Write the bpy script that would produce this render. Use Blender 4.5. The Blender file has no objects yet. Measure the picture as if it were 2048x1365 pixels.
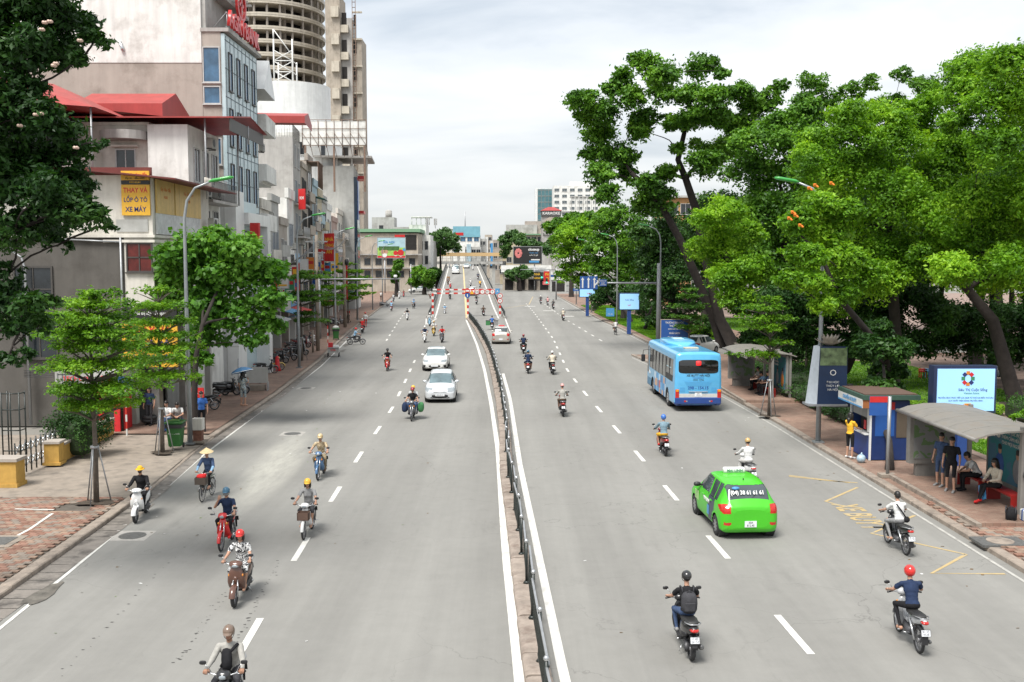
import bpy,math,random
import numpy as np
from mathutils import Vector,Matrix
PI=math.pi
rad=math.radians
rng=random.Random(7)
nrg=np.random.default_rng(11)

# ---------------------------------------------------------------- camera
FPX=1991.0;CAMH=7.4
PITCH=math.atan(157.5/FPX)
scene=bpy.context.scene
col=scene.collection
cam=bpy.data.cameras.new('camera')
cam.lens=35.0;cam.sensor_width=36.0;cam.clip_end=6000.0;cam.clip_start=0.3
camo=bpy.data.objects.new('camera',cam);col.objects.link(camo)
camo.location=(0,0,CAMH);camo.rotation_euler=(PI/2-PITCH,0,0)
scene.camera=camo

# ---------------------------------------------------------------- sky and light
SUN_EL,SUN_AZ=rad(60),rad(-150) # azimuth from +Y towards +X
world=bpy.data.worlds.new('World');scene.world=world;world.use_nodes=True
nt=world.node_tree;nt.nodes.clear()
wo=nt.nodes.new('ShaderNodeOutputWorld');bg=nt.nodes.new('ShaderNodeBackground')
sky=nt.nodes.new('ShaderNodeTexSky');sky.sky_type='NISHITA';sky.sun_disc=False
sky.sun_elevation=SUN_EL;sky.sun_rotation=SUN_AZ;sky.air_density=1.0;sky.dust_density=3.0
tc=nt.nodes.new('ShaderNodeTexCoord')
sep=nt.nodes.new('ShaderNodeSeparateXYZ');nt.links.new(tc.outputs['Generated'],sep.inputs[0])
# project the direction on a flat cloud layer so the clouds shrink towards the horizon
zc=nt.nodes.new('ShaderNodeMath');zc.operation='MAXIMUM';zc.inputs[1].default_value=0.0
nt.links.new(sep.outputs['Z'],zc.inputs[0])
za=nt.nodes.new('ShaderNodeMath');za.operation='ADD';za.inputs[1].default_value=0.13
nt.links.new(zc.outputs[0],za.inputs[0])
dx=nt.nodes.new('ShaderNodeMath');dx.operation='DIVIDE';dy=nt.nodes.new('ShaderNodeMath');dy.operation='DIVIDE'
nt.links.new(sep.outputs['X'],dx.inputs[0]);nt.links.new(za.outputs[0],dx.inputs[1])
nt.links.new(sep.outputs['Y'],dy.inputs[0]);nt.links.new(za.outputs[0],dy.inputs[1])
cmb=nt.nodes.new('ShaderNodeCombineXYZ')
nt.links.new(dx.outputs[0],cmb.inputs[0]);nt.links.new(dy.outputs[0],cmb.inputs[1])
n1=nt.nodes.new('ShaderNodeTexNoise');n1.inputs['Scale'].default_value=1.15;n1.inputs['Detail'].default_value=7
n1.inputs['Roughness'].default_value=0.52;n1.inputs['Distortion'].default_value=0.35
mp=nt.nodes.new('ShaderNodeMapping');mp.inputs['Location'].default_value=(2.3,0.7,0);mp.inputs['Scale'].default_value=(0.8,1.0,1)
nt.links.new(cmb.outputs[0],mp.inputs[0]);nt.links.new(mp.outputs[0],n1.inputs['Vector'])
cr=nt.nodes.new('ShaderNodeValToRGB');nt.links.new(n1.outputs['Fac'],cr.inputs[0])
SKY_STRENGTH=0.1
def skyc(r,g,b):return(r,g,b,1)
cr.color_ramp.elements[0].position=0.34;cr.color_ramp.elements[0].color=skyc(3.3,3.7,4.15)
cr.color_ramp.elements[1].position=0.60;cr.color_ramp.elements[1].color=skyc(5.7,5.8,5.9)
e=cr.color_ramp.elements.new(0.45);e.color=skyc(4.7,4.95,5.2)
# haze-white band low down
hz=nt.nodes.new('ShaderNodeMapRange');hz.inputs['From Min'].default_value=0.0;hz.inputs['From Max'].default_value=0.2
nt.links.new(zc.outputs[0],hz.inputs['Value'])
hz.inputs['To Min'].default_value=0.9;hz.inputs['To Max'].default_value=0.0
mxh=nt.nodes.new('ShaderNodeMixRGB');nt.links.new(hz.outputs[0],mxh.inputs[0]);nt.links.new(cr.outputs[0],mxh.inputs[1])
mxh.inputs[2].default_value=skyc(4.3,4.4,4.35)
mx=nt.nodes.new('ShaderNodeMixRGB');mx.inputs[0].default_value=0.9
nt.links.new(sky.outputs[0],mx.inputs[1]);nt.links.new(mxh.outputs[0],mx.inputs[2])
bg.inputs['Strength'].default_value=SKY_STRENGTH
nt.links.new(mx.outputs[0],bg.inputs[0]);nt.links.new(bg.outputs[0],wo.inputs[0])
sun=bpy.data.lights.new('sun','SUN');sun.energy=2.7;sun.angle=rad(24);sun.color=(1,0.97,0.92)
suno=bpy.data.objects.new('sun',sun);col.objects.link(suno)
sd=Vector((math.cos(SUN_EL)*math.sin(SUN_AZ),math.cos(SUN_EL)*math.cos(SUN_AZ),math.sin(SUN_EL)))
suno.rotation_euler=sd.to_track_quat('Z','Y').to_euler();suno.location=(-30,0,60)
scene.view_settings.view_transform='Standard';scene.view_settings.look='None'
scene.view_settings.exposure=1.0;scene.view_settings.gamma=1.0
scene.view_settings.use_curve_mapping=False
scene.cycles.max_bounces=6;scene.cycles.transparent_max_bounces=6;scene.cycles.diffuse_bounces=3
scene.cycles.glossy_bounces=3;scene.cycles.transmission_bounces=4

# ---------------------------------------------------------------- pixel to world (reads positions off the photograph once)
def ray(px,py):
 a=(px-1024)/FPX;b=(682.5-py)/FPX
 return(a,math.cos(PITCH)+b*math.sin(PITCH),-math.sin(PITCH)+b*math.cos(PITCH))
def G(px,py,z=0.0):
 d=ray(px,py);t=(z-CAMH)/d[2]
 return Vector((d[0]*t,d[1]*t,z))
def W(px,py,Y):
 d=ray(px,py);t=Y/d[1]
 return Vector((d[0]*t,Y,CAMH+d[2]*t))
def PX(px,Y):return(px-1024)/FPX*Y*(1.0/(math.cos(PITCH)))
def ZY(py,Y):return W(1024,py,Y).z
def lerpl(tbl,y):
 if y<=tbl[0][0]:
  (a,b),(c,d)=tbl[0],tbl[1]
 elif y>=tbl[-1][0]:
  (a,b),(c,d)=tbl[-2],tbl[-1]
 else:
  for i in range(len(tbl)-1):
   if tbl[i][0]<=y<=tbl[i+1][0]:
    (a,b),(c,d)=tbl[i],tbl[i+1];break
 return b+(d-b)*(y-a)/(c-a)

# ---------------------------------------------------------------- materials
MATS={}
def mat(name,c,r=0.6,metal=0.0,var=0.12,sc=5.0,bump=0.0,spec=0.5,emit=0.0,coat=0.0,streak=0.0,trans=0.0,dirt=None,world_co=False):
 if name in MATS:return MATS[name]
 m=bpy.data.materials.new(name);m.use_nodes=True;MATS[name]=m
 n=m.node_tree;b=n.nodes['Principled BSDF']
 b.inputs['Roughness'].default_value=r;b.inputs['Metallic'].default_value=metal
 b.inputs['Specular IOR Level'].default_value=spec
 b.inputs['Coat Weight'].default_value=coat;b.inputs['Coat Roughness'].default_value=0.08
 if emit:
  b.inputs['Emission Color'].default_value=(*c,1);b.inputs['Emission Strength'].default_value=emit
 t=n.nodes.new('ShaderNodeTexCoord')
 co=t.outputs['Object']
 if world_co:
  ge=n.nodes.new('ShaderNodeNewGeometry');co=ge.outputs['Position']
 no=n.nodes.new('ShaderNodeTexNoise');no.inputs['Scale'].default_value=sc;no.inputs['Detail'].default_value=5
 no.inputs['Roughness'].default_value=0.6
 n.links.new(co,no.inputs['Vector'])
 mr=n.nodes.new('ShaderNodeMapRange');mr.inputs['From Min'].default_value=0.25;mr.inputs['From Max'].default_value=0.75
 mr.inputs['To Min'].default_value=1-var;mr.inputs['To Max'].default_value=1+var
 n.links.new(no.outputs['Fac'],mr.inputs['Value'])
 val=mr.outputs[0]
 if streak:
  mpp=n.nodes.new('ShaderNodeMapping');mpp.inputs['Scale'].default_value=(1.1,1.1,0.10)
  n.links.new(co,mpp.inputs[0])
  n2=n.nodes.new('ShaderNodeTexNoise');n2.inputs['Scale'].default_value=1.6;n2.inputs['Detail'].default_value=6;n2.inputs['Roughness'].default_value=0.7
  n.links.new(mpp.outputs[0],n2.inputs['Vector'])
  m2=n.nodes.new('ShaderNodeMapRange');m2.inputs['From Min'].default_value=0.42;m2.inputs['From Max'].default_value=0.72
  m2.inputs['To Min'].default_value=1.0;m2.inputs['To Max'].default_value=1-streak
  n.links.new(n2.outputs['Fac'],m2.inputs['Value'])
  mu=n.nodes.new('ShaderNodeMath');mu.operation='MULTIPLY'
  n.links.new(val,mu.inputs[0]);n.links.new(m2.outputs[0],mu.inputs[1]);val=mu.outputs[0]
 vs=n.nodes.new('ShaderNodeVectorMath');vs.operation='SCALE';vs.inputs[0].default_value=c
 n.links.new(val,vs.inputs['Scale'])
 outc=vs.outputs[0]
 if dirt:
  n3=n.nodes.new('ShaderNodeTexNoise');n3.inputs['Scale'].default_value=dirt[1];n3.inputs['Detail'].default_value=8;n3.inputs['Roughness'].default_value=0.65
  n.links.new(co,n3.inputs['Vector'])
  m3=n.nodes.new('ShaderNodeMapRange');m3.inputs['From Min'].default_value=0.5;m3.inputs['From Max'].default_value=0.66
  m3.inputs['To Min'].default_value=0;m3.inputs['To Max'].default_value=dirt[2]
  n.links.new(n3.outputs['Fac'],m3.inputs['Value'])
  mm=n.nodes.new('ShaderNodeMixRGB');n.links.new(m3.outputs[0],mm.inputs[0]);n.links.new(outc,mm.inputs[1])
  mm.inputs[2].default_value=(*dirt[0],1);outc=mm.outputs[0]
 n.links.new(outc,b.inputs['Base Color'])
 if bump:
  bp=n.nodes.new('ShaderNodeBump');bp.inputs['Strength'].default_value=bump;bp.inputs['Distance'].default_value=0.02
  n.links.new(no.outputs['Fac'],bp.inputs['Height']);n.links.new(bp.outputs[0],b.inputs['Normal'])
 return m

def paint(name,c):return mat('paint_'+name,c,r=0.28,coat=0.6,var=0.05,sc=3)
def cloth(name,c):return mat('cloth_'+name,c,r=0.9,var=0.22,sc=14,spec=0.15,bump=0.4)
def glassy(name,c=(0.02,0.025,0.03)):return mat(name,c,r=0.06,var=0.35,sc=1.2,spec=0.8)

# ---------------------------------------------------------------- mesh building
class MB:
 def __init__(s):s.v=[];s.f=[];s.m=[];s.s=[];s.T=Matrix.Identity(4)
 def add(s,vs,fs,m=0,smooth=False):
  k=len(s.v);T=s.T
  s.v+=[tuple(T@Vector(p))for p in vs]
  s.f+=[tuple(i+k for i in f)for f in fs]
  s.m+=[m]*len(fs);s.s+=[smooth]*len(fs);return s
 def box(s,x0,x1,y0,y1,z0,z1,m=0):
  vs=[(x0,y0,z0),(x1,y0,z0),(x1,y1,z0),(x0,y1,z0),(x0,y0,z1),(x1,y0,z1),(x1,y1,z1),(x0,y1,z1)]
  return s.add(vs,[(0,3,2,1),(4,5,6,7),(0,1,5,4),(1,2,6,5),(2,3,7,6),(3,0,4,7)],m)
 def cbox(s,c,d,m=0,ch=0.0):
  x,y,z=c;a,b,e=d[0]/2,d[1]/2,d[2]/2
  if ch<=0:return s.box(x-a,x+a,y-b,y+b,z-e,z+e,m)
  ch=min(ch,a*.9,b*.9,e*.9)
  vs=[]
  # chamfered box from three nested rings
  rings=[(-e,a-ch,b-ch),(-e+ch,a,b),(e-ch,a,b),(e,a-ch,b-ch)]
  for(dz,aa,bb)in rings:
   c2=ch if aa==a else ch*0.6
   vs+=[(x+px,y+py,z+dz)for px,py in((-aa+c2,-bb),(aa-c2,-bb),(aa,-bb+c2),(aa,bb-c2),(aa-c2,bb),(-aa+c2,bb),(-aa,bb-c2),(-aa,-bb+c2))]
  fs=[tuple(range(7,-1,-1)),tuple(range(24,32))]
  for r in range(3):
   for i in range(8):
    j=(i+1)%8;fs.append((r*8+i,r*8+j,(r+1)*8+j,(r+1)*8+i))
  return s.add(vs,fs,m)
 def tube(s,pts,rs,n=8,m=0,smooth=True,caps=True):
  pts=[Vector(p)for p in pts]
  if not hasattr(rs,'__len__'):rs=[rs]*len(pts)
  vs=[];u=None
  for i,p in enumerate(pts):
   t=(pts[min(i+1,len(pts)-1)]-pts[max(i-1,0)])
   if t.length<1e-9:t=Vector((0,0,1))
   t.normalize()
   if u is None:
    u=t.cross(Vector((0,0,1)))
    if u.length<0.05:u=t.cross(Vector((1,0,0)))
   u=(u-t*u.dot(t)).normalized();w=t.cross(u)
   for k in range(n):
    a=2*PI*k/n
    vs.append(p+(u*math.cos(a)+w*math.sin(a))*rs[i])
  fs=[]
  for i in range(len(pts)-1):
   for k in range(n):
    j=(k+1)%n;fs.append((i*n+k,i*n+j,(i+1)*n+j,(i+1)*n+k))
  s.add(vs,fs,m,smooth)
  if caps:
   k0=len(s.v)-len(vs)
   s.f+=[tuple(k0+i for i in range(n-1,-1,-1)),tuple(k0+(len(pts)-1)*n+i for i in range(n))]
   s.m+=[m,m];s.s+=[False,False]
  return s
 def ell(s,c,r,nu=12,nv=8,m=0,v0=0.0,v1=1.0,smooth=True):
  # ellipsoid; v0..v1 of the polar angle from the top (0) to the bottom (1)
  if not hasattr(r,'__len__'):r=(r,r,r)
  vs=[];fs=[]
  for i in range(nv+1):
   th=PI*(v0+(v1-v0)*i/nv)
   for k in range(nu):
    a=2*PI*k/nu
    vs.append((c[0]+r[0]*math.sin(th)*math.cos(a),c[1]+r[1]*math.sin(th)*math.sin(a),c[2]+r[2]*math.cos(th)))
  for i in range(nv):
   for k in range(nu):
    j=(k+1)%nu;fs.append((i*nu+k,(i+1)*nu+k,(i+1)*nu+j,i*nu+j))
  return s.add(vs,fs,m,smooth)
 def loft(s,secs,n=14,m=0,axis='y',p=2.6,smooth=True,caps=True):
  # secs: (t, c1, c2, r1, r2): superellipse sections across the axis; axis y -> (x, z), axis z -> (x, y), axis x -> (y, z)
  vs=[]
  for(t,c1,c2,r1,r2)in secs:
   for k in range(n):
    a=2*PI*k/n;ca,sa=math.cos(a),math.sin(a)
    q1=c1+r1*math.copysign(abs(ca)**(2/p),ca);q2=c2+r2*math.copysign(abs(sa)**(2/p),sa)
    vs.append((q1,t,q2)if axis=='y' else((q1,q2,t)if axis=='z' else(t,q1,q2)))
  fs=[]
  for i in range(len(secs)-1):
   for k in range(n):
    j=(k+1)%n;fs.append((i*n+k,i*n+j,(i+1)*n+j,(i+1)*n+k))
  if caps:fs+=[tuple(range(n-1,-1,-1)),tuple((len(secs)-1)*n+i for i in range(n))]
  return s.add(vs,fs,m,smooth)
 def prism(s,poly,h0,h1,m=0,axis='z',mt=None):
  n=len(poly)
  f=(lambda a,b,h:(a,b,h))if axis=='z' else((lambda a,b,h:(h,a,b))if axis=='x' else(lambda a,b,h:(a,h,b)))
  vs=[f(a,b,h0)for a,b in poly]+[f(a,b,h1)for a,b in poly]
  s.add(vs,[(i,(i+1)%n,n+(i+1)%n,n+i)for i in range(n)]+[tuple(range(n-1,-1,-1))],m)
  k=len(s.v)-2*n;s.f.append(tuple(k+n+i for i in range(n)));s.m.append(m if mt is None else mt);s.s.append(False)
  return s
 def strip(s,pts,w,z=None,m=0,h=0.0):
  # flat ribbon along a polyline
  P=[Vector(p)if len(p)==3 else Vector((p[0],p[1],z))for p in pts]
  L=[];
  for i,p in enumerate(P):
   t=P[min(i+1,len(P)-1)]-P[max(i-1,0)];t.z=0;t.normalize()
   nn=Vector((t.y,-t.x,0));L+=[p-nn*w/2,p+nn*w/2]
  fs=[(2*i,2*i+1,2*i+3,2*i+2)for i in range(len(P)-1)]
  return s.add(L,fs,m)
 def mesh(s,name):
  me=bpy.data.meshes.new(name);me.from_pydata(s.v,[],s.f)
  me.polygons.foreach_set('material_index',s.m);me.polygons.foreach_set('use_smooth',s.s)
  me.update();return me
 def build(s,name,mats,parent=None,kind=None,label=None):
  me=s.mesh(name)
  for q in(mats if isinstance(mats,(list,tuple))else[mats]):me.materials.append(q)
  return link(name,me,parent,kind,label)

def link(name,me,parent=None,kind=None,label=None):
 o=bpy.data.objects.new(name,me);col.objects.link(o)
 if parent is not None:o.parent=parent
 if kind:o['kind']=kind
 if label:o['label']=label
 return o
def root(name,label,cat,loc=(0,0,0),rz=0.0,group=None,sc=1.0):
 o=bpy.data.objects.new(name,None);col.objects.link(o)
 o.location=loc;o.rotation_euler=(0,0,rz);o.scale=(sc,sc,sc)if not hasattr(sc,'__len__')else sc
 o.empty_display_size=0.3;tag(o,label,cat,group);return o
def tag(o,label,cat,group=None):
 o['label']=label;o['category']=cat
 if group:o['group']=group
 return o
def struct(o):o['kind']='structure';return o

class Kit:
 """meshes of one kind of thing, set out again and again as separate objects sharing mesh data"""
 def __init__(s):s.p=[]
 def part(s,name,mb,keys,parent=None,loc=(0,0,0),rot=(0,0,0)):
  me=mb if isinstance(mb,bpy.types.Mesh)else mb.mesh(name)
  keys=keys if isinstance(keys,(list,tuple))else[keys]
  for k in keys:me.materials.append(None)
  s.p.append((name,me,keys,parent,loc,rot));return len(s.p)-1
 def fill(s,rt,M,skip=(),labels=None):
  obs=[]
  for(name,me,keys,par,loc,rot)in s.p:
   if name in skip:obs.append(None);continue
   if par is not None and obs[par]is None:obs.append(None);continue
   o=bpy.data.objects.new(name,me);col.objects.link(o)
   o.parent=rt if par is None else obs[par];o.location=loc;o.rotation_euler=rot
   for i,k in enumerate(keys):
    mm=M[k]if not isinstance(k,bpy.types.Material)else k
    if me.materials[i]is None:me.materials[i]=mm
    if me.materials[i]!=mm:
     o.material_slots[i].link='OBJECT';o.material_slots[i].material=mm
   if labels and name in labels:o['label']=labels[name]
   obs.append(o)
  return obs

_tx={}
def textmesh(body,size=1.0,ext=0.0,bold=0.0,align='CENTER',shear=0.0):
 key=(body,size,ext,bold,align,shear)
 if key in _tx:return _tx[key]
 cu=bpy.data.curves.new('lettering','FONT');cu.body=body;cu.size=size;cu.extrude=ext;cu.offset=bold*size
 cu.align_x=align;cu.align_y='CENTER';cu.resolution_u=2;cu.shear=shear
 ob=bpy.data.objects.new('lettering',cu)
 me=bpy.data.meshes.new_from_object(ob);bpy.data.objects.remove(ob)
 _tx[key]=me;return me
def text(body,size,loc,rot,m,parent=None,ext=0.004,bold=0.0,align='CENTER',sx=1.0,shear=0.0,name='lettering'):
 me=textmesh(body,size,ext,bold,align,shear)
 if len(me.materials)==0:me.materials.append(m)
 o=bpy.data.objects.new(name,me);col.objects.link(o);o.parent=parent
 o.location=loc;o.rotation_euler=rot;o.scale=(sx,1,1)
 if me.materials[0]!=m:o.material_slots[0].link='OBJECT';o.material_slots[0].material=m
 return o

# shared materials
asph_d=mat('dark_rubber',(0.025,0.025,0.026),r=0.85)
blackp=mat('black_plastic',(0.02,0.02,0.022),r=0.45)
chrome=mat('brushed_metal',(0.55,0.56,0.57),r=0.3,metal=0.9)
galv=mat('galvanised_steel',(0.36,0.37,0.38),r=0.45,metal=0.5,streak=0.2)
white_p=mat('white_line_paint',(0.62,0.61,0.57),r=0.7,var=0.1,sc=3,dirt=((0.30,0.29,0.27),1.7,0.55),world_co=True)
yellow_p=mat('yellow_line_paint',(0.44,0.33,0.16),r=0.7,var=0.15,sc=3,dirt=((0.24,0.23,0.2),3.0,0.8),world_co=True)
glass_d=glassy('dark_glass')
# ================================================================ GROUND, ROAD, PAVEMENTS
LK=[(-10,-11.0),(10,-11.1),(21.2,-11.25),(27.6,-11.5),(31.6,-11.7),(40,-12.5),(55.4,-13.1),(73.5,-14.3),(105,-17.2),(174,-22.2),(225,-26.4),(420,-42)]
RK=[(-10,12.3),(23,12.2),(36,12.2),(45,12.2),(55.4,11.9),(66,10.7),(78.5,9.5)]
RK2=[(90,12.5),(110,12.1),(128,11.3),(227,9.8)]
FW=[(10,-15.9),(44.6,-16.0),(58,-17.3),(70,-18.3),(94,-20.6),(130,-24.0),(155,-26.2),(240,-34)] # facade line on the left

def asphalt():
 m=bpy.data.materials.new('worn_asphalt');m.use_nodes=True;n=m.node_tree;b=n.nodes['Principled BSDF']
 L=n.links;ge=n.nodes.new('ShaderNodeNewGeometry');P=ge.outputs['Position']
 def noise(sc,det=5,ro=0.6,vec=P,st=None):
  if st:
   mp=n.nodes.new('ShaderNodeMapping');mp.inputs['Scale'].default_value=st;L.new(vec,mp.inputs[0]);vec=mp.outputs[0]
  x=n.nodes.new('ShaderNodeTexNoise');x.inputs['Scale'].default_value=sc;x.inputs['Detail'].default_value=det
  x.inputs['Roughness'].default_value=ro;L.new(vec,x.inputs['Vector']);return x.outputs['Fac']
 def mr(v,a,b_,c,d):
  x=n.nodes.new('ShaderNodeMapRange');x.inputs['From Min'].default_value=a;x.inputs['From Max'].default_value=b_
  x.inputs['To Min'].default_value=c;x.inputs['To Max'].default_value=d;L.new(v,x.inputs['Value']);return x.outputs[0]
 def mul(a,b_,op='MULTIPLY'):
  x=n.nodes.new('ShaderNodeMath');x.operation=op
  for i,q in enumerate((a,b_)):
   if isinstance(q,(int,float)):x.inputs[i].default_value=q
   else:L.new(q,x.inputs[i])
  return x.outputs[0]
 v=mr(noise(0.09,4),0.3,0.7,0.91,1.07)
 v=mul(v,mr(noise(0.5,6,0.7,st=(1.5,0.06,1)),0.3,0.7,0.88,1.09))
 v=mul(v,mr(noise(2.2,6,0.7),0.3,0.7,0.95,1.04))
 v=mul(v,mr(noise(90,2,0.8),0.2,0.8,0.88,1.10))
 # darker oil stains and repair marks
 v=mul(v,mr(noise(0.7,7,0.75,st=(1.0,0.35,1)),0.58,0.72,1.0,0.84))
 # tyre-polished strips along the lanes
 sp=n.nodes.new('ShaderNodeSeparateXYZ');L.new(P,sp.inputs[0])
 w=n.nodes.new('ShaderNodeMath');w.operation='SINE'
 L.new(mul(sp.outputs['X'],1.85),w.inputs[0]);v=mul(v,mr(w.outputs[0],-1,1,0.955,1.035))
 # fine cracks
 vo=n.nodes.new('ShaderNodeTexVoronoi');vo.feature='DISTANCE_TO_EDGE';vo.inputs['Scale'].default_value=0.22
 ad=n.nodes.new('ShaderNodeVectorMath');ad.operation='ADD'
 nz=n.nodes.new('ShaderNodeTexNoise');nz.inputs['Scale'].default_value=1.1;nz.inputs['Detail'].default_value=5
 L.new(P,nz.inputs['Vector']);sc=n.nodes.new('ShaderNodeVectorMath');sc.operation='SCALE';sc.inputs['Scale'].default_value=1.6
 L.new(nz.outputs['Color'],sc.inputs[0]);L.new(P,ad.inputs[0]);L.new(sc.outputs[0],ad.inputs[1]);L.new(ad.outputs[0],vo.inputs['Vector'])
 cm=mul(mr(vo.outputs['Distance'],0.0,0.0045,1.0,0.0),mr(noise(0.05,3),0.45,0.55,0.0,0.55))
 v=mul(v,mr(cm,0,1,1,0.5))
 # pale spilled cement dust on the left carriageway
 dxn=mul(mul(mul(sp.outputs['X'],8.6,'ADD'),mul(mul(sp.outputs['Y'],-35.5,'ADD'),0.07),'ADD'),0.95)
 dyn=mul(mul(sp.outputs['Y'],-36.0,'ADD'),0.135)
 rr=mul(mul(dxn,dxn),mul(dyn,dyn),'ADD')
 dm=mul(mr(rr,0.0,1.0,1.0,0.0),mr(noise(1.5,7,0.75,st=(1.4,0.3,1)),0.3,0.62,0.1,0.75))
 vs=n.nodes.new('ShaderNodeVectorMath');vs.operation='SCALE';vs.inputs[0].default_value=(0.228,0.223,0.207);L.new(v,vs.inputs['Scale'])
 mx=n.nodes.new('ShaderNodeMixRGB');L.new(dm,mx.inputs[0]);L.new(vs.outputs[0],mx.inputs[1]);mx.inputs[2].default_value=(0.42,0.41,0.36,1)
 L.new(mx.outputs[0],b.inputs['Base Color']);b.inputs['Roughness'].default_value=0.82;b.inputs['Specular IOR Level'].default_value=0.3
 bp=n.nodes.new('ShaderNodeBump');bp.inputs['Strength'].default_value=0.25;bp.inputs['Distance'].default_value=0.01
 L.new(noise(60,3,0.8),bp.inputs['Height']);L.new(bp.outputs[0],b.inputs['Normal'])
 return m
M_asph=asphalt()
M_conc=mat('pale_concrete',(0.26,0.22,0.18),r=0.85,var=0.18,sc=2.5,bump=0.3,dirt=((0.12,0.105,0.09),1.6,0.6),world_co=True)
M_kerb=mat('kerb_concrete',(0.27,0.225,0.185),r=0.85,var=0.25,sc=4,bump=0.4,dirt=((0.12,0.10,0.085),2.5,0.7),world_co=True)
M_gut=mat('gutter_concrete',(0.19,0.17,0.15),r=0.85,var=0.25,sc=3,dirt=((0.05,0.045,0.04),1.3,0.85),world_co=True)
M_dirt=mat('dark_soil',(0.06,0.045,0.032),r=0.95,var=0.4,sc=6,bump=0.6)
M_ground=mat('city_ground',(0.2,0.19,0.17),r=0.9,var=0.2,sc=0.05,world_co=True)
M_joint=mat('sandy_joint_bed',(0.10,0.085,0.07),r=0.95,var=0.3,sc=3,world_co=True)
M_pav=[mat('paver_%s'%k,c,r=0.85,var=0.3,sc=2.3,bump=0.3,world_co=True,dirt=((0.10,0.085,0.07),0.9,0.6))for k,c in
         (('rose',(0.26,0.145,0.105)),('buff',(0.27,0.185,0.135)),('grey',(0.23,0.19,0.155)),('clay',(0.22,0.115,0.08)))]

def brickmat(name,c1,c2,mort,sc):
 m=bpy.data.materials.new(name);m.use_nodes=True;n=m.node_tree;b=n.nodes['Principled BSDF']
 ge=n.nodes.new('ShaderNodeNewGeometry');br=n.nodes.new('ShaderNodeTexBrick');br.inputs['Scale'].default_value=sc
 n.links.new(ge.outputs['Position'],br.inputs['Vector']);br.inputs['Color1'].default_value=(*c1,1);br.inputs['Color2'].default_value=(*c2,1)
 br.inputs['Mortar'].default_value=(*mort,1);br.inputs['Mortar Size'].default_value=0.012;br.inputs['Mortar Smooth'].default_value=0.3
 br.inputs['Brick Width'].default_value=0.5;br.inputs['Row Height'].default_value=0.25
 no=n.nodes.new('ShaderNodeTexNoise');no.inputs['Scale'].default_value=0.6;no.inputs['Detail'].default_value=8;no.inputs['Roughness'].default_value=0.7
 n.links.new(ge.outputs['Position'],no.inputs['Vector'])
 mr=n.nodes.new('ShaderNodeMapRange');mr.inputs['From Min'].default_value=0.3;mr.inputs['From Max'].default_value=0.7;mr.inputs['To Min'].default_value=0.6;mr.inputs['To Max'].default_value=1.25
 n.links.new(no.outputs['Fac'],mr.inputs['Value']);vs=n.nodes.new('ShaderNodeVectorMath');vs.operation='SCALE'
 n.links.new(br.outputs['Color'],vs.inputs[0]);n.links.new(mr.outputs[0],vs.inputs['Scale']);n.links.new(vs.outputs[0],b.inputs['Base Color'])
 b.inputs['Roughness'].default_value=0.88;return m
M_brick=brickmat('brick_paving',(0.26,0.175,0.13),(0.22,0.13,0.095),(0.12,0.10,0.08),2.4)
M_plaza=brickmat('pink_plaza_paving',(0.28,0.20,0.165),(0.25,0.175,0.14),(0.19,0.15,0.125),0.8)

def sheet(name,poly,z,m,kind='structure'):
 b=MB();b.add([(x,y,z)for x,y in poly],[tuple(range(len(poly)))]);o=b.build(name,m);o['kind']=kind;return o
sheet('ground',[(-2500,-600),(2500,-600),(2500,4500),(-2500,4500)],-0.06,M_ground)
# road: quads between the kerb lines
ys=[-10,10,23,36,45,55.4,66,78.5,90,110,128,174,227,300,420]
b=MB();vs=[]
for y in ys:vs+=[(lerpl(LK,y)-0.3,y,0),((14 if y<200 else 60),y,0)]
b.add(vs,[(2*i,2*i+1,2*i+3,2*i+2)for i in range(len(ys)-1)])
struct(b.build('road',M_asph))

# ---------- kerb stones, gutters
def stone_mesh(L,w,h,ch=0.025):
 b=MB();b.cbox((0,0,h/2-0.1),(w,L-0.015,h+0.2),0,ch);return b.mesh('kerb_stone')
def kerb_run(parent,tbl,y0,y1,side,w,h,L=1.0,name='kerb_stone',m=M_kerb,dropped=()):
 me={hh:stone_mesh(L,w,hh)for hh in(h,0.045)}
 for q in me.values():q.materials.append(m)
 y=y0;n=0
 while y<y1:
  x=lerpl(tbl,y);x2=lerpl(tbl,y+0.5);dr=any(a<=y<c for a,c in dropped)
  ang=math.atan2(-(x2-x),0.5);dy=L*math.cos(ang)
  xm=lerpl(tbl,y+dy/2)
  o=bpy.data.objects.new(name,me[0.045 if dr else h]);col.objects.link(o);o.parent=parent
  o.location=(xm+side*w/2,y+dy/2,rng.uniform(-0.012,0.008)-parent.location.z);o.rotation_euler=(rng.uniform(-.006,.006),rng.uniform(-.012,.012),ang+rng.uniform(-.008,.008))
  y+=dy;n+=1
 return n

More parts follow.
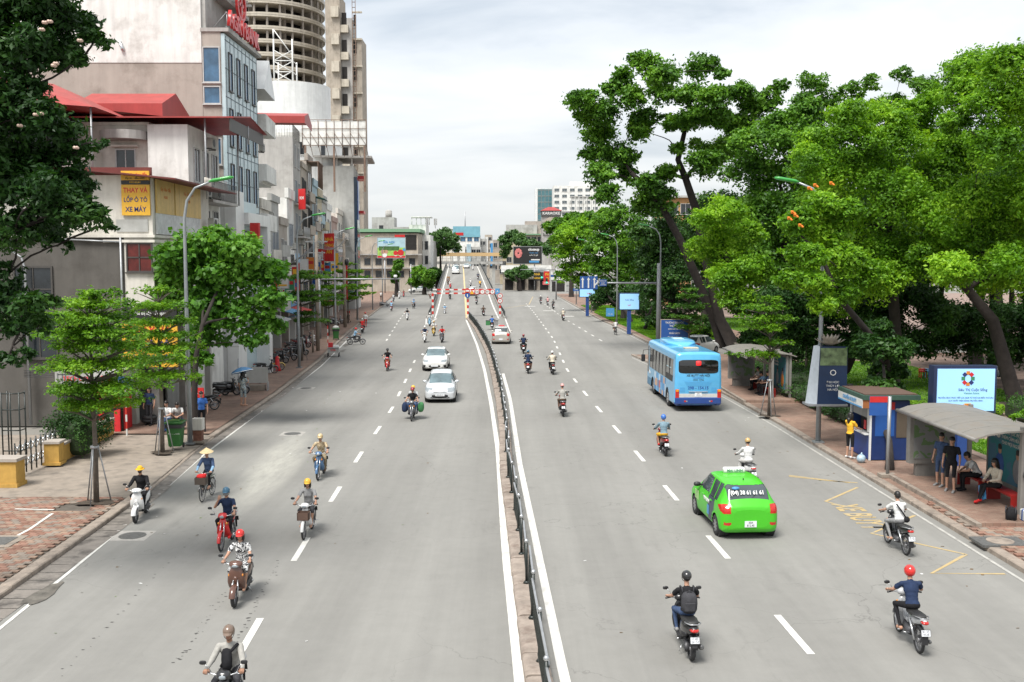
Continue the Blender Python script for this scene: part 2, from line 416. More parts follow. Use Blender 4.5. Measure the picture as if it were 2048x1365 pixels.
# left pavement: brick near, concrete driveway, brick beyond
def pave_poly(name,y0,y1,mtl,z=0.12,inner=None):
 yy=[y0]+[q for q,_ in LK if y0<q<y1]+[y1]
 return sheet(name,[(lerpl(LK,y)-0.3,y)for y in yy]+[(lerpl(FW,y)-3.5,y)for y in reversed(yy)],z,mtl)
pl=pave_poly('left_pavement',42.0,250,M_brick)
near=pave_poly('left_corner_pavement',8,30.6,M_joint,0.075)
drive=sheet('driveway',[(lerpl(LK,30.6)-0.12,30.6),(lerpl(LK,34)-0.12,34),(lerpl(LK,38)-.12,38),(lerpl(LK,42.0)-.12,42.0),(-30,42.0),(-30,30.6)],0.066,M_conc)
kerb_run(near,LK,14,30.4,-1,0.32,0.13)
kerb_run(pl,LK,30.6,170,-1,0.26,0.13,dropped=((30.4,41.5),))
def gutter(y0,y1):
 b=MB();L=0.62;y=y0
 while y<y1:
  x=lerpl(LK,y);w=0.66 if y<30 else 0.5
  if y>32:w=0.42
  x2=lerpl(LK,y+L-.03)
  z=[0.010+rng.uniform(-.003,.004)for _ in range(4)]
  b.add([(x+.02,y,z[0]),(x+w,y+rng.uniform(-.02,.02),z[1]),(x2+w,y+L-0.03,z[2]),(x2+.02,y+L-0.03,z[3])],[(0,1,2,3)])
  y+=L
 o=b.build('gutter_slabs',M_gut,kind='stuff');return o
gutter(14,130)
# drain mouth and mud in the gutter
M_mud=mat('wet_mud',(0.11,0.10,0.085),r=0.6,var=0.6,sc=3)
def splat(name,cx,cy,rx,ry,z,m,ang=0,n=18,seed=1,kind='stuff'):
 r=random.Random(seed);ph=[r.uniform(0,6.28)for _ in range(3)]
 P=[]
 for k in range(n):
  a=2*PI*k/n;q=1+.18*math.sin(2*a+ph[0])+.13*math.sin(3*a+ph[1])+.1*math.sin(5*a+ph[2])
  x,y=rx*q*math.cos(a),ry*q*math.sin(a)
  P.append((cx+x*math.cos(ang)-y*math.sin(ang),cy+x*math.sin(ang)+y*math.cos(ang)))
 return sheet(name,P,z,m,kind)
p=G(60,1195);splat('gutter_mud',p.x+.2,p.y+.2,0.2,0.9,0.016,M_mud,seed=3)
p=G(735,640);
for i,(px,py,a,c)in enumerate([(500,828,.1,.8),(535,796,.1,1.2),(690,690,.22,2.0),(682,702,.2,1.2)]):
 q=G(px,py);splat('gutter_mud',q.x+.15,q.y,a,c,0.018,M_mud,seed=i+9)
b=MB();
for(y0,y1)in((26.0,28.6),(46.5,48.5),(58.5,60.5)):
 xa,xb=lerpl(LK,y0),lerpl(LK,y1)
 b.add([(xa-.02,y0,.004),(xa+.1,y0,.004),(xb+.1,y1,.004),(xb-.02,y1,.004),(xa-.02,y0,.10),(xb-.02,y1,.10)],[(0,1,2,3),(0,3,5,4)])
b.build('drain_mouth',mat('drain_black',(0.012,0.012,0.012),r=0.8),kind='structure')

# individually laid pavers on the near corner and on the right pavement
def pavers(parent,region,size,nmax,name='paver',zt=0.12,cam_first=True,skew=0.0,m_set=M_pav):
 a,bb=size;me=[]
 for m in m_set:
  q=MB();q.cbox((0,0,-0.02),(a-.014,bb-.014,0.05),0,0.008);mm=q.mesh(name);mm.materials.append(m);me.append(mm)
 P=[]
 x0,x1,y0,y1=region[0];row=0;y=y0
 while y<y1:
  x=x0+(a/2 if row%2 else 0)
  while x<x1:
   if region[1](x,y):P.append((x,y,rng.randrange(len(m_set)),rng.uniform(-.02,.02),zt+rng.uniform(-.004,.004)))
   x+=a
  y+=bb;row+=1
 P.sort(key=lambda t:t[0]**2+t[1]**2)
 for(x,y,k,r,z)in P[:nmax]:
  o=bpy.data.objects.new(name,me[k]);col.objects.link(o);o.parent=parent
  o.location=(x,y,z);o.rotation_euler=(rng.uniform(-.02,.02),rng.uniform(-.02,.02),r)
 b=MB()
 for(x,y,k,r,z)in P[nmax:]:
  b.T=Matrix.Translation((x,y,z))@Matrix.Rotation(r,4,'Z')
  q=0.5;xx,yy2=(a-.014)*q,(bb-.014)*q
  b.add([(-xx,-yy2,0),(xx,-yy2,0),(xx,yy2,0),(-xx,yy2,0),(-xx,-yy2,-.03),(xx,-yy2,-.03),(xx,yy2,-.03),(-xx,yy2,-.03)],
              [(0,1,2,3),(0,4,5,1),(1,5,6,2),(2,6,7,3),(3,7,4,0)],k)
 b.build(name+'_field',m_set,parent,kind='stuff');return len(P)
npv=pavers(near,((-17.5,-11.2,17.0,30.5),lambda x,y:x<lerpl(LK,y)-0.42 and not(-13.9<x<-12.9 and 25.0<y<26.1)and not(abs(x+13.05)<.55 and abs(y-29.2)<.5)),(0.22,0.16),290)
# inspection cover, tree pit, painted parking bay on the corner pavement
M_cov=mat('worn_steel_cover',(0.13,0.13,0.125),r=0.6,metal=0.3,var=0.3,sc=12,bump=0.5)
b=MB();b.box(-.5,.5,-.55,.55,0.06,0.132);o=b.build('cover_surround',M_conc,near);o.location=(-13.4,25.55,0)
b=MB();b.cbox((0,0,.1345),(.62,.72,.02),0,.005);o=b.build('inspection_cover',M_cov,near);o.location=(-13.4,25.55,0)
for q in([(0,1090),(60,1058),(105,1027)],[(30,1018),(108,1020)]):
 b=MB();b.strip([G(x,y,0.128)for x,y in q],0.09);struct(b.build('parking_line',white_p))

# round and square covers set in the road
def manhole(px,py,r=0.36,fr=0.98):
 p=G(px,py);t=root('manhole','','manhole',(p.x,p.y,0))
 b=MB();b.box(-fr/2,fr/2,-fr/2,fr/2,-0.02,0.004);b.build('concrete_frame',mat('pale_patch',(0.33,0.315,0.29),r=.9,var=.2,sc=5),t)
 b=MB();b.tube([(0,0,0),(0,0,0.010)],r,24,smooth=False);
 for k in range(-3,4):b.box(-r*.7,r*.7,k*.085-.01,k*.085+.01,.010,.014)
 b.build('iron_lid',M_cov,t);return t
for(px,py),lb in(((265,1072),'round iron manhole in a square concrete frame beside the left gutter by the corner'),
                     ((585,868),'manhole in a broken pale patch at the head of the cement dust streak'),
                     ((612,777),'manhole in the left lane farther along, beyond the dust streak')):
 manhole(px,py)['label']=lb

# ---------- right pavement and park
def rp(y):
 return lerpl(RK,y)if y<79 else lerpl(RK2,y)
yy=[8,23,36,45,55.4,66,78.5]
right=sheet('right_pavement',[(lerpl(RK,y)+.28,y)for y in yy]+[(40,80.5),(40,8)],0.115,M_brick)
far_right=sheet('park_edge_pavement',[(12.8,89.2),(40,89.2),(60,200),(60,232),(10.1,232),(11.6,128),(12.4,110)],0.115,M_brick)
kerb_run(right,RK,14,78,1,0.30,0.13)
kerb_run(far_right,RK2,89.2,225,1,0.30,0.13)
sheet('park_entrance_road',[(9,78),(40,78),(40,92),(9,92)],0.004,M_asph)
npv2=pavers(right,((12.4,16.6,19.5,29.8),lambda x,y:x>rp(y)+.36 and not(x>13.85 and y>27.7)),(0.24,0.2),290,zt=0.158)
# park floor
sheet('park_path',[(17.5,8),(120,8),(120,77),(17.5,77)],0.135,M_plaza)
sheet('park_plaza',[(24,92),(140,92),(140,235),(24,235)],0.135,M_plaza)
M_grass=mat('lawn_green',(0.055,0.13,0.018),r=0.9,var=0.35,sc=3,bump=0.6,world_co=True)
M_soil=mat('lawn_soil',(0.08,0.16,0.02),r=0.95,var=0.3,sc=2,world_co=True)

# gutter line / edge lines
def line(tbl,y0,y1,w,m,name,z=0.008,off=0.0,st=3.0):
 n=max(2,int((y1-y0)/st));pts=[(lerpl(tbl,y0+(y1-y0)*i/n)+off,y0+(y1-y0)*i/n,z)for i in range(n+1)]
 b=MB();b.strip(pts,w,m=0);return struct(b.build(name,m))
LL=[(14,-10.1),(19.6,-10.37),(25.4,-10.73),(37.7,-11.87),(70,-13.57),(113.5,-17.3)]
line(LL,14,110,0.085,white_p,'edge_line')
faded_p=mat('faded_edge_paint',(0.40,0.39,0.36),r=.8,var=.2,sc=3,dirt=((.24,.23,.21),2.2,.9),world_co=True)
line(RK,14,77,0.09,faded_p,'edge_line',off=-0.30)
line(RK2,90,200,0.10,faded_p,'edge_line',off=-0.32)
ML=[(12,0.30),(17,0.14),(25.2,-0.18),(38.9,-0.55),(52,-1.10),(68.4,-1.90),(90,-3.2),(128,-5.9)]
MR=[(12,1.18),(17,0.94),(25.2,0.66),(36,0.29),(53.3,-0.10),(66,-0.6),(80,-1.25)]
line(ML,12,128,0.19,white_p,'median_line');line(MR,12,66,0.19,white_p,'median_line')
# lane dashes
LD=[(19.2,-5.2),(25,-5.46),(31.3,-5.65),(37.9,-5.86),(44,-5.95),(50.5,-6.1),(62.5,-6.7),(69.4,-7.07),(80,-7.6)]
RD=[(19.4,5.62),(25.4,5.37),(31.4,5.11),(37.5,4.89),(43.8,4.65),(49.8,4.39),(56,4.14),(62.8,3.95),(68.4,3.8),(96,4.0),(113,3.75),(150,3.2),(184.7,2.4)]
LD2=[(94,-11.9),(128,-14.5),(150,-16)]
RD2=[(94,8.45),(127,7.05),(180,5.6)]
def dashes(tbl,y0,y1,st=6.1,L=2.1,w=0.15):
 y=y0
 while y<y1:
  pts=[(lerpl(tbl,q),q,0.006)for q in(y-L/2,y+L/2)]
  b=MB();b.strip(pts,w);struct(b.build('lane_dash',white_p));y+=st
dashes(LD,19.18,76);dashes(RD,19.37,180);dashes(LD2,95,145);dashes(RD2,94.5,175)
# yellow bus-bay zigzag and letters
for q in([(1578,951),(1700,966)],[(1578,953),(1660,962),(1715,966)],[(1715,975),(1651,1003),(1680,1011)],[(1830,1031),(1743,1067),(1932,1109)],[(1932,1109),(1863,1147),(2010,1148)]):
 b=MB();b.strip([G(x,y,0.006)for x,y in q],0.10);struct(b.build('bus_bay_line',yellow_p))
p=G(1718,1033);o=text('XE BUÝT',1.1,(p.x,p.y,0.007),(0,0,PI/2+PI),yellow_p,ext=0,bold=0.025,sx=0.66,name='road_lettering');o['kind']='structure'
# V marks of the gore at the ramp foot
gz=0.007
b=MB();b.strip([(-0.9,131,gz),(-0.15,104,gz)],.15);b.strip([(-0.15,104,gz),(-1.6,118,gz)],.15);b.strip([(-10.2,118,gz),(-11.3,131,gz)],.15);b.strip([(-10.2,118,gz),(-9.9,131,gz)],.15)
struct(b.build('gore_line',white_p))
b=MB();b.strip([(-10.2,133.4,gz),(-5.9,133.4,gz)],.3);b.strip([(-1.2,160,gz),(3,175,gz),(4.5,215,gz)],.15)
struct(b.build('yellow_road_line',yellow_p))
b=MB()
for(px,py)in((1135,633),(1098,622),(1060,613)):
 q=G(px,py);b.box(q.x-.9,q.x+.9,q.y-.5,q.y+.5,0.001,.006)
struct(b.build('worn_arrow_mark',white_p))
# chipped scratches and specks on the left lane
b=MB();r=random.Random(5)
for(A,B,n)in(((345,1365),(285,1160),0),((350,1330),(455,1180),34),((430,1365),(560,1120),60),((120,1350),(420,1040),26)):
 for i in range(n):
  t=i/n;px=A[0]+(B[0]-A[0])*t+r.gauss(0,3);py=A[1]+(B[1]-A[1])*t+r.gauss(0,4)
  q=G(px,py,.003);s=r.uniform(.01,.03);a=r.uniform(0,3)
  b.add([(q.x+s*1.6*math.cos(a+k),q.y+s*math.sin(a+k),.003)for k in(0,1.4,3.0,4.6)],[(0,1,2,3)])
b.build('road_scars',mat('tar_black',(0.05,0.048,0.045),r=.9),kind='stuff')
b=MB()
for i in range(150):
 y=r.uniform(16,60);x=r.choice([r.uniform(-10.5,-8.5),r.uniform(9.5,11.9),r.uniform(-10,11)])
 s=r.uniform(.012,.03);a=r.uniform(0,6)
 b.add([(x+s*2*math.cos(a+k),y+s*1.3*math.sin(a+k),.004+(.01 if k>2 else 0))for k in(0,1.3,3.0,4.4)],[(0,1,2,3)],r.choice((0,0,1,2)))
b.build('litter_and_leaves',[mat('dry_leaf',(0.13,0.08,0.035)),mat('paper_scrap',(0.6,0.6,0.58)),mat('green_leaf_litter',(0.1,0.16,0.03))],kind='stuff')

# ---------- flyover ramp
RY0,RY1=131.0,284.0
def rampz(y):
 t=max(0.0,(y-RY0)/(RY1-RY0));return 6.55*(t if t<.85 else .85+(t-.85)*.75)*(0.55+0.45*min(1,t*3))if t<.333 else 6.55*(t if t<.85 else .85+(t-.85)*.75)
def rampx(y,s): # s -1 left, 1 right
 t=(y-RY0)/(RY1-RY0)
 return(-10.9+t*(-18.6+10.9))if s<0 else(-1.0+t*(-9.2+1.0))
YS=[RY0+(RY1-RY0)*i/24 for i in range(25)]+[300,330,370]
b=MB();vs=[]
for y in YS:
 z=rampz(y)if y<=RY1 else rampz(RY1)-(y-RY1)*.03
 vs+=[(rampx(y,-1),y,z+.004),(rampx(y,1),y,z+.004),(rampx(y,1),y,-.05),(rampx(y,-1),y,-.05)]
fs=[]
for i in range(len(YS)-1):
 for k in range(4):fs.append((4*i+k,4*i+(k+1)%4,4*i+4+(k+1)%4,4*i+4+k))
b.add(vs,[f[::-1]for f in fs]);struct(b.build('flyover_ramp',[M_asph]))
M_par=mat('parapet_grey',(0.30,0.29,0.27),r=.8,streak=.35,var=.15)
M_railk=mat('black_railing',(0.025,0.03,0.03),r=.5)
for s,lb in((-1,'grey parapet with dark rail along the left edge of the flyover ramp'),(1,'grey parapet with dark rail along the right edge of the flyover ramp')):
 t=root('parapet',lb,'parapet',(rampx(RY0,s),RY0,0));ox,oy=t.location.x,t.location.y
 b=MB();rl=MB();vs=[]
 for y in YS[:26]:
  z=rampz(y)if y<=RY1 else rampz(RY1)-.5;x=rampx(y,s)+s*.05
  hh=0.42 if y>RY0+2 else .2
  vs+=[(x-.17-ox,y-oy,z-.6),(x+.17-ox,y-oy,z-.6),(x+.12-ox,y-oy,z+hh),(x-.12-ox,y-oy,z+hh)]
 fs=[(4*i+k,4*i+4+k,4*i+4+(k+1)%4,4*i+(k+1)%4)for i in range(25)for k in range(4)]+[(0,1,2,3)]
 b.add(vs,fs);b.build('parapet_wall',M_par,t)
 rl.tube([((rampx(y,s)+s*.05-ox),y-oy,rampz(y)+.95)for y in YS[:25]],.05,6)
 rl.tube([((rampx(y,s)+s*.05-ox),y-oy,rampz(y)+.68)for y in YS[:25]],.04,6)
 y=RY0
 while y<RY1:
  x=rampx(y,s)+s*.05-ox;rl.box(x-.05,x+.05,y-oy-.05,y-oy+.05,rampz(y)+.3,rampz(y)+.98);y+=2.5
 rl.build('rail',M_railk,t)
b=MB();b.strip([((rampx(y,-1)+rampx(y,1))/2,y,rampz(y)+.016)for y in YS[:25]],.28);struct(b.build('yellow_road_line',mat('yellow_fresh',(0.55,0.42,0.22),r=.7)))
for s in(-1,1):
 b=MB();b.strip([(rampx(y,s)-s*.75,y,rampz(y)+.016)for y in YS[:25]],.2);struct(b.build('edge_line',white_p))

# ---------- median kerb and fence
FL=[(10,0.80),(12,0.72),(17.6,0.49),(19.9,.40),(26.5,.17),(35.2,-.16),(42,-.24),(52,-.55),(62.5,-.98),(80,-1.80),(90,-2.46),(110,-3.9),(130.5,-5.7)]
med=MB();vs=[]
mo=root('median','low concrete median kerb between the two carriageways under the black fence','median',(0,0,0));mo['kind']='structure'
M_blk=mat('median_block_concrete',(0.27,0.225,0.19),r=.9,var=.3,sc=3,bump=.4,dirt=((0.14,0.10,0.08),2.4,.7),world_co=True)
q=MB();q.loft([(-.485,0,.05,.23,.12),(-.45,0,.05,.245,.135),(.45,0,.05,.245,.135),(.485,0,.05,.23,.12)],n=14,p=5,smooth=False);bm_=q.mesh('kerb_block');bm_.materials.append(M_blk)
y=11.0
while y<130:
 x=lerpl(FL,y)-.05;x2=lerpl(FL,y+1)-.05;a=math.atan2(-(x2-x),1)
 o=bpy.data.objects.new('kerb_block',bm_);col.objects.link(o);o.parent=mo
 o.location=((x+x2)/2+rng.uniform(-.012,.012),y+.5,rng.uniform(-.02,.012));o.rotation_euler=(rng.uniform(-.012,.012),rng.uniform(-.03,.03),a+rng.uniform(-.02,.02));y+=math.cos(a)
M_fence=mat('fence_black_paint',(0.018,0.024,0.022),r=.35,var=.3)
fo=root('median_fence','long black steel fence with ball-topped posts standing on the median','fence',(0,0,.18))
pm=MB();pm.tube([(0,0,0),(0,0,.92)],.033,8);pm.tube([(0,0,0),(0,0,.05)],[.085,.05],8);pm=pm.mesh('post');pm.materials.append(M_fence)
bl=MB();bl.ell((0,0,.96),.05,10,7);bl=bl.mesh('ball_cap');bl.materials.append(chrome)
SP=2.22;pan=MB()
pan.box(-.018,.018,.03,SP-.03,.80,.835);pan.box(-.015,.015,.03,SP-.03,.10,.13)
k=0
while k<19:
 yy_=.1+k*.1125;pan.box(-.012,.012,yy_-.009,yy_+.009,.12,.81);k+=1
pan.box(-.02,.02,.03,SP-.03,.838,.86,1)
pan=pan.mesh('panel');pan.materials.append(M_fence);pan.materials.append(galv)
y=10.9;k=0
while y<129.5:
 x=lerpl(FL,y);x2=lerpl(FL,y+SP);a=math.atan2(-(x2-x),SP);jog=rng.uniform(-.02,.02)
 if 33<y<38:jog=rng.choice((-.05,.05))
 for me in(pm,pan):
  o=bpy.data.objects.new(me.name.split('.')[0],me);col.objects.link(o);o.parent=fo;o.location=(x+jog,y,0)
  o.rotation_euler=(rng.uniform(-.02,.02),rng.uniform(-.03,.03),a+(rng.uniform(-.02,.02)if me is pan else 0))
  if me is pm:po_=o
 if k%1==0 and y<75:
  o=bpy.data.objects.new('ball_cap',bl);col.objects.link(o);o.parent=po_
 y+=SP*math.cos(a);k+=1
# ================================================================ PEOPLE
def V(*a):return Vector(a)
def cone_seg(b,p0,p1,r0,r1,n=12,flat=False):
 p0,p1=Vector(p0),Vector(p1)
 if flat:b.tube([p0,p1],[r0,r1],n);return
 L=(p1-p0).length;d=(p1-p0)/max(L,1e-6)
 pts=[];rs=[]
 for a in(-1,-.7,-.35):pts.append(p0+d*r0*a);rs.append(r0*math.sqrt(max(0.02,1-a*a)))
 pts.append(p0);rs.append(r0);pts.append(p1);rs.append(r1)
 for a in(.35,.7,1):pts.append(p1+d*r1*a);rs.append(r1*math.sqrt(max(0.02,1-a*a)))
 b.tube(pts,rs,n)

def hand_geo(b,wrist,d,nrm,side,curl,s=1.0):
 """palm and five fingers; d = direction of the hand, nrm = back of the hand (up), side = towards the thumb"""
 d=Vector(d).normalized();side=Vector(side);side=(side-d*side.dot(d)).normalized()
 nrm=side.cross(d)if side.cross(d).dot(Vector(nrm))>0 else d.cross(side)
 wrist=Vector(wrist);p=wrist+d*.045*s
 M=Matrix((side,d,nrm)).transposed().to_4x4();M.translation=p
 T0=b.T.copy();b.T=T0@M;b.ell((0,0,0),(.041*s,.052*s,.017*s),10,7);b.T=T0
 for i,(off,L)in enumerate(((.030,.070),(.010,.078),(-.010,.072),(-.029,.056))):
  k=wrist+(d*.085+side*off*1.05)*s
  a1,a2,a3=curl*.55,curl*1.25,curl*1.9
  pts=[k-d*.02*s,k]
  for a,fr in((a1,.45),(a2,.32),(a3,.26)):
   pts.append(pts[-1]+(d*math.cos(a)-nrm*math.sin(a))*L*fr*s)
  b.tube(pts,[.0095*s,.0095*s,.0088*s,.008*s,.0062*s],6)
 k=wrist+(d*.02+side*.032)*s
 dd=(d*.75+side*.6-nrm*.35*min(1,curl)).normalized()
 p2=k+dd*.035*s;p3=p2+(dd*.6+d*.5-nrm*.6*min(1,curl)).normalized()*.028*s
 b.tube([k-dd*.01,k,p2,p3],[.012*s,.0125*s,.0105*s,.008*s],6)

SEGL={}
def body_mesh(name,J,female=False,sleeves='short',loose=0.0,foot_dir=None,curl=1.1,handdir=None,skirt=False):
 """one continuous body; J = joints: pelvis, chest, neck, head, and L/R shoulder elbow wrist hip knee ankle; facing in J['face']"""
 g=lambda k:Vector(J[k])
 b=MB();segs=[]
 SK,SH,FO,TR,CA,FT=0,1,2,3,4,5
 up=(g('neck')-g('pelvis')).normalized();f=Vector(J.get('face',(0,1,0)));rt=(g('sR')-g('sL')).normalized();fw=up.cross(rt).normalized()
 if fw.dot(f)<0:fw=-fw
 hw=.155 if female else .16;sw=.165 if female else .185
 M=Matrix((rt,fw,up)).transposed().to_4x4()
 def el(c,r,lab,Mx=M,nu=16,nv=12):
  T=Mx.copy();T.translation=Vector(c);b.T=T;b.ell((0,0,0),r,nu,nv);b.T=Matrix.Identity(4)
 P,N=g('pelvis'),g('neck');C=P+(N-P)*.62
 el(P,(hw+loose,.115+loose,.12),TR);el(P+(N-P)*.22+fw*.01,(.138+loose,.105+loose,.14),SH)
 el(P+(N-P)*.42,(.14+loose,.105+loose,.16),SH);el(C,(sw-.02+loose,.118+loose,.17),SH)
 el(P+(N-P)*.86,(sw-.02,.08,.06),SH)
 if female:el(C+fw*.075+rt*.065-up*.01,(.055,.05,.055),SH);el(C+fw*.075-rt*.065-up*.01,(.055,.05,.055),SH)
 segs.append((P+up*.02,P+up*.10,.13,SH));segs.append((P-up*.06,P-up*.02,.13,TR));segs.append((P+(N-P)*.25,C,.12,SH));segs.append((C,P+(N-P)*.86,.14,SH))
 segs.append((g('sL'),g('sR'),.06,SH))
 H=g('head');hf=Vector(J.get('look',f)).normalized();hu=(H-N).normalized();hu=(hu*.5+Vector((0,0,1))*.5).normalized()
 hr=hf.cross(hu).normalized();hf=hu.cross(hr).normalized();HM=Matrix((hr,hf,hu)).transposed().to_4x4()
 cone_seg(b,N-up*.03,H-hu*.05,.056,.05)
 el(H+hu*.02-hf*.008,(.076,.093,.098),SK,HM);el(H-hu*.055+hf*.02,(.057,.068,.062),SK,HM)
 el(H-hu*.098+hf*.045,(.028,.026,.022),SK,HM) # chin
 T=HM.copy();T.translation=H;b.T=T
 b.add([(0,.088,.03),(-.017,.083,-.032),(.017,.083,-.032),(0,.113,-.026),(0,.07,.02)],[(0,3,1),(0,2,3),(1,3,2),(0,1,4),(0,4,2),(1,2,4)]) # nose
 b.ell((-.077,-.005,-.01),(.012,.02,.03),8,6);b.ell((.077,-.005,-.01),(.012,.02,.03),8,6);b.T=Matrix.Identity(4)
 segs.append((N+up*.0,H,.075,SK));segs.append((H,H+hu*.03,.095,SK));segs.append((N-up*.05,N-up*.04,.07,SH))
 FR=b
 for S,sg in(('L',-1),('R',1)):
  sh,e,w=g('s'+S),g('e'+S),g('w'+S);hp,k,a=g('h'+S),g('k'+S),g('a'+S)
  mid=sh+(e-sh)*.62
  cone_seg(b,N-up*.055,sh-up*.005,.052,.047)
  ur=.055+(.006 if sleeves!='none' else-.008)+loose*.4
  cone_seg(b,sh-up*.008,mid if sleeves=='short' else e,ur-.004,ur*.88);
  cone_seg(b,sh,e,.047,.040);cone_seg(b,e,w,.040+(.010 if sleeves=='long' else 0),.028+(.010 if sleeves=='long' else 0))
  if sleeves=='short':cone_seg(b,sh+(e-sh)*.3,mid,.058+loose*.4,.062+loose*.4,flat=True)
  segs+=[(sh,mid,.055,SH),(mid+(e-mid)*.25,e,.045,FO if sleeves=='short' else SH),(e,w,.04,FO)]
  tl=J.get('thigh',.078)+loose*.5
  cone_seg(b,hp,k,tl+.006,.056+loose*.3);cone_seg(b,k,a,.053,.036+loose*.2)
  # calf muscle
  cone_seg(b,k+(a-k)*.22-fw*.01,k+(a-k)*.5,.052,.045)
  segs+=[(hp,k,.08,TR),(k+(a-k)*.08,a,.05,CA)]
  fd=Vector((foot_dir or{}).get(S,(0,1,-.12))).normalized()
  up2=Vector((0,0,1));hl=a-up2*.035-fd*.05;toe=a-up2*.055+fd*.16
  cone_seg(b,hl,toe,.043,.034);cone_seg(b,toe-fd*.05,toe,.046,.04);cone_seg(b,a,hl+fd*.03,.038,.042)
  segs+=[(hl,toe,.05,FT),(a-up2*.02,toe,.04,FT)]
 # round everything into one skin
 me=b.mesh(name+'_raw');ob=bpy.data.objects.new('tmp_body',me);col.objects.link(ob)
 md=ob.modifiers.new('r','REMESH');md.mode='VOXEL';md.voxel_size=0.0165;md.adaptivity=0.0
 ms=ob.modifiers.new('s','SMOOTH');ms.factor=.5;ms.iterations=2
 dg=bpy.context.evaluated_depsgraph_get();dg.update();out=bpy.data.meshes.new_from_object(ob.evaluated_get(dg))
 bpy.data.objects.remove(ob);bpy.data.meshes.remove(me)
 hb=MB()
 for S,sg in(('L',-1),('R',1)):
  w,e=g('w'+S),g('e'+S);d=(w-e).normalized()
  hd=(handdir or{}).get(S);dd=Vector(hd[0])if hd else d;nn=Vector(hd[1])if hd else Vector((0,0,1));sd_=Vector(hd[2])if hd else Vector((-sg,0,0))
  cv=hd[3]if hd and len(hd)>3 else curl
  hand_geo(hb,w-dd.normalized()*.01,dd,nn,sd_,cv,.92 if female else 1.05)
 nv=len(out.vertices);co=np.empty(nv*3);out.vertices.foreach_get('co',co);co=co.reshape(-1,3)
 nf=len(out.polygons);fv=np.empty(nf*4,dtype=np.int32);
 faces=[tuple(p.vertices)for p in out.polygons]
 cen=np.array([co[list(fc)].mean(0)for fc in faces])
 best=np.full(nf,9.0);lab=np.zeros(nf,dtype=int)
 for(a,c,r,l)in segs:
  a=np.array(a);c=np.array(c);ab=c-a;t=np.clip(((cen-a)@ab)/max(1e-9,ab@ab),0,1)
  dist=np.linalg.norm(cen-(a+t[:,None]*ab),axis=1)/r
  q=dist<best;best[q]=dist[q];lab[q]=l
 hv=[tuple(v)for v in hb.v];fin=bpy.data.meshes.new(name)
 fin.from_pydata([tuple(v)for v in co]+hv,[],faces+[tuple(i+nv for i in fc)for fc in hb.f])
 fin.polygons.foreach_set('material_index',list(lab)+[0]*len(hb.f));fin.polygons.foreach_set('use_smooth',[True]*(nf+len(hb.f)))
 fin.update();bpy.data.meshes.remove(out);fin['HM']=[v for row in HM for v in row]
 HM2=HM.copy();HM2.translation=H
 return fin,HM2,M,C,N

BK=['skin','shirt','forearm','trousers','calf','shoe']
POSES={}
def pose(name,J,**kw):
 me,HM,TM,C,N=body_mesh(name,J,**kw)
 for _ in BK:me.materials.append(None)
 POSES[name]=(me,HM,TM,C,J)
def mir(d):
 o=dict(d)
 for k,v in d.items():
  if len(k)==2 and k[1]=='R' and k[0]+'L' not in d:o[k[0]+'L']=(-v[0],v[1],v[2])
 return o
# scooter rider: seat top .78, floor .33, grips (.32,.40,1.02)
RD0=mir(dict(pelvis=(0,-.16,.90),neck=(0,-.05,1.40),head=(0,-.01,1.575),sR=(.185,-.06,1.325),eR=(.27,.13,1.13),wR=(.315,.345,1.055),hR=(.10,-.12,.865),kR=(.20,.30,.80),aR=(.15,.22,.405)))
GR={'L':((-.05,1,-.1),(0,0,1),(1,0,0),1.5),'R':((.05,1,-.1),(0,0,1),(-1,0,0),1.5)}
pose('ride',RD0,sleeves='short',handdir=GR);pose('ride_long',RD0,sleeves='long',loose=.012,handdir=GR)
pose('ride_woman',RD0,female=True,sleeves='short',handdir=GR);pose('ride_woman_long',RD0,female=True,sleeves='long',loose=.012,handdir=GR)
J=dict(RD0);J.update(eR=(.33,.02,1.13),wR=(.17,.17,1.40));
pose('ride_phone',J,sleeves='short',handdir={'L':GR['L'],'R':((-.3,.1,1),(0,1,0),(-1,0,0),1.2)})
J=dict(RD0);J.update(pelvis=(0,-.50,.95),neck=(0,-.40,1.44),head=(0,-.36,1.62),sL=(-.18,-.41,1.39),sR=(.18,-.41,1.39),eL=(-.24,-.28,1.14),eR=(.24,-.28,1.14),wL=(-.15,-.10,1.03),wR=(.15,-.10,1.03),hL=(-.12,-.46,.90),hR=(.12,-.46,.90),kL=(-.27,-.06,.80),kR=(.27,-.06,.80),aL=(-.22,-.14,.39),aR=(.22,-.14,.39))
pose('pillion',J,sleeves='short')
J=mir(dict(pelvis=(0,-.16,.90),neck=(0,.02,1.38),head=(0,.07,1.55),sR=(.185,.0,1.31),eR=(.30,.17,1.12),wR=(.33,.37,1.055),hR=(.10,-.12,.865),kR=(.22,.28,.77),aR=(.18,.02,.36)))
pose('ride_sport',J,sleeves='short',handdir=GR)
J=mir(dict(pelvis=(0,-.22,.96),neck=(0,-.06,1.43),head=(0,-.02,1.60),sR=(.17,-.08,1.38),eR=(.26,.10,1.16),wR=(.25,.30,1.04),hR=(.09,-.19,.93),kR=(.13,.14,.74),aR=(.12,.06,.38)))
J['kL']=(-.13,.20,.88);J['aL']=(-.12,.14,.50)
pose('cycle',J,sleeves='long',female=True,loose=.01,handdir=GR)
st=mir(dict(pelvis=(0,0,.93),neck=(0,.0,1.43),head=(0,.02,1.60),sR=(.18,-.01,1.375),eR=(.24,-.03,1.10),wR=(.25,.06,.86),hR=(.10,0,.90),kR=(.11,.02,.50),aR=(.12,-.01,.09)))
HG={'L':((0,.12,-1),(-1,0,0),(0,1,0),.5),'R':((0,.12,-1),(1,0,0),(0,1,0),.5)}
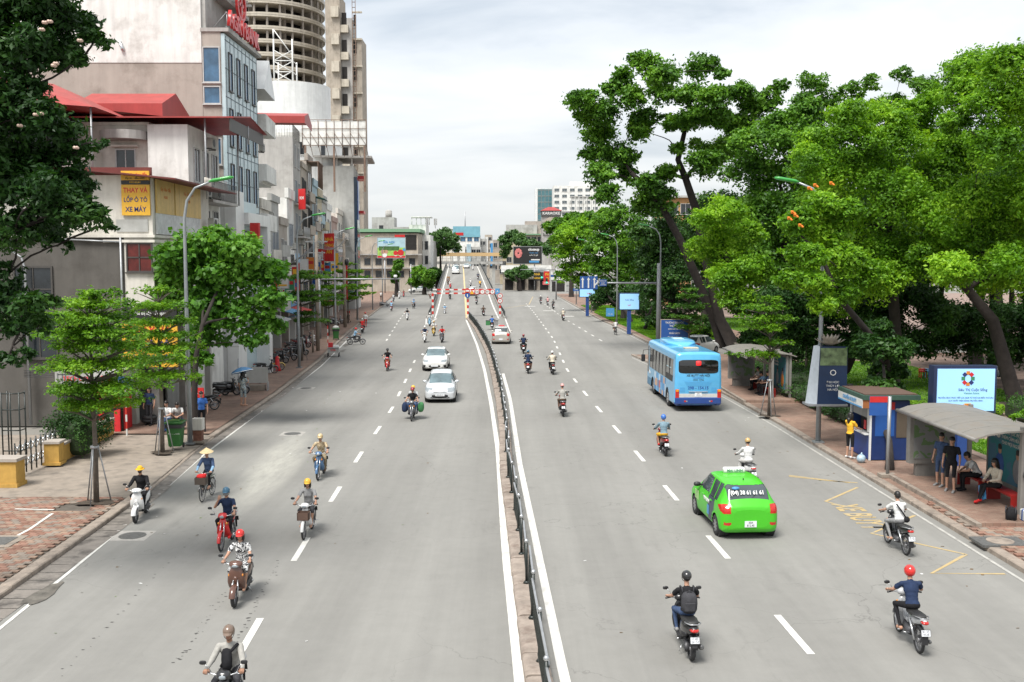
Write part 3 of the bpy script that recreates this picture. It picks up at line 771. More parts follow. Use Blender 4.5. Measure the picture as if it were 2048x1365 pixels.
J=dict(st);J['kL']=(-.10,.06,.50);J['aL']=(-.13,.10,.09);pose('stand',J,handdir=HG)
J=dict(st);J.update(look=(.2,.8,-.5),kL=(-.1,.08,.50),aL=(-.13,.15,.09));pose('stand_look',J,handdir=HG)
J=dict(st);J.update(eR=(.22,.12,1.12),wR=(.06,.26,1.12),eL=(-.22,.12,1.12),wL=(-.06,.25,1.08),look=(0,.8,-.35));pose('stand_arms',J,sleeves='long',loose=.02,handdir={'L':((1,.2,0),(0,0,1),(0,1,0),.8),'R':((-1,.2,0),(0,0,1),(0,1,0),.8)})
J=dict(st);J.update(kR=(.11,.16,.52),aR=(.11,.20,.09),kL=(-.11,.02,.50),aL=(-.11,-.24,.14),eR=(.23,-.14,1.12),wR=(.24,-.12,.87),eL=(-.23,.10,1.12),wL=(-.22,.24,.93));pose('walk',J,handdir=HG)
J=dict(st);J.update(eR=(.21,.16,1.14),wR=(.14,.36,1.10),eL=(-.22,.14,1.14),wL=(-.16,.33,1.06));pose('stand_reach',J,female=True,handdir={'L':((.1,1,0),(0,0,1),(1,0,0),.8),'R':((-.1,1,0),(0,0,1),(-1,0,0),.8)})
J=dict(st);J.update(eR=(.24,.08,1.2),wR=(.13,.24,1.34));pose('stand_umbrella',J,female=True,handdir={'L':HG['L'],'R':((0,.2,1),(0,1,0),(-1,0,0),1.6)})
si=mir(dict(pelvis=(0,-.05,.55),neck=(0,.03,1.03),head=(0,.08,1.20),sR=(.18,.02,.97),eR=(.24,.12,.74),wR=(.12,.33,.68),hR=(.10,0,.52),kR=(.13,.43,.50),aR=(.12,.40,.09),look=(0,.9,-.35)))
pose('sit',si,handdir={'L':((.3,1,-.1),(0,0,1),(1,0,0),.6),'R':((-.3,1,-.1),(0,0,1),(-1,0,0),.6)})
J=dict(si);J.update(kL=(-.03,.42,.53),aL=(-.02,.62,.14),kR=(.10,.44,.50),aR=(.06,.55,.10));pose('sit_woman',J,female=True,sleeves='long',loose=.01)
J=dict(si);J.update(pelvis=(0,-.05,.55),neck=(0,.20,.95),head=(0,.31,1.10),sL=(-.18,.17,.91),sR=(.18,.17,.91),eL=(-.24,.30,.68),eR=(.24,.30,.68),wL=(-.08,.46,.62),wR=(.08,.46,.62));pose('sit_bent',J)

# head wear and face parts, modelled about the head centre (x right, y forward, z up)
def mk(fn):
 b=MB();fn(b);return b
HW={}
def _eyes(b):
 for s in(-1,1):
  b.ell((s*.030,.083,.006),(.015,.008,.0075),8,5,1);b.ell((s*.030,.0895,.006),(.0065,.004,.0065),6,4,0)
  b.box(s*.030-.019,s*.030+.019,.084,.092,.021,.026,0)
 b.box(-.022,.022,.079,.088,-.062,-.054,2)
HW['face_features']=mk(_eyes).mesh('face_features')
def _helmet(b):
 b.ell((0,-.012,.028),(.108,.128,.118),18,9,0,0,.60);b.ell((0,-.012,.024),(.100,.120,.108),18,8,1,.1,.62)
 b.add([(-.075,.085,.035),(-.04,.115,.045),(.04,.115,.045),(.075,.085,.035),(.065,.14,.02),(.03,.168,.018),(-.03,.168,.018),(-.065,.14,.02)],[(0,1,6,7),(1,2,5,6),(2,3,4,5)],0)
 b.tube([(0,-.138,-.0),(0,-.143,-.012)],[.022,.02],8,1)
 for s in(-1,1):b.tube([(s*.10,.01,-.01),(s*.072,.03,-.075),(0,.052,-.125)],.006,5,1)
HW['helmet']=mk(_helmet).mesh('helmet')
def _fullh(b):
 b.ell((0,-.01,.015),(.118,.138,.13),18,12,0,0,.80);b.add([(math.sin(a)*.112,math.cos(a)*.128,z)for a in(-1,-.6,-.2,.2,.6,1)for z in(.05,-.03)],[(2*i,2*i+2,2*i+3,2*i+1)for i in range(5)],1)
HW['full_helmet']=mk(_fullh).mesh('helmet')
def _cap(b):
 b.ell((0,-.01,.03),(.088,.105,.10),16,8,0,0,.52)
 b.ell((0,.12,.035),(.07,.075,.012),12,6,0)
HW['cap']=mk(_cap).mesh('cap')
def _brimhat(b):b.ell((0,-.01,.03),(.092,.108,.105),16,8,0,0,.52);b.loft([(.022,0,-.005,.15,.165),(.034,0,-.005,.10,.115)],20,axis='z',p=2)
HW['sun_hat']=mk(_brimhat).mesh('hat')
def _conical(b):
 b.tube([(0,0,.045),(0,0,.10),(0,0,.165),(0,0,.205)],[.235,.155,.06,.008],24,0,True,False);b.tube([(0,0,.043),(0,0,.047)],[.236,.232],24,1)
HW['conical_hat']=mk(_conical).mesh('conical_hat')
def _hair(b):
 b.ell((0,-.018,.03),(.088,.103,.105),16,9,0,0,.55);b.ell((0,-.045,.0),(.082,.078,.09),14,10,0)
HW['hair']=mk(_hair).mesh('hair')
def _longhair(b):
 b.ell((0,-.018,.03),(.095,.108,.108),16,9,0,0,.55);b.ell((0,-.06,-.05),(.10,.065,.16),14,10,0);b.tube([(0,-.08,-.08),(0,-.11,-.2),(0,-.10,-.30)],[.075,.06,.02],10)
 for s in(-1,1):b.ell((s*.082,.0,-.04),(.03,.055,.12),8,8)
HW['long_hair']=mk(_longhair).mesh('hair')
def _mask(b):b.ell((0,.028,-.055),(.064,.078,.05),14,8,0)
HW['face_mask']=mk(_mask).mesh('face_mask')
SKIN=mat('skin',(0.42,0.24,0.165),r=.6,var=.08,sc=10,spec=.3);SKIN2=mat('skin_tan',(0.32,0.175,0.115),r=.6,var=.08,sc=10,spec=.3)
HAIR=mat('black_hair',(0.012,0.010,0.009),r=.45,var=.5,sc=40)
EYEW=mat('eye_white',(0.7,0.68,0.65),r=.3);LIP=mat('lips',(0.30,0.11,0.09),r=.5)
CL={}
def C_(s):
 """clothing colour by a short word"""
 if isinstance(s,bpy.types.Material):return s
 t=dict(black=(.018,.018,.02),charcoal=(.05,.05,.055),navy=(.022,.035,.075),blue=(.05,.14,.42),denim=(.055,.085,.16),lightblue=(.25,.42,.60),bluegrey=(.17,.25,.30),white=(.56,.56,.55),cream=(.58,.52,.42),
             beige=(.45,.37,.25),grey=(.25,.25,.25),greige=(.33,.32,.295),lightgrey=(.50,.49,.47),red=(.52,.03,.03),darkred=(.2,.02,.025),brown=(.13,.085,.06),yellow=(.75,.42,.04),orange=(.65,.2,.04),pink=(.6,.3,.3),green=(.06,.2,.08),teal=(.05,.2,.22),khaki=(.25,.2,.13))[s]
 return cloth(s,t)
def patterned(name,a,b_,sc):
 if name in MATS:return MATS[name]
 m=mat(name,a,r=.9);n=m.node_tree;p=n.nodes['Principled BSDF']
 vo=n.nodes.new('ShaderNodeTexNoise');vo.inputs['Scale'].default_value=sc;vo.inputs['Detail'].default_value=1.5;vo.inputs['Distortion'].default_value=1.2
 t=n.nodes.new('ShaderNodeTexCoord');n.links.new(t.outputs['Object'],vo.inputs['Vector'])
 r=n.nodes.new('ShaderNodeValToRGB');r.color_ramp.interpolation='CONSTANT';r.color_ramp.elements[0].color=(*a,1);r.color_ramp.elements[1].color=(*b_,1);r.color_ramp.elements[1].position=.5
 n.links.new(vo.outputs['Fac'],r.inputs[0]);n.links.new(r.outputs[0],p.inputs['Base Color']);return m
BW=patterned('black_white_print',(.02,.02,.025),(.65,.65,.64),20);BG=patterned('beige_print',(.50,.42,.28),(.28,.2,.12),15)
STR=patterned('grey_print',(.3,.32,.33),(.6,.6,.58),25);FLO=patterned('blue_floral',(.10,.16,.22),(.42,.45,.42),18)
def helm(c):
 t=dict(red=(.55,.02,.015),black=(.015,.015,.015),white=(.7,.7,.68),blue=(.04,.14,.45),yellow=(.75,.42,.03),gold=(.5,.38,.2),brown=(.16,.11,.08),pink=(.6,.3,.28),grey=(.3,.3,.3),maroon=(.25,.02,.03),tan=(.45,.3,.12),teal=(.03,.12,.2))[c]
 return paint('helmet_'+c,t)

RS=.90
def person(label,loc,rz,pz,shirt='grey',trousers='black',arms='skin',legs=None,shoes='black',head='hair',headc=None,mask=None,skin=None,group=None,hair=True,sc=1.0):
 me,HM,TM,C,J=POSES[pz]
 sk=skin or SKIN
 if pz[:4]in('ride','pill','cycl'):sc=RS
 t=root('person',label,'person',loc,rz,group,sc)
 cm=[sk,C_(shirt),sk if arms=='skin' else C_(arms),C_(trousers),(sk if legs=='skin' else C_(legs or trousers)),sk if shoes=='skin' else C_(shoes)]
 o=link('body',me,t)
 for i,m in enumerate(cm):
  if me.materials[i]is None:me.materials[i]=m
  elif me.materials[i]!=m:o.material_slots[i].link='OBJECT';o.material_slots[i].material=m
 def addh(n,ms,nm=None):
  mm=HW[n]
  if len(mm.materials)==0:
   for q in ms:mm.materials.append(q)
  h=link(nm or mm.name.split('.')[0],mm,t);h.matrix_local=HM
  for i,q in enumerate(ms):
   if mm.materials[i]!=q:h.material_slots[i].link='OBJECT';h.material_slots[i].material=q
  return h
 addh('face_features',[HAIR,EYEW,LIP])
 if head in('helmet','full_helmet'):addh(head,[helm(headc or 'red'),blackp])
 elif head=='conical_hat':addh(head,[mat('straw',(.62,.48,.27),r=.8,var=.2,sc=20),mat('straw_rim',(.35,.24,.1),r=.8)])
 elif head in('cap','sun_hat'):addh(head,[C_(headc or 'yellow')])
 if head in('hair','long_hair'):addh(head,[HAIR])
 elif head=='helmet_hair':addh('helmet',[helm(headc or 'red'),blackp]);addh('long_hair',[HAIR])
 elif hair and head in('helmet','cap','sun_hat','conical_hat'):
  h=addh('hair',[HAIR]);h.scale=(.97,.97,.90)
 if mask:addh('face_mask',[C_(mask)])
 return t
# ================================================================ TWO-WHEELERS
def wheel_kit(K,r,w,y,spokes,front,nm):
 t=MB();n=22;R0=r-w*.5
 vs=[];
 for k in range(n):
  a=2*PI*k/n
  for j in range(8):
   c=2*PI*j/8;q=R0+math.cos(c)*w*.5
   vs.append((math.sin(c)*w*.5,q*math.cos(a),q*math.sin(a)))
 fs=[(k*8+j,k*8+(j+1)%8,((k+1)%n)*8+(j+1)%8,((k+1)%n)*8+j)for k in range(n)for j in range(8)]
 t.add(vs,fs,0,True)
 wi=K.part(nm,t,'tyre',loc=(0,y,r))
 rm=MB();n=20;vs=[]
 for k in range(n):
  a=2*PI*k/n
  for(x,q)in((-w*.22,R0-w*.28),(w*.22,R0-w*.28),(w*.22,R0-w*.55),(-w*.22,R0-w*.55)):vs.append((x,q*math.cos(a),q*math.sin(a)))
 rm.add(vs,[(k*4+j,k*4+(j+1)%4,((k+1)%n)*4+(j+1)%4,((k+1)%n)*4+j)for k in range(n)for j in range(4)],0)
 rm.tube([(-w*.45,0,0),(w*.45,0,0)],r*.16,10)
 if spokes>8:
  for k in range(spokes):
   a=2*PI*k/spokes;a2=a+(.35 if k%2 else-.35)
   rm.tube([((-1)**k*w*.3,r*.12*math.cos(a2),r*.12*math.sin(a2)),(0,(R0-w*.3)*math.cos(a),(R0-w*.3)*math.sin(a))],.004,3)
 else:
  for k in range(spokes):
   a=2*PI*k/spokes;rm.tube([(0,0,0),(0,(R0-w*.3)*math.cos(a),(R0-w*.3)*math.sin(a))],[.03,.018],5)
 rm.tube([(w*.32,0,0),(w*.36,0,0)],r*.42,14)
 K.part('rim',rm,'rim',parent=wi);return wi

def fender(b,y,z,r,w,a0,a1,m=0,n=10,th=.012):
 vs=[]
 for i in range(n+1):
  a=a0+(a1-a0)*i/n
  for(x,q)in((-w,r-.035),(-w*.7,r),(0,r+.018),(w*.7,r),(w,r-.035)):vs.append((x,y+q*math.cos(a),z+q*math.sin(a)))
 b.add(vs,[(i*5+j,i*5+j+1,i*5+6+j,i*5+5+j)for i in range(n)for j in range(4)],m,True)

def common(K,gy,gz,my,scoot):
 hb=MB();hb.tube([(-.36,gy-.05,gz),(-.27,gy,gz+.01),(-.1,gy+.05,gz-.03),(.1,gy+.05,gz-.03),(.27,gy,gz+.01),(.36,gy-.05,gz)],.012,7)
 h=K.part('handlebar',hb,'metal')
 for s in(-1,1):
  g=MB();g.tube([(s*.24,gy+.005,gz+.01),(s*.37,gy-.055,gz)],.019,8);K.part('grip',g,'black',h)
  g=MB();g.tube([(s*.23,gy+.05,gz),(s*.34,gy+.02,gz-.01)],.007,5);K.part('brake_lever',g,'metal',h)
  g=MB();g.tube([(s*.22,gy+.01,gz+.01),(s*.27,gy+.03,gz+.12),(s*.33,gy+.03,gz+.17)],.007,5)
  T=Matrix.Translation((s*.36,gy+.03,gz+.20));g.T=T;g.loft([(-.012,0,0,.035,.022),(-.006,0,0,.062,.038),(.008,0,0,.062,.038),(.012,0,0,.05,.03)],12,1,p=2.6);K.part('mirror',g,['metal','black'],h)
 return h

def plate_part(K,y,z,tilt=.25):
 b=MB();b.box(-.098,.098,-.004,.004,-.07,.07,0);b.box(-.09,.09,-.0055,-.004,-.062,.062,1)
 p=K.part('number_plate',b,['black','plate'],loc=(0,y,z),rot=(-tilt,0,0));return p

def scooter():
 K=Kit();r=.255
 wheel_kit(K,r,.095,.66,5,True,'front_wheel');wheel_kit(K,r,.105,-.60,5,False,'rear_wheel')
 b=MB();b.loft([(.30,0,.27,.17,.04),(.42,0,.385,.20,.055),(.55,0,.43,.215,.07),(.70,0,.455,.20,.075),(.84,0,.445,.15,.075),(.93,0,.43,.105,.07),(.965,0,.425,.07,.05)],16,axis='z',p=2.4)
 b.loft([(.44,0,.52,.05,.20),(.50,0,.60,.075,.10),(.54,0,.68,.04,.05)],10,axis='y',p=2)
 fp=K.part('front_panel',b,'body')
 b=MB();b.loft([(.44,0,.36,.165,.03),(.60,0,.395,.185,.04),(.80,0,.40,.13,.04)],12,axis='z');K.part('leg_shield',b,'dark',fp)
 b=MB();fender(b,.66,r,r+.03,.075,.15,2.35);K.part('front_fender',b,'body')
 b=MB()
 for s in(-1,1):b.tube([(s*.07,.66,r),(s*.07,.60,.46),(s*.05,.52,.62)],.018,6)
 K.part('fork',b,'metal')
 b=MB();b.loft([(.36,0,.985,.13,.06),(.42,0,.99,.17,.085),(.50,0,.985,.15,.075),(.56,0,.975,.08,.04)],14,p=2.2);cw=K.part('handlebar_cowl',b,'body')
 b=MB();b.loft([(.50,0,.975,.115,.052),(.545,0,.97,.10,.048),(.572,0,.965,.05,.025)],12,p=2.2);K.part('headlight',b,'lamp',cw)
 for s in(-1,1):
  b=MB();b.ell((s*.155,.47,.72),(.03,.035,.055),8,6);K.part('turn_signal',b,'amber',fp)
 b=MB();b.loft([(-.16,0,.33,.15,.05),(.0,0,.31,.175,.045),(.25,0,.31,.17,.045),(.33,0,.34,.13,.05)],12,p=4);K.part('floorboard',b,'dark')
 b=MB();b.loft([(.02,0,.54,.10,.17),(-.08,0,.55,.15,.20),(-.30,0,.58,.175,.17),(-.55,0,.64,.165,.13),(-.78,0,.70,.11,.085),(-.90,0,.74,.05,.04)],16,p=2.8)
 rb=K.part('rear_body',b,'body')
 for s in(-1,1):
  b=MB();b.loft([(-.12,s*.125,.46,.045,.06),(-.4,s*.145,.50,.04,.07),(-.66,s*.12,.58,.03,.05)],10,p=2.4);K.part('side_cover',b,'dark',rb)
 b=MB();b.loft([(.08,0,.735,.085,.03),(.0,0,.755,.13,.05),(-.25,0,.77,.155,.055),(-.42,0,.80,.155,.06),(-.66,0,.82,.13,.05),(-.76,0,.82,.09,.03)],14,p=3);K.part('seat',b,'seat')
 b=MB();b.tube([(-.14,-.55,.80),(-.15,-.75,.845),(-.08,-.87,.85),(.08,-.87,.85),(.15,-.75,.845),(.14,-.55,.80)],.014,7);K.part('grab_rail',b,'rail')
 b=MB();b.loft([(-.84,0,.73,.10,.035),(-.90,0,.73,.085,.033),(-.93,0,.725,.05,.02)],10,p=3);K.part('tail_light',b,'red')
 b=MB();b.loft([(-.70,0,.62,.09,.06),(-.86,0,.52,.07,.03),(-.93,0,.38,.06,.012)],8);b.box(-.07,.07,-.90,-.88,.33,.60);K.part('rear_fender',b,'black')
 plate_part(K,-.925,.545,.30)
 b=MB();b.loft([(-.12,.02,.30,.11,.09),(-.35,.02,.30,.13,.11),(-.6,-.10,.27,.05,.09)],10,p=2.6);K.part('engine',b,'engine')
 b=MB();b.tube([(.13,-.2,.2),(.15,-.42,.24),(.155,-.50,.28),(.16,-.82,.36),(.16,-.85,.365)],[.02,.025,.06,.055,.03],10);K.part('exhaust',b,'exhaust')
 b=MB();b.tube([(-.12,-.25,.22),(-.2,-.3,.08)],.01,5);K.part('side_stand',b,'metal')
 for s in(-1,1):b=MB();b.tube([(s*.16,-.28,.36),(s*.25,-.30,.36)],.013,6);K.part('foot_peg',b,'metal')
 common(K,.40,1.0,0,True);return K

def underbone():
 K=Kit();r=.285
 wheel_kit(K,r,.062,.635,18,True,'front_wheel');wheel_kit(K,r,.07,-.60,18,False,'rear_wheel')
 b=MB();b.loft([(.32,0,.27,.17,.035),(.46,0,.34,.20,.045),(.62,0,.385,.175,.05),(.78,0,.41,.11,.05),(.90,0,.41,.07,.045)],16,axis='z',p=2.2);fp=K.part('leg_shield',b,'body')
 for s in(-1,1):
  b=MB();b.ell((s*.115,.435,.76),(.035,.03,.04),8,6);K.part('turn_signal',b,'amber',fp)
 b=MB();fender(b,.635,r,r+.03,.05,.1,2.45);K.part('front_fender',b,'body')
 b=MB()
 for s in(-1,1):b.tube([(s*.06,.635,r),(s*.055,.52,.58),(s*.04,.44,.82)],.016,6)
 K.part('fork',b,'metal')
 b=MB();b.loft([(.34,0,.985,.10,.05),(.41,0,.99,.135,.08),(.48,0,.98,.12,.075),(.53,0,.975,.07,.04)],14,p=2.2);cw=K.part('handlebar_cowl',b,'body')
 b=MB();b.loft([(.48,0,.975,.085,.055),(.52,0,.97,.075,.05),(.545,0,.965,.04,.025)],12,p=2.2);K.part('headlight',b,'lamp',cw)
 b=MB();b.tube([(0,.37,.78),(0,.22,.52),(0,-.02,.50)],[.05,.06,.06],8);b.loft([(-.02,0,.56,.045,.12),(-.2,0,.60,.085,.12),(-.5,0,.67,.10,.09),(-.78,0,.74,.075,.06),(-.92,0,.78,.04,.03)],14,p=2.6);rb=K.part('frame_cover',b,'body')
 b=MB();b.loft([(.02,0,.72,.07,.03),(-.1,0,.755,.115,.045),(-.35,0,.775,.135,.05),(-.62,0,.81,.12,.045),(-.78,0,.815,.08,.025)],14,p=3);K.part('seat',b,'seat')
 b=MB();b.tube([(-.12,-.5,.78),(-.13,-.74,.835),(-.07,-.90,.84),(.07,-.90,.84),(.13,-.74,.835),(.12,-.5,.78)],.012,7);K.part('grab_rail',b,'rail')
 b=MB();b.loft([(-.86,0,.76,.085,.035),(-.93,0,.755,.07,.03),(-.96,0,.75,.04,.02)],10,p=3);K.part('tail_light',b,'red')
 b=MB();fender(b,-.6,r,r+.05,.055,.9,2.9);b.box(-.06,.06,-.95,-.93,.30,.62);K.part('rear_fender',b,'black')
 plate_part(K,-.965,.56,.28)
 b=MB();b.loft([(.22,0,.36,.06,.07),(.1,0,.34,.075,.08),(-.05,.0,.32,.13,.10),(-.22,0,.33,.11,.09)],10,p=2.6);b.box(-.02,.02,-.6,-.1,.27,.33);K.part('engine',b,'engine')
 b=MB();b.tube([(.08,.15,.28),(.11,-.1,.2),(.12,-.35,.23),(.125,-.42,.26),(.13,-.85,.33),(.13,-.88,.335)],[.016,.018,.022,.045,.042,.02],10);K.part('exhaust',b,'exhaust')
 b=MB()
 for s in(-1,1):
  b.tube([(s*.12,-.35,.66),(s*.10,-.6,r)],[.028,.02],7);b.tube([(s*.08,-.02,.30),(s*.25,-.02,.30)],.014,6);b.tube([(s*.11,-.33,.34),(s*.24,-.35,.36)],.012,6)
 K.part('shock_absorber',b,'metal')
 common(K,.38,1.0,0,False);return K

def bicycle():
 K=Kit();r=.32
 wheel_kit(K,r,.035,.52,20,True,'front_wheel');wheel_kit(K,r,.035,-.52,20,False,'rear_wheel')
 b=MB()
 for A,B in(((0,.42,.88),(0,.36,.70)),((0,.38,.76),(0,-.02,.28)),((0,.37,.70),(0,-.08,.40)),((0,-.02,.28),(0,-.20,.86)),((0,-.02,.28),(.05,-.52,r)),((0,-.02,.28),(-.05,-.52,r)),((0,-.14,.70),(.05,-.52,r)),((0,-.14,.70),(-.05,-.52,r)),((0.04,.40,.66),(.045,.52,r)),((-.04,.40,.66),(-.045,.52,r))):b.tube([A,B],.015,6)
 K.part('frame',b,'body')
 b=MB();b.loft([(-.08,0,.88,.03,.02),(-.2,0,.89,.09,.035),(-.30,0,.90,.10,.03)],10);K.part('saddle',b,'seat')
 b=MB();b.tube([(-.29,.18,.98),(-.25,.34,1.0),(0,.40,.96),(.25,.34,1.0),(.29,.18,.98)],.012,7);b.tube([(0,.42,.86),(0,.40,.97)],.014,6);K.part('handlebar',b,'metal')
 b=MB()
 for(x0,x1,y0,y1)in((-.19,.19,.44,.455),(-.19,.19,.70,.715),(-.19,-.175,.44,.715),(.175,.19,.44,.715)):b.box(x0,x1,y0,y1,.64,.88)
 b.box(-.18,.18,.45,.70,.64,.65);K.part('basket',b,'basket')
 b=MB();b.box(-.07,.07,-.75,-.25,.70,.72);b.tube([(.06,-.7,.7),(.05,-.52,r)],.008,5);b.tube([(-.06,-.7,.7),(-.05,-.52,r)],.008,5);K.part('rear_rack',b,'metal')
 b=MB();b.tube([(.05,0,.28),(.07,.10,.36)],.01,5);b.box(.06,.16,.07,.14,.35,.37);b.tube([(-.05,0,.28),(-.07,-.08,.18)],.01,5);b.box(-.16,-.06,-.12,-.05,.17,.19);b.tube([(0.03,0,.28),(.045,0,.28)],.09,12);K.part('crank',b,'metal')
 b=MB();fender(b,.52,r,r+.03,.028,.3,2.2);fender(b,-.52,r,r+.03,.028,.8,2.9);K.part('mudguard',b,'body');return K
KS,KU,KB=scooter(),underbone(),bicycle()
LAMPG=mat('headlamp_glass',(.26,.29,.31),r=.12,var=.08,sc=8,coat=.5)
BM=dict(tyre=asph_d,rim=mat('alloy_grey',(.28,.28,.29),r=.35,metal=.7),body=paint('black',(.015,.015,.016)),dark=blackp,black=blackp,metal=chrome,lamp=LAMPG,amber=mat('amber_lens',(.6,.22,.03),r=.2),seat=mat('seat_vinyl',(.02,.02,.02),r=.5,bump=.2,sc=30),
          rail=mat('grab_rail_grey',(.35,.36,.37),r=.35,metal=.6),red=mat('red_lens',(.45,.015,.01),r=.15,coat=.5),plate=mat('plate_white',(.68,.70,.72),r=.5),engine=mat('engine_grey',(.08,.08,.085),r=.5,metal=.4),exhaust=mat('exhaust_steel',(.16,.16,.16),r=.35,metal=.7),basket=mat('wire_basket',(.06,.045,.035),r=.7))
PC=dict(black=(.015,.015,.016),white=(.66,.66,.65),red=(.50,.012,.012),darkred=(.17,.015,.015),maroon=(.13,.03,.022),blue=(.055,.13,.25),lightblue=(.18,.36,.5),silver=(.42,.43,.44),grey=(.10,.10,.11),yellow=(.55,.36,.05),brown=(.10,.045,.03),green=(.03,.15,.06),teal=(.04,.2,.25),orange=(.6,.16,.02))
PLM=mat('plate_digits',(.02,.02,.03),r=.6)
def bike(kind,label,loc,rz,body='black',over=None,plate=None,lean=0.0,group=None,cat='motorbike',name=None,sc=RS):
 K={'s':KS,'u':KU,'b':KB}[kind];M=dict(BM);M['body']=paint(body,PC[body])
 for k,v in(over or{}).items():M[k]=paint(v,PC[v])if isinstance(v,str)else v
 t=root(name or{'s':'scooter','u':'motorbike','b':'bicycle'}[kind],label,{'b':'bicycle','s':'scooter'}.get(kind,'motorbike')if cat=='motorbike' else cat,loc,rz,group,sc)
 t.rotation_euler=(0,lean,rz)
 obs=K.fill(t,M)
 if plate and kind!='b':
  pl_=[o for o in obs if o and o.name.split('.')[0]=='number_plate'][0]
  for i,s in enumerate(plate):text(s,.068,(0,-.0065,.028-i*.056),(PI/2,0,0),PLM,pl_,ext=.0006,bold=.01,sx=.85)
 return t
# ================================================================ CARS AND BUS
def crom(P,n):
 """Catmull-Rom resample of rows of P, n steps per interval"""
 P=np.asarray(P,float);out=[]
 for i in range(len(P)-1):
  p0=P[max(i-1,0)];p1=P[i];p2=P[i+1];p3=P[min(i+2,len(P)-1)]
  for k in range(n):
   t=k/n;out.append(.5*((2*p1)+(-p0+p2)*t+(2*p0-5*p1+4*p2-p3)*t*t+(-p0+3*p1-3*p2+p3)*t**3))
 out.append(P[-1]);return np.array(out)

def car_grid(st,ny=8,nu=7,tension=.75):
 """st rows: y, half width, bottom z, belt z, belt half width, top z, top half width"""
 S=np.array(st,float)
 rows=[]
 for(y,w,zb,zs,wb,zt,wt)in S:
  h=zs-zb
  rows.append([(0,zb),(w*.72,zb),(w*.93,zb+.05),(w*.985,zb+h*.22),(w,zb+h*.52),(w*.985,zb+h*.82),(wb,zs),(wb+(wt-wb)*.45,zs+(zt-zs)*.42),(wt+(wb-wt)*.08,zs+(zt-zs)*.84),(wt*.86,zt-(zt-zs)*.015-.005),(wt*.5,zt+.012),(0,zt+.02)])
 R=np.array(rows) # stations x ring x 2
 A=crom(R.reshape(len(S),-1),ny).reshape(-1,12,2);Y=crom(S[:,:1],ny)[:,0]
 # damp overshoot of the y spacing
 Y=np.maximum.accumulate(Y)
 B=np.array([crom(a,nu)for a in A]) # ny' x nu' x 2
 return Y,B

def shell(K,Y,B,zones,name='body',key='body',arches=(),offs=0.012,end_caps=True):
 """zones: (part name, material key, predicate(x,y,z,u,v), inset) evaluated at face centres; mirrored halves are both tested"""
 ny,nu=B.shape[:2]
 vs=np.zeros((ny,nu*2-1,3))
 for j in range(nu):vs[:,j]=np.stack([B[:,j,0],Y,B[:,j,1]],1)
 for j in range(1,nu):vs[:,nu-1+j]=np.stack([-B[:,nu-1-j,0],Y,B[:,nu-1-j,1]],1)
 m=nu*2-1;P=vs.reshape(-1,3).copy()
 side=np.abs(P[:,0])>.45
 for(yc,zc,R)in arches:
  d=np.hypot(P[:,1]-yc,P[:,2]-zc);q=side&(np.abs(d-R)<.030)&(P[:,2]>0.1)
  f=R/np.maximum(d,1e-6);P[q,1]=yc+(P[q,1]-yc)*f[q];P[q,2]=zc+(P[q,2]-zc)*f[q]
 F=[];U=[]
 for i in range(ny-1):
  for j in range(m-1):F.append((i*m+j,(i+1)*m+j,(i+1)*m+j+1,i*m+j+1));U.append((i/(ny-1),j/(m-1)))
 F=np.array(F);C=P[F].mean(1);U=np.array(U)
 keep=np.ones(len(F),bool);sd=np.abs(C[:,0])>.45
 for(yc,zc,R)in arches:keep&=~(sd&(np.hypot(C[:,1]-yc,C[:,2]-zc)<R-.004)&(C[:,2]<zc+R))
 lab=np.full(len(F),-1);
 for zi,zn in enumerate(zones):
  pr=zn[2](C[:,0],C[:,1],C[:,2],U[:,0],np.minimum(U[:,1],1-U[:,1])*2)
  lab[(lab<0)&pr]=zi
 # vertex normals
 A_,B_,C_2=P[F[:,0]],P[F[:,1]],P[F[:,3]];fn=np.cross(B_-A_,C_2-A_);N=np.zeros_like(P)
 for k in range(4):np.add.at(N,F[:,k],fn)
 N/=np.maximum(np.linalg.norm(N,axis=1,keepdims=True),1e-9)
 ctr=np.array([0,P[:,1].mean(),.7]);
 if((P-ctr)*N).sum()<0:N=-N;F=F[:,::-1]
 def sub(mask,inset):
  fs=F[mask];ids=np.unique(fs);rm={int(a):i for i,a in enumerate(ids)}
  b=MB();b.v=[tuple(P[a]-N[a]*inset)for a in ids];b.f=[tuple(rm[int(q)]for q in f)for f in fs];b.m=[0]*len(b.f);b.s=[True]*len(b.f)
  return b
 body=sub(keep&(lab<0),0)
 if end_caps:
  for i in(0,ny-1):
   idx=[i*m+j for j in range(m)];k0=len(body.v);body.v+=[tuple(P[a])for a in idx]
   body.f.append(tuple(range(k0,k0+m))if i else tuple(range(k0+m-1,k0-1,-1)));body.m.append(0);body.s.append(False)
 bi=K.part(name,body,key)
 done={}
 for zi,zn in enumerate(zones):
  q=keep&(lab==zi)
  if not q.any():continue
  if zn[0]in('side_advert','skirt','lower_skirt','door_window','tail_light','headlight','side_window','fog_lamp','reflector','rear_pillar_glass'):
   for sgn in(-1,1):
    qq=q&(np.sign(C[:,0])==sgn)
    if qq.any():K.part(zn[0],sub(qq,zn[3]),zn[1],bi)
  else:K.part(zn[0],sub(q,zn[3]),zn[1],bi)
 return bi

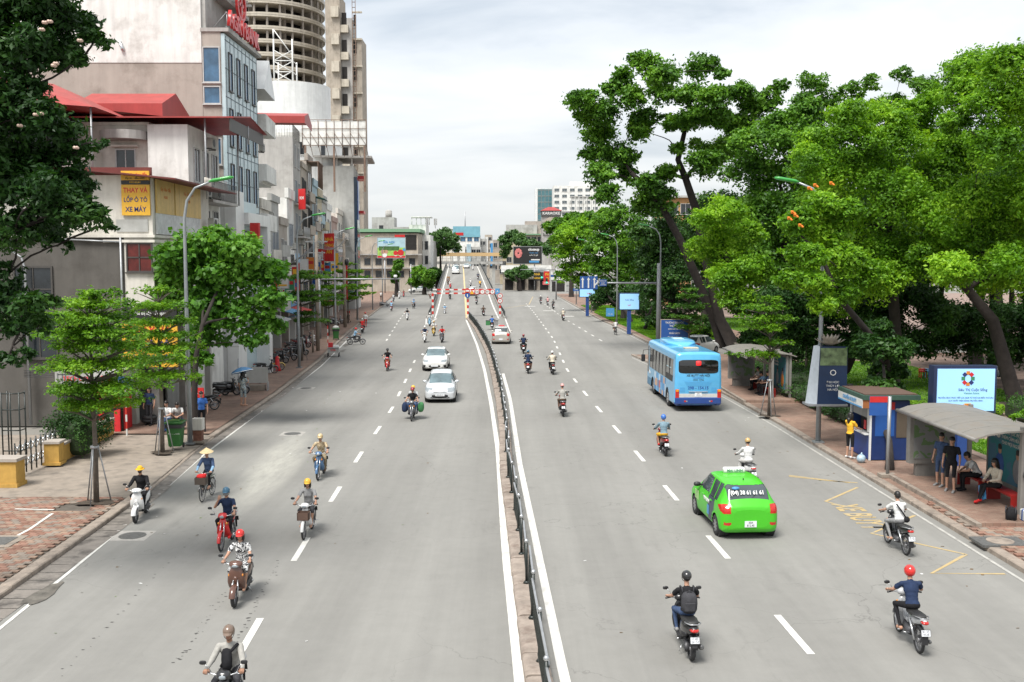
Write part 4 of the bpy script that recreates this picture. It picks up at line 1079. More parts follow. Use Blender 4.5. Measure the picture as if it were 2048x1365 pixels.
def car_wheel(K,y,x,r,w,key='rim'):
 for s in(-1,1):
  t=MB();n=28;prof=[(-w/2,r*.62),(-w/2,r*.93),(-w*.38,r),(w*.38,r),(w/2,r*.93),(w/2,r*.62)]
  vs=[(q,R*math.cos(2*PI*k/n),R*math.sin(2*PI*k/n))for k in range(n)for q,R in prof]
  t.add(vs,[(k*6+j,k*6+j+1,((k+1)%n)*6+j+1,((k+1)%n)*6+j)for k in range(n)for j in range(5)],0,True)
  wi=K.part('wheel',t,'tyre',loc=(s*x,y,r))
  b=MB();b.tube([(s*w*.22,0,0),(s*w*.30,0,0)],[r*.63,r*.64],24,1,False)
  for k in range(8):
   a=2*PI*k/8;b.T=Matrix.Translation((s*w*.42,0,0))@Matrix.Rotation(a,4,'X');b.box(-.012,.012,-.028,.028,.02,r*.60)
  b.T=Matrix.Identity(4);b.tube([(s*w*.30,0,0),(s*w*.47,0,0)],[r*.66,r*.64],24,0,False,False);b.tube([(s*w*.3,0,0),(s*w*.5,0,0)],.055,12)
  K.part('rim',b,[key,'black'],wi)

def mirrors(K,y,x,z,key):
 for s in(-1,1):
  b=MB();b.loft([(y-.07,s*(x+.09),z+.03,.09,.055),(y,s*(x+.10),z+.03,.105,.07),(y+.07,s*(x+.08),z+.02,.06,.04)],12,p=2.6);b.box(min(s*x,s*(x-.06)),max(s*x,s*(x-.06)),y-.02,y+.03,z-.01,z+.03)
  K.part('wing_mirror',b,key)

def hatchback(L=3.77,W_=1.66,H=1.52,key='body',taxi_zone=False):
 K=Kit();h=L/2;w=W_/2;wf=L/2-.76;wr=-L/2+.62
 st=[(-h,w*.58,.36,.76,w*.56,.84,w*.42),(-h+.03,w*.80,.28,.84,w*.74,.93,w*.58),(-h+.12,w*.93,.20,.90,w*.87,1.03,w*.65),(-h+.24,w*.985,.19,.93,w*.93,1.17,w*.66),(-h+.42,w,.19,.95,w*.95,1.40,w*.655),
          (-h+.62,w,.19,.955,w*.955,H-.045,w*.67),(-h+1.0,w,.19,.95,w*.955,H,w*.69),(-h+1.5,w,.19,.94,w*.95,H+.01,w*.70),(-h+2.0,w,.19,.925,w*.945,H-.02,w*.69),(-h+2.32,w,.19,.915,w*.94,H-.09,w*.68),
          (-h+2.68,w,.19,.90,w*.93,1.20,w*.69),(-h+2.98,w,.19,.88,w*.92,.985,w*.72),(-h+3.12,w*.995,.19,.86,w*.91,.93,w*.72),(-h+3.42,w*.97,.19,.79,w*.86,.85,w*.66),(-h+3.62,w*.91,.20,.70,w*.78,.76,w*.6),(-h+3.72,w*.82,.23,.62,w*.70,.67,w*.5),(-h+3.77,w*.6,.30,.55,w*.5,.58,w*.35)]
 Y,B=car_grid(st)
 b0=-h;zs=.95
 zones=[('rear_window','glass',lambda x,y,z,u,v:(y<b0+.60)&(y>b0+.19)&(np.abs(x)<w*.72)&(z>1.05)&(z<H-.07)&(v>.72),.006),
             ('windscreen','glass',lambda x,y,z,u,v:(y>b0+2.30)&(y<b0+2.97)&(z>.97)&(v>.74),.008),
             ('side_window','glass',lambda x,y,z,u,v:(y>b0+.62)&(y<b0+2.62)&(z>.985)&(z<H-.085)&(v<.79)&(np.abs(x)>.4)&(np.abs(y-(b0+1.42))>.05)&(np.abs(y-(b0+.92))>.02)&(z<.985+(b0+2.86-y)*.95)&(z<1.0+(y-b0-.35)*1.35),.008),
             ('tail_light','red',lambda x,y,z,u,v:(y<b0+.42)&(z>.74)&(z<.99)&(np.abs(x)>w*.66)&(z<1.02-(y-b0)*.2)&(z>.70+(y-b0)*.5),-.004),
             ('reflector','red',lambda x,y,z,u,v:(y<b0+.16)&(z>.42)&(z<.50)&(np.abs(x)>w*.66)&(np.abs(x)<w*.88),-.003),
             ('headlight','lamp',lambda x,y,z,u,v:(y>b0+3.38)&(z>.60)&(z<.80)&(np.abs(x)>w*.48)&(z>.60+(b0+3.75-y)*.28),-.004),
             ('grille','black',lambda x,y,z,u,v:(y>b0+3.6)&(z>.27)&(z<.475)&(np.abs(x)<w*.62-(z-.27)*.55),.012),
             ('upper_grille','black',lambda x,y,z,u,v:(y>b0+3.6)&(z>.585)&(z<.615)&(np.abs(x)<w*.42),.006)]
 if taxi_zone:zones.insert(3,('door_advert','advert',lambda x,y,z,u,v:(y>b0+.80)&(y<b0+1.42)&(z>.30)&(z<.97)&(x<-.5)&(np.hypot(y-wr,z-.29)>.41),-.002))
 bi=shell(K,Y,B,zones,arches=((wf,.29,.345),(wr,.29,.345)))
 b=MB();
 for yc in(wf,wr):
  for s in(-1,1):b.tube([(s*(w-.30),yc,.30),(s*(w-.05),yc,.30)],.36,20,smooth=False)
 b.box(-w+.12,w-.12,-h+.25,h-.3,.17,.30);K.part('underbody',b,'black')
 car_wheel(K,wf,w-.10,.29,.19);car_wheel(K,wr,w-.10,.29,.19)
 mirrors(K,b0+2.52,w*.93,1.0,'mirror')
 # wipers, badge, plates, handles, aerial, seams
 b=MB();b.ell((0,b0+.045,.93),(.05,.02,.028));K.part('badge',b,'metal',bi)
 b=MB();b.box(-.24,.24,-.008,.006,-.055,.055);K.part('number_plate',b,'plate',bi,loc=(0,h+.018,.44),rot=(0,0,0))
 b=MB();b.box(-.165,.165,-.008,.008,-.085,.085);K.part('number_plate',b,'plate',bi,loc=(0,b0-.012,.46))
 b=MB();b.ell((0,h-.02,.60),(.055,.02,.03));K.part('badge',b,'metal',bi)
 for s in(-1,1):
  for yy_ in(b0+1.12,b0+1.95):
   b=MB();b.cbox((s*(w-.005),yy_,.88),(.035,.17,.032),0,.008);K.part('door_handle',b,'handle',bi)
  b=MB();b.tube([(s*.16,b0+2.93,.985),(s*.42,b0+2.86,1.035)],.008,4);b.tube([(s*.5,b0+2.98,.965),(s*.02,b0+2.90,1.02)],.008,4);K.part('wiper',b,'black',bi)
 b=MB();b.tube([(0,b0+.15,1.07),(.22,b0+.28,1.22)],.009,4);K.part('rear_wiper',b,'black',bi)
 b=MB();b.box(-.012,.012,b0+.75,b0+.78,H+.0,H+.05);K.part('aerial',b,'black',bi)
 b=MB();b.loft([(h-.04,0,.385,.44,.095),(h+.004,0,.385,.43,.09)],20,p=3.4);K.part('grille',b,'black',bi)
 b=MB();b.loft([(h-.03,0,.60,.36,.016),(h-.005,0,.60,.34,.012)],12,p=3);K.part('upper_grille',b,'black',bi)
 for s in(-1,1):
  b=MB();b.loft([(h-.16,s*.60,.40,.09,.075),(h-.10,s*.60,.40,.085,.07)],12,p=2.2);b.loft([(h-.10,s*.60,.40,.045,.045),(h-.085,s*.60,.40,.04,.04)],12,1,p=2);K.part('fog_lamp',b,['black','lamp'],bi)
 return K
def sedan_front():
 """long-nosed white car seen from the front"""
 K=Kit();L=4.5;h=L/2;w=.877;b0=-h;wf=h-.90;wr=-h+.95;H=1.46
 st=[(b0,w*.7,.34,.84,w*.68,.92,w*.5),(b0+.05,w*.9,.26,.90,w*.85,1.0,w*.62),(b0+.2,w*.97,.2,.96,w*.92,1.06,w*.68),(b0+.5,w,.19,.97,w*.94,1.14,w*.67),(b0+.95,w,.19,.965,w*.945,1.38,w*.66),(b0+1.4,w,.19,.955,w*.945,H-.01,w*.68),(b0+2.0,w,.19,.945,w*.945,H,w*.70),
          (b0+2.4,w,.19,.93,w*.94,H-.03,w*.69),(b0+2.7,w,.19,.92,w*.935,1.34,w*.67),(b0+3.05,w,.19,.90,w*.93,1.12,w*.70),(b0+3.35,w,.19,.88,w*.925,.97,w*.74),(b0+3.5,w*.995,.19,.86,w*.92,.94,w*.74),(b0+3.95,w*.97,.19,.79,w*.87,.855,w*.68),(b0+4.25,w*.91,.20,.70,w*.8,.76,w*.62),(b0+4.40,w*.83,.22,.62,w*.72,.67,w*.54),(b0+4.50,w*.62,.28,.55,w*.52,.58,w*.4)]
 Y,B=car_grid(st)
 zones=[('windscreen','glass',lambda x,y,z,u,v:(y>b0+2.60)&(y<b0+3.36)&(z>.97)&(v>.74),.008),
             ('rear_window','glass',lambda x,y,z,u,v:(y<b0+1.25)&(y>b0+.5)&(z>1.09)&(z<H-.05)&(v>.74),.006),
             ('side_window','glass',lambda x,y,z,u,v:(y>b0+.62)&(y<b0+2.95)&(z>.985)&(z<H-.085)&(v<.79)&(np.abs(x)>.4)&(np.abs(y-(b0+1.75))>.05)&(z<.985+(b0+3.2-y)*.72)&(z<1.0+(y-b0-.5)*.6),.008),
             ('headlight','lamp',lambda x,y,z,u,v:(y>b0+4.0)&(z>.60)&(z<.79)&(np.abs(x)>w*.50)&(z>.60+(b0+4.5-y)*.26),-.004),
             ('grille','black',lambda x,y,z,u,v:(y>b0+4.2)&(z>.25)&(z<.455)&(np.abs(x)<w*.40+(z-.25)*.75),.015),
             ('fog_lamp','black',lambda x,y,z,u,v:(y>b0+4.1)&(z>.27)&(z<.45)&(np.abs(x)>w*.70)&(np.abs(x)<w*.90),.008),
             ('tail_light','red',lambda x,y,z,u,v:(y<b0+.3)&(z>.72)&(z<.92)&(np.abs(x)>w*.58),-.004)]
 bi=shell(K,Y,B,zones,arches=((wf,.31,.365),(wr,.31,.365)))
 b=MB()
 for yc in(wf,wr):
  for s in(-1,1):b.tube([(s*(w-.30),yc,.31),(s*(w-.05),yc,.31)],.38,20,smooth=False)
 b.box(-w+.12,w-.12,-h+.25,h-.3,.17,.30);K.part('underbody',b,'black')
 car_wheel(K,wf,w-.10,.31,.2);car_wheel(K,wr,w-.10,.31,.2);mirrors(K,b0+2.95,w*.93,.99,'mirror')
 b=MB();b.box(-.24,.24,-.008,.01,-.055,.055);K.part('number_plate',b,'plate',bi,loc=(0,h+.02,.40))
 b=MB();b.ell((0,h-.03,.60),(.06,.02,.04));K.part('badge',b,'metal',bi)
 b=MB();b.loft([(h-.05,0,.37,.42,.10),(h+.004,0,.37,.40,.09)],20,p=2.6);K.part('grille',b,'black',bi)
 for s in(-1,1):
  b=MB();b.loft([(h-.22,s*.68,.37,.085,.09),(h-.13,s*.68,.37,.075,.08)],12,p=2.6);K.part('fog_lamp',b,'black',bi)
 b=MB();b.box(-.45,.45,b0+1.7,b0+2.2,H+.005,H+.028);K.part('sunroof',b,'glass',bi)
 for s in(-1,1):
  b=MB();b.tube([(s*.5,b0+3.36,.95),(s*.0,b0+3.28,1.0)],.008,4);K.part('wiper',b,'black',bi)
 return K
KH=hatchback();KHT=hatchback(taxi_zone=True);KSD=sedan_front()

def van_kit(L=4.0,W_=1.6,H=1.95):
 K=Kit();h=L/2;w=W_/2;b0=-h;wf=h-.75;wr=-h+.75
 st=[(b0,w*.9,.28,1.0,w*.93,H-.12,w*.82),(b0+.05,w*.97,.22,1.02,w*.97,H-.04,w*.85),(b0+.3,w,.2,1.02,w*.98,H,w*.86),(b0+1.5,w,.2,1.02,w*.98,H+.01,w*.86),(b0+2.8,w,.2,1.02,w*.98,H-.01,w*.85),(b0+3.2,w,.2,1.0,w*.96,H-.10,w*.82),(b0+3.55,w,.2,.98,w*.94,1.45,w*.80),(b0+3.78,w*.98,.22,.95,w*.92,1.06,w*.80),(b0+3.92,w*.95,.24,.85,w*.88,.93,w*.7),(b0+L,w*.85,.3,.7,w*.75,.75,w*.55)]
 Y,B=car_grid(st)
 zones=[('windscreen','glass',lambda x,y,z,u,v:(y>b0+3.18)&(z>1.06)&(z<H-.1)&(v>.72),.006),
             ('side_window','glass',lambda x,y,z,u,v:(y>b0+.4)&(y<b0+3.35)&(z>1.08)&(z<H-.22)&(v<.8)&(np.abs(x)>.4)&(np.mod(y-b0,1.05)>.1),.006),
             ('rear_window','glass',lambda x,y,z,u,v:(y<b0+.06)&(z>1.1)&(z<H-.25),.006),
             ('headlight','lamp',lambda x,y,z,u,v:(y>b0+3.72)&(z>.62)&(z<.86)&(np.abs(x)>w*.5),-.003),
             ('grille','black',lambda x,y,z,u,v:(y>b0+3.8)&(z>.32)&(z<.5)&(np.abs(x)<w*.6),.01),
             ('tail_light','red',lambda x,y,z,u,v:(y<b0+.12)&(z>.75)&(z<1.1)&(np.abs(x)>w*.78),-.003)]
 bi=shell(K,Y,B,zones,arches=((wf,.3,.36),(wr,.3,.36)))
 b=MB()
 for yc in(wf,wr):
  for s in(-1,1):b.tube([(s*(w-.3),yc,.3),(s*(w-.05),yc,.3)],.37,20,smooth=False)
 b.box(-w+.1,w-.1,-h+.2,h-.3,.18,.3);K.part('underbody',b,'black')
 car_wheel(K,wf,w-.1,.3,.18);car_wheel(K,wr,w-.1,.3,.18);mirrors(K,b0+3.55,w*.97,1.15,'black')
 b=MB();b.box(-.24,.24,-.01,.012,-.055,.055);K.part('number_plate',b,'plate',bi,loc=(0,h,.45));return K
KV=van_kit()
M_cglass=glassy('car_glass',(.05,.065,.07));M_wind=mat('windscreen_glass',(.10,.15,.165),r=.07,var=.5,sc=1.3,spec=.9,coat=.4)
def car(K,label,loc,rz,body,cat='car',name='car',glass=None,over=None,group=None,sc=1.0,skip=()):
 M=dict(tyre=asph_d,rim=mat('alloy_silver',(.40,.41,.42),r=.3,metal=.8),body=body,black=blackp,glass=M_wind if glass is None else glass,red=BM['red'],lamp=LAMPG,metal=chrome,plate=BM['plate'],mirror=body,handle=body,advert=blackp)
 M.update(over or{});t=root(name,label,cat,loc,rz,group,sc);obs=K.fill(t,M,skip)
 return t,[o for o in obs if o]
def find(obs,n):return[o for o in obs if o.name.split('.')[0]==n]

def bus_kit():
 K=Kit();L=8.7;h=L/2;w=1.17;H=2.95;b0=-h;wf=h-1.95;wr=-h+2.05
 def sec(y,ww,zb,zt,r=.16):
  pts=[(0,zb),(ww-.1,zb),(ww,zb+.08),(ww,zb+.35),(ww,zb+.8),(ww*.998,1.2),(ww*.99,1.7),(ww*.975,2.3),(ww*.96,zt-.22),(ww*.92,zt-.07),(ww*.78,zt-.01),(ww*.4,zt+.025),(0,zt+.03)]
  return pts
 ST=[(b0,.90,.34,H-.12),(b0+.015,.99,.32,H-.07),(b0+.06,1.0,.30,H-.02),(b0+.2,1.0,.30,H)]+[(b0+.2+(L-.5)*k/6,1.0,.30,H)for k in range(1,7)]+[(h-.08,1.0,.3,H-.05),(h,.93,.34,H-.18)]
 R=np.array([sec(y,w*f,zb,zt)for(y,f,zb,zt)in ST]);Yb=np.array([s[0]for s in ST])
 # linear resampling keeps the bus boxy
 n=26;A=[];Y=[]
 for i in range(len(ST)-1):
  m_=max(1,int((Yb[i+1]-Yb[i])/.05))
  for k in range(m_):t=k/m_;A.append(R[i]*(1-t)+R[i+1]*t);Y.append(Yb[i]*(1-t)+Yb[i+1]*t)
 A.append(R[-1]);Y.append(Yb[-1]);A=np.array(A);Y=np.array(Y);B=[]
 for a in A:
  r=[]
  for j in range(len(a)-1):
   m_=max(1,int(np.linalg.norm(R[5][j+1]-R[5][j])/.055))
   for k in range(m_):r.append(a[j]*(1-k/m_)+a[j+1]*(k/m_))
  r.append(a[-1]);B.append(r)
 B=np.array(B)
 zones=[('side_window','glass',lambda x,y,z,u,v:(y>b0+.55)&(y<h-.75)&(z>1.42)&(z<2.52)&(np.abs(x)>.8)&(z>1.42+np.maximum(0,(b0+.55+.25-y))*1.0),.010),
             ('door_window','glass',lambda x,y,z,u,v:(y>h-.62)&(y<h-.12)&(z>1.1)&(z<2.6)&(np.abs(x)>.8),.010),
             ('side_advert','advert',lambda x,y,z,u,v:(y>b0+2.55)&(y<h-2.5)&(z>.38)&(z<1.36)&(np.abs(x)>.8),-.002),
             ('skirt','skirt',lambda x,y,z,u,v:(z<.80)&(y>h-1.5),-.002),
             ('lower_skirt','blue',lambda x,y,z,u,v:(z<.46)&(y<b0+.4),-.002)]
 bi=shell(K,Y,B,zones,arches=((wf,.46,.52),(wr,.46,.52)),end_caps=False)
 # front and rear faces built as panels
 b=MB();b.loft([(b0-.03,0,1.62,1.02,1.22),(b0+.0,0,1.62,1.11,1.27),(b0+.05,0,1.62,1.13,1.29)],32,p=9);rp_=K.part('rear_panel',b,'body')
 b=MB();b.loft([(h-.03,0,1.62,1.10,1.25),(h+.03,0,1.62,1.05,1.2)],32,p=9);K.part('front_panel',b,'glass')
 b=MB();b.loft([(b0-.045,0,2.25,.98,.33),(b0-.02,0,2.25,1.0,.345)],32,p=7);K.part('rear_window',b,'dglass',rp_)
 b=MB();b.loft([(b0-.06,0,2.42,.125,.11),(b0-.045,0,2.42,.13,.115)],20,p=5);K.part('stop_lamp',b,'redlamp',rp_)
 b=MB();b.cbox((0,b0-.01,.55),(2.30,.16,.36),0,.05);bp_=K.part('rear_bumper',b,'blue')
 b=MB();b.cbox((0,b0-.035,.80),(1.92,.03,.20),0,.012);K.part('white_band',b,'white',rp_)
 b=MB();b.box(-.8,.8,b0-.036,b0-.03,1.545,1.56)
 for k in range(5):b.cbox((0,b0-.033,1.50-k*.05),(1.35-k*.06,.018,.018),0)
 K.part('engine_louvre',b,'body',rp_)
 for s in(-1,1):
  b=MB();b.cbox((s*1.045,b0-.04,.90),(.19,.07,.44),0,.02);tl=K.part('tail_light',b,'red',rp_)
  b=MB();b.cbox((s*1.045,b0-.075,1.06),(.15,.012,.11),0,.004);K.part('indicator_lens',b,'orange',tl)
  b=MB();b.cbox((s*.66,b0-.095,.53),(.10,.02,.08),0,.008);b.cbox((s*.57,b0-.095,.53),(.07,.02,.07),1,.008);K.part('fog_lamp',b,['red','lamp'],bp_)
  b=MB();b.cbox((s*.78,b0-.032,1.10),(.24,.012,.22),0);K.part('inspection_flap',b,'body2',rp_)
 b=MB();b.cbox((0,b0-.06,1.00),(.95,.05,.035),0,.01);K.part('plate_lamp_bar',b,'metal',rp_)
 b=MB();b.cbox((0,b0-.058,.86),(.34,.012,.20),0);K.part('number_plate',b,'plate',rp_)
 b=MB();b.loft([(b0+3.6,0,H+.02,.2,.02),(b0+4.3,0,H+.08,.72,.12),(b0+5.0,0,H+.10,.82,.17),(b0+6.6,0,H+.10,.82,.17),(b0+7.1,0,H+.06,.74,.08)],20,p=4);K.part('roof_air_conditioner',b,'body')
 b=MB();b.cbox((0,b0+5.6,H+.275),(.55,.9,.02));K.part('unit_grille',b,'pale')
 b=MB();b.cbox((0,b0+1.9,H+.06),(.72,.55,.07),0,.02);K.part('roof_hatch',b,'pale2')
 for s in(-1,1):
  for k in range(1,7):
   y=b0+.55+(L-1.3)*k/7;b=MB();b.box(s*w*.978-.02,s*w*.978+.012,y-.025,y+.025,1.42,2.52);K.part('window_pillar',b,'black',bi)
  for k in(1,2):y=b0+.7+k*.75;b=MB();b.box(s*w*.975-.01,s*w*.975+.012,y-.22,y+.22,2.05,2.08);K.part('vent_bar',b,'pale',bi)
  b=MB();b.box(s*1.163-.004,s*1.163+.008,b0+.62,b0+2.5,1.42,1.72);K.part('louvred_panel',b,'black',bi)
 for s in(-1,1):
  b=MB();b.tube([(s*1.1,h,2.35),(s*1.38,h+.15,2.3),(s*1.42,h+.12,2.0)],.018,6);b.cbox((s*1.40,h+.1,1.85),(.22,.12,.42),0,.03);K.part('wing_mirror',b,'black')
 b=MB();b.box(-1.0,1.0,-h+.3,h-.3,.28,.5)
 for yc in(wf,wr):
  for s in(-1,1):b.tube([(s*.75,yc,.5),(s*1.12,yc,.5)],.53,24,smooth=False)
 K.part('underbody',b,'black')
 car_wheel(K,wf,1.0,.46,.26,'rimw');car_wheel(K,wr,1.0,.46,.30,'rimw');return K
def hatch_advert():
 m=bpy.data.materials.new('bus_side_advert');m.use_nodes=True;n=m.node_tree;p=n.nodes['Principled BSDF']
 t=n.nodes.new('ShaderNodeTexCoord');mp=n.nodes.new('ShaderNodeMapping');mp.inputs['Scale'].default_value=(0.01,2.2,2.6);n.links.new(t.outputs['Object'],mp.inputs[0])
 v=n.nodes.new('ShaderNodeTexVoronoi');v.distance='CHEBYCHEV';v.inputs['Scale'].default_value=1.0;v.inputs['Randomness'].default_value=.35;n.links.new(mp.outputs[0],v.inputs['Vector'])
 s=n.nodes.new('ShaderNodeSeparateColor');n.links.new(v.outputs['Color'],s.inputs[0]);r=n.nodes.new('ShaderNodeValToRGB');r.color_ramp.interpolation='CONSTANT';n.links.new(s.outputs[0],r.inputs[0])
 cols=[(0,(.08,.28,.55)),(.3,(.15,.42,.72)),(.5,(.5,.62,.72)),(.62,(.55,.36,.25)),(.72,(.06,.2,.42)),(.9,(.5,.12,.1))]
 r.color_ramp.elements[0].color=(*cols[0][1],1);r.color_ramp.elements[1].position=cols[-1][0];r.color_ramp.elements[1].color=(*cols[-1][1],1)
 for q,c in cols[1:-1]:e=r.color_ramp.elements.new(q);e.color=(*c,1)
 n.links.new(r.outputs[0],p.inputs['Base Color']);p.inputs['Roughness'].default_value=.4;return m
# ================================================================ TREES AND PLANTS
def leafmat(name,c1,c2,c3,tr=.30,sc=.35):
 m=bpy.data.materials.new(name);m.use_nodes=True;n=m.node_tree;p=n.nodes['Principled BSDF'];out=[q for q in n.nodes if q.type=='OUTPUT_MATERIAL'][0]
 ge=n.nodes.new('ShaderNodeNewGeometry');t=n.nodes.new('ShaderNodeTexCoord')
 no=n.nodes.new('ShaderNodeTexNoise');no.inputs['Scale'].default_value=sc;no.inputs['Detail'].default_value=3;n.links.new(t.outputs['Object'],no.inputs['Vector'])
 a=n.nodes.new('ShaderNodeMath');a.operation='MULTIPLY_ADD';a.inputs[1].default_value=.55;n.links.new(ge.outputs['Random Per Island'],a.inputs[0])
 q=n.nodes.new('ShaderNodeMath');q.operation='MULTIPLY_ADD';q.inputs[1].default_value=2.2;q.inputs[2].default_value=-.88;n.links.new(no.outputs['Fac'],q.inputs[0]);n.links.new(q.outputs[0],a.inputs[2])
 r=n.nodes.new('ShaderNodeValToRGB');n.links.new(a.outputs[0],r.inputs[0]);r.color_ramp.elements[0].color=(*c1,1);r.color_ramp.elements[0].position=.05;r.color_ramp.elements[1].color=(*c3,1)
 e=r.color_ramp.elements.new(.5);e.color=(*c2,1)
 n.links.new(r.outputs[0],p.inputs['Base Color']);p.inputs['Roughness'].default_value=.5;p.inputs['Specular IOR Level'].default_value=.35
 tl=n.nodes.new('ShaderNodeBsdfTranslucent');hs=n.nodes.new('ShaderNodeMixRGB');hs.blend_type='MULTIPLY';hs.inputs[0].default_value=1;hs.inputs[2].default_value=(1.0,1.0,.35,1);n.links.new(r.outputs[0],hs.inputs[1]);n.links.new(hs.outputs[0],tl.inputs['Color'])
 mx=n.nodes.new('ShaderNodeMixShader');mx.inputs[0].default_value=tr;n.links.new(p.outputs[0],mx.inputs[1]);n.links.new(tl.outputs[0],mx.inputs[2]);n.links.new(mx.outputs[0],out.inputs[0]);return m
LM=dict(mid=leafmat('leaf_mid_green',(.03,.09,.010),(.085,.22,.018),(.20,.40,.035),tr=.36),
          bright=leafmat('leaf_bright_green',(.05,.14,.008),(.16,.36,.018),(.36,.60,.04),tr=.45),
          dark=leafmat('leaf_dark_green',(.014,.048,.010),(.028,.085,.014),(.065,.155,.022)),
          big=leafmat('leaf_broad_green',(.045,.14,.014),(.11,.28,.03),(.22,.42,.07),tr=.4),
          tier=leafmat('leaf_tier_green',(.05,.15,.010),(.13,.30,.016),(.26,.46,.03),tr=.45,sc=.8),
          far=leafmat('leaf_far_green',(.04,.10,.03),(.07,.16,.04),(.12,.24,.06)),
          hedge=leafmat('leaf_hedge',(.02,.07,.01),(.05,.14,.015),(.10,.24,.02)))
M_bark=mat('bark_dark',(.028,.022,.019),r=.95,var=.45,sc=3,bump=.8);M_bark2=mat('bark_grey',(.13,.11,.09),r=.95,var=.35,sc=5,bump=.7)

def leaves(centers,radii,n,size,seed,flat=1.0,shell=.62,up=.45,aspect=.5,spray=11,sprd=.32,droop=0.0,name='crown'):
 """centers (k,3), radii (k,3): leaf sprays over and inside uneven lobes"""
 r=np.random.default_rng(seed);centers=np.asarray(centers,float);radii=np.asarray(radii,float)
 if radii.ndim==1:radii=np.repeat(radii[:,None],3,1)
 if flat==1.0 and shell>.2 and len(centers)>3:
  # each lobe breaks up into a core and uneven satellites, so no outline stays round
  k=5;dd=r.normal(size=(len(centers),k,3));dd/=np.linalg.norm(dd,axis=2,keepdims=True);dd[:,:,2]=np.abs(dd[:,:,2])*.9-.2
  sc_=r.uniform(.55,1.05,(len(centers),k,1));sat=centers[:,None]+dd*radii[:,None]*sc_
  sr=radii[:,None]*r.uniform(.32,.58,(len(centers),k,1))*np.array([1.15,1.15,.8])
  centers=np.concatenate([centers,sat.reshape(-1,3)]);radii=np.concatenate([radii*.84,sr.reshape(-1,3)])
 area=(radii[:,0]*radii[:,1]+radii[:,0]*radii[:,2]+radii[:,1]*radii[:,2]);pr=area/area.sum()
 ns=max(1,n//spray);li=r.choice(len(centers),ns,p=pr)
 d=r.normal(size=(ns,3));d[:,2]+=.18;d/=np.linalg.norm(d,axis=1,keepdims=True)
 # bumpy lobes
 ph=r.uniform(0,6.28,(len(centers),4));P=ph[li]
 bump=1+.16*np.sin(3*np.arctan2(d[:,1],d[:,0])+P[:,0])*np.cos(4*d[:,2]+P[:,1])+.12*np.sin(7*d[:,0]+P[:,2])*np.sin(6*d[:,2]+P[:,3])
 rad_=(shell+(1.03-shell)*r.random(ns)**.6)*bump
 sc=centers[li]+d*radii[li]*rad_[:,None]
 S=np.repeat(np.arange(ns),spray);N=len(S);rm=radii.mean(1)[li][S]
 off=r.normal(size=(N,3))*(sprd*np.minimum(rm,1.4)*.62)[:,None];off[:,2]*=.5*flat
 off[:,2]-=droop*(off[:,0]**2+off[:,1]**2)
 pos=sc[S]+off
 nn=d[S]*.55+r.normal(size=(N,3))*.55;nn[:,2]+=up;nn/=np.linalg.norm(nn,axis=1,keepdims=True)
 t=r.normal(size=(N,3));t-=nn*(t*nn).sum(1,keepdims=True);t/=np.linalg.norm(t,axis=1,keepdims=True);s=np.cross(nn,t)
 L=size*r.uniform(.5,1.35,N)[:,None];w=L*aspect
 bend=nn*L*.14
 V4=np.stack([pos-t*L*.5,pos+s*w*.5-bend*.2,pos+t*L*.5-bend,pos-s*w*.5-bend*.2],1).reshape(-1,3)
 me=bpy.data.meshes.new(name);me.vertices.add(N*4);me.vertices.foreach_set('co',V4.ravel().astype(np.float32))
 me.loops.add(N*4);me.loops.foreach_set('vertex_index',np.arange(N*4,dtype=np.int32));me.polygons.add(N)
 me.polygons.foreach_set('loop_start',np.arange(0,N*4,4,dtype=np.int32));me.polygons.foreach_set('loop_total',np.full(N,4,dtype=np.int32))
 me.update();me.validate();return me

def limb(b,A,B,r0,r1,seed=0,bow=.12,n=6):
 A,B=Vector(A),Vector(B);r=random.Random(seed);L=(B-A).length
 o=Vector((r.uniform(-1,1),r.uniform(-1,1),r.uniform(0.2,1)))*L*bow
 pts=[];rs=[]
 for i in range(n+1):
  t=i/n;pts.append(A+(B-A)*t+o*math.sin(PI*t)+Vector((r.uniform(-1,1),r.uniform(-1,1),r.uniform(-1,1)))*L*.015*(0<i<n));rs.append(r0+(r1-r0)*t)
 b.tube(pts,rs,7 if r0>.06 else 5,0,True,False)

def tree(label,base,trunk,lobes,key,size,n,seed,bark=None,name='tree',group=None,tr=.5,shell=.55,up=.45,limbs=True,lr=.09,aspect=.5,spray=11,sprd=.34):
 """trunk: world points from the foot up; lobes: (Vector centre, radius) in world space"""
 base=Vector(base);t=root(name,label,'tree',base,0,group)
 b=MB();pts=[Vector(p)-base for p in trunk];k=len(pts)
 b.tube([pts[0]+Vector((0,0,-.25))]+[pts[0]+Vector((0,0,.25))]+pts[1:],[tr*1.5,tr*1.12]+[tr*(1-.62*i/(k-1))for i in range(1,k)],12,0,True)
 b.build('trunk',bark or M_bark,t)
 if limbs:
  lb=MB();nodes=[(p,tr*(1-.62*i/(k-1)))for i,p in enumerate(pts)if i>=max(1,k//2)]
  order=sorted(range(len(lobes)),key=lambda i:min((Vector(lobes[i][0])-base-q[0]).length for q in nodes))
  for i in order:
   c=Vector(lobes[i][0])-base
   cand=sorted(nodes,key=lambda q:(c-q[0]).length+(2.0 if q[0].z>c.z-.2 else 0))[0]
   r0=min(cand[1]*.75,.035+.028*(c-cand[0]).length+lr)
   r0=min(r0,cand[1]*.8)
   limb(lb,cand[0],c,r0,max(.02,r0*.45),seed*100+i);nodes.append((c,max(.035,r0*.5)));nodes.append((cand[0].lerp(c,.55),r0*.75))
  lb.build('limbs',bark or M_bark,t)
 me=leaves([Vector(c)-base for c,r in lobes],[r for c,r in lobes],n,size,seed,shell=shell,up=up,aspect=aspect,spray=spray,sprd=sprd)
 me.materials.append(LM[key]);link('crown',me,t);return t
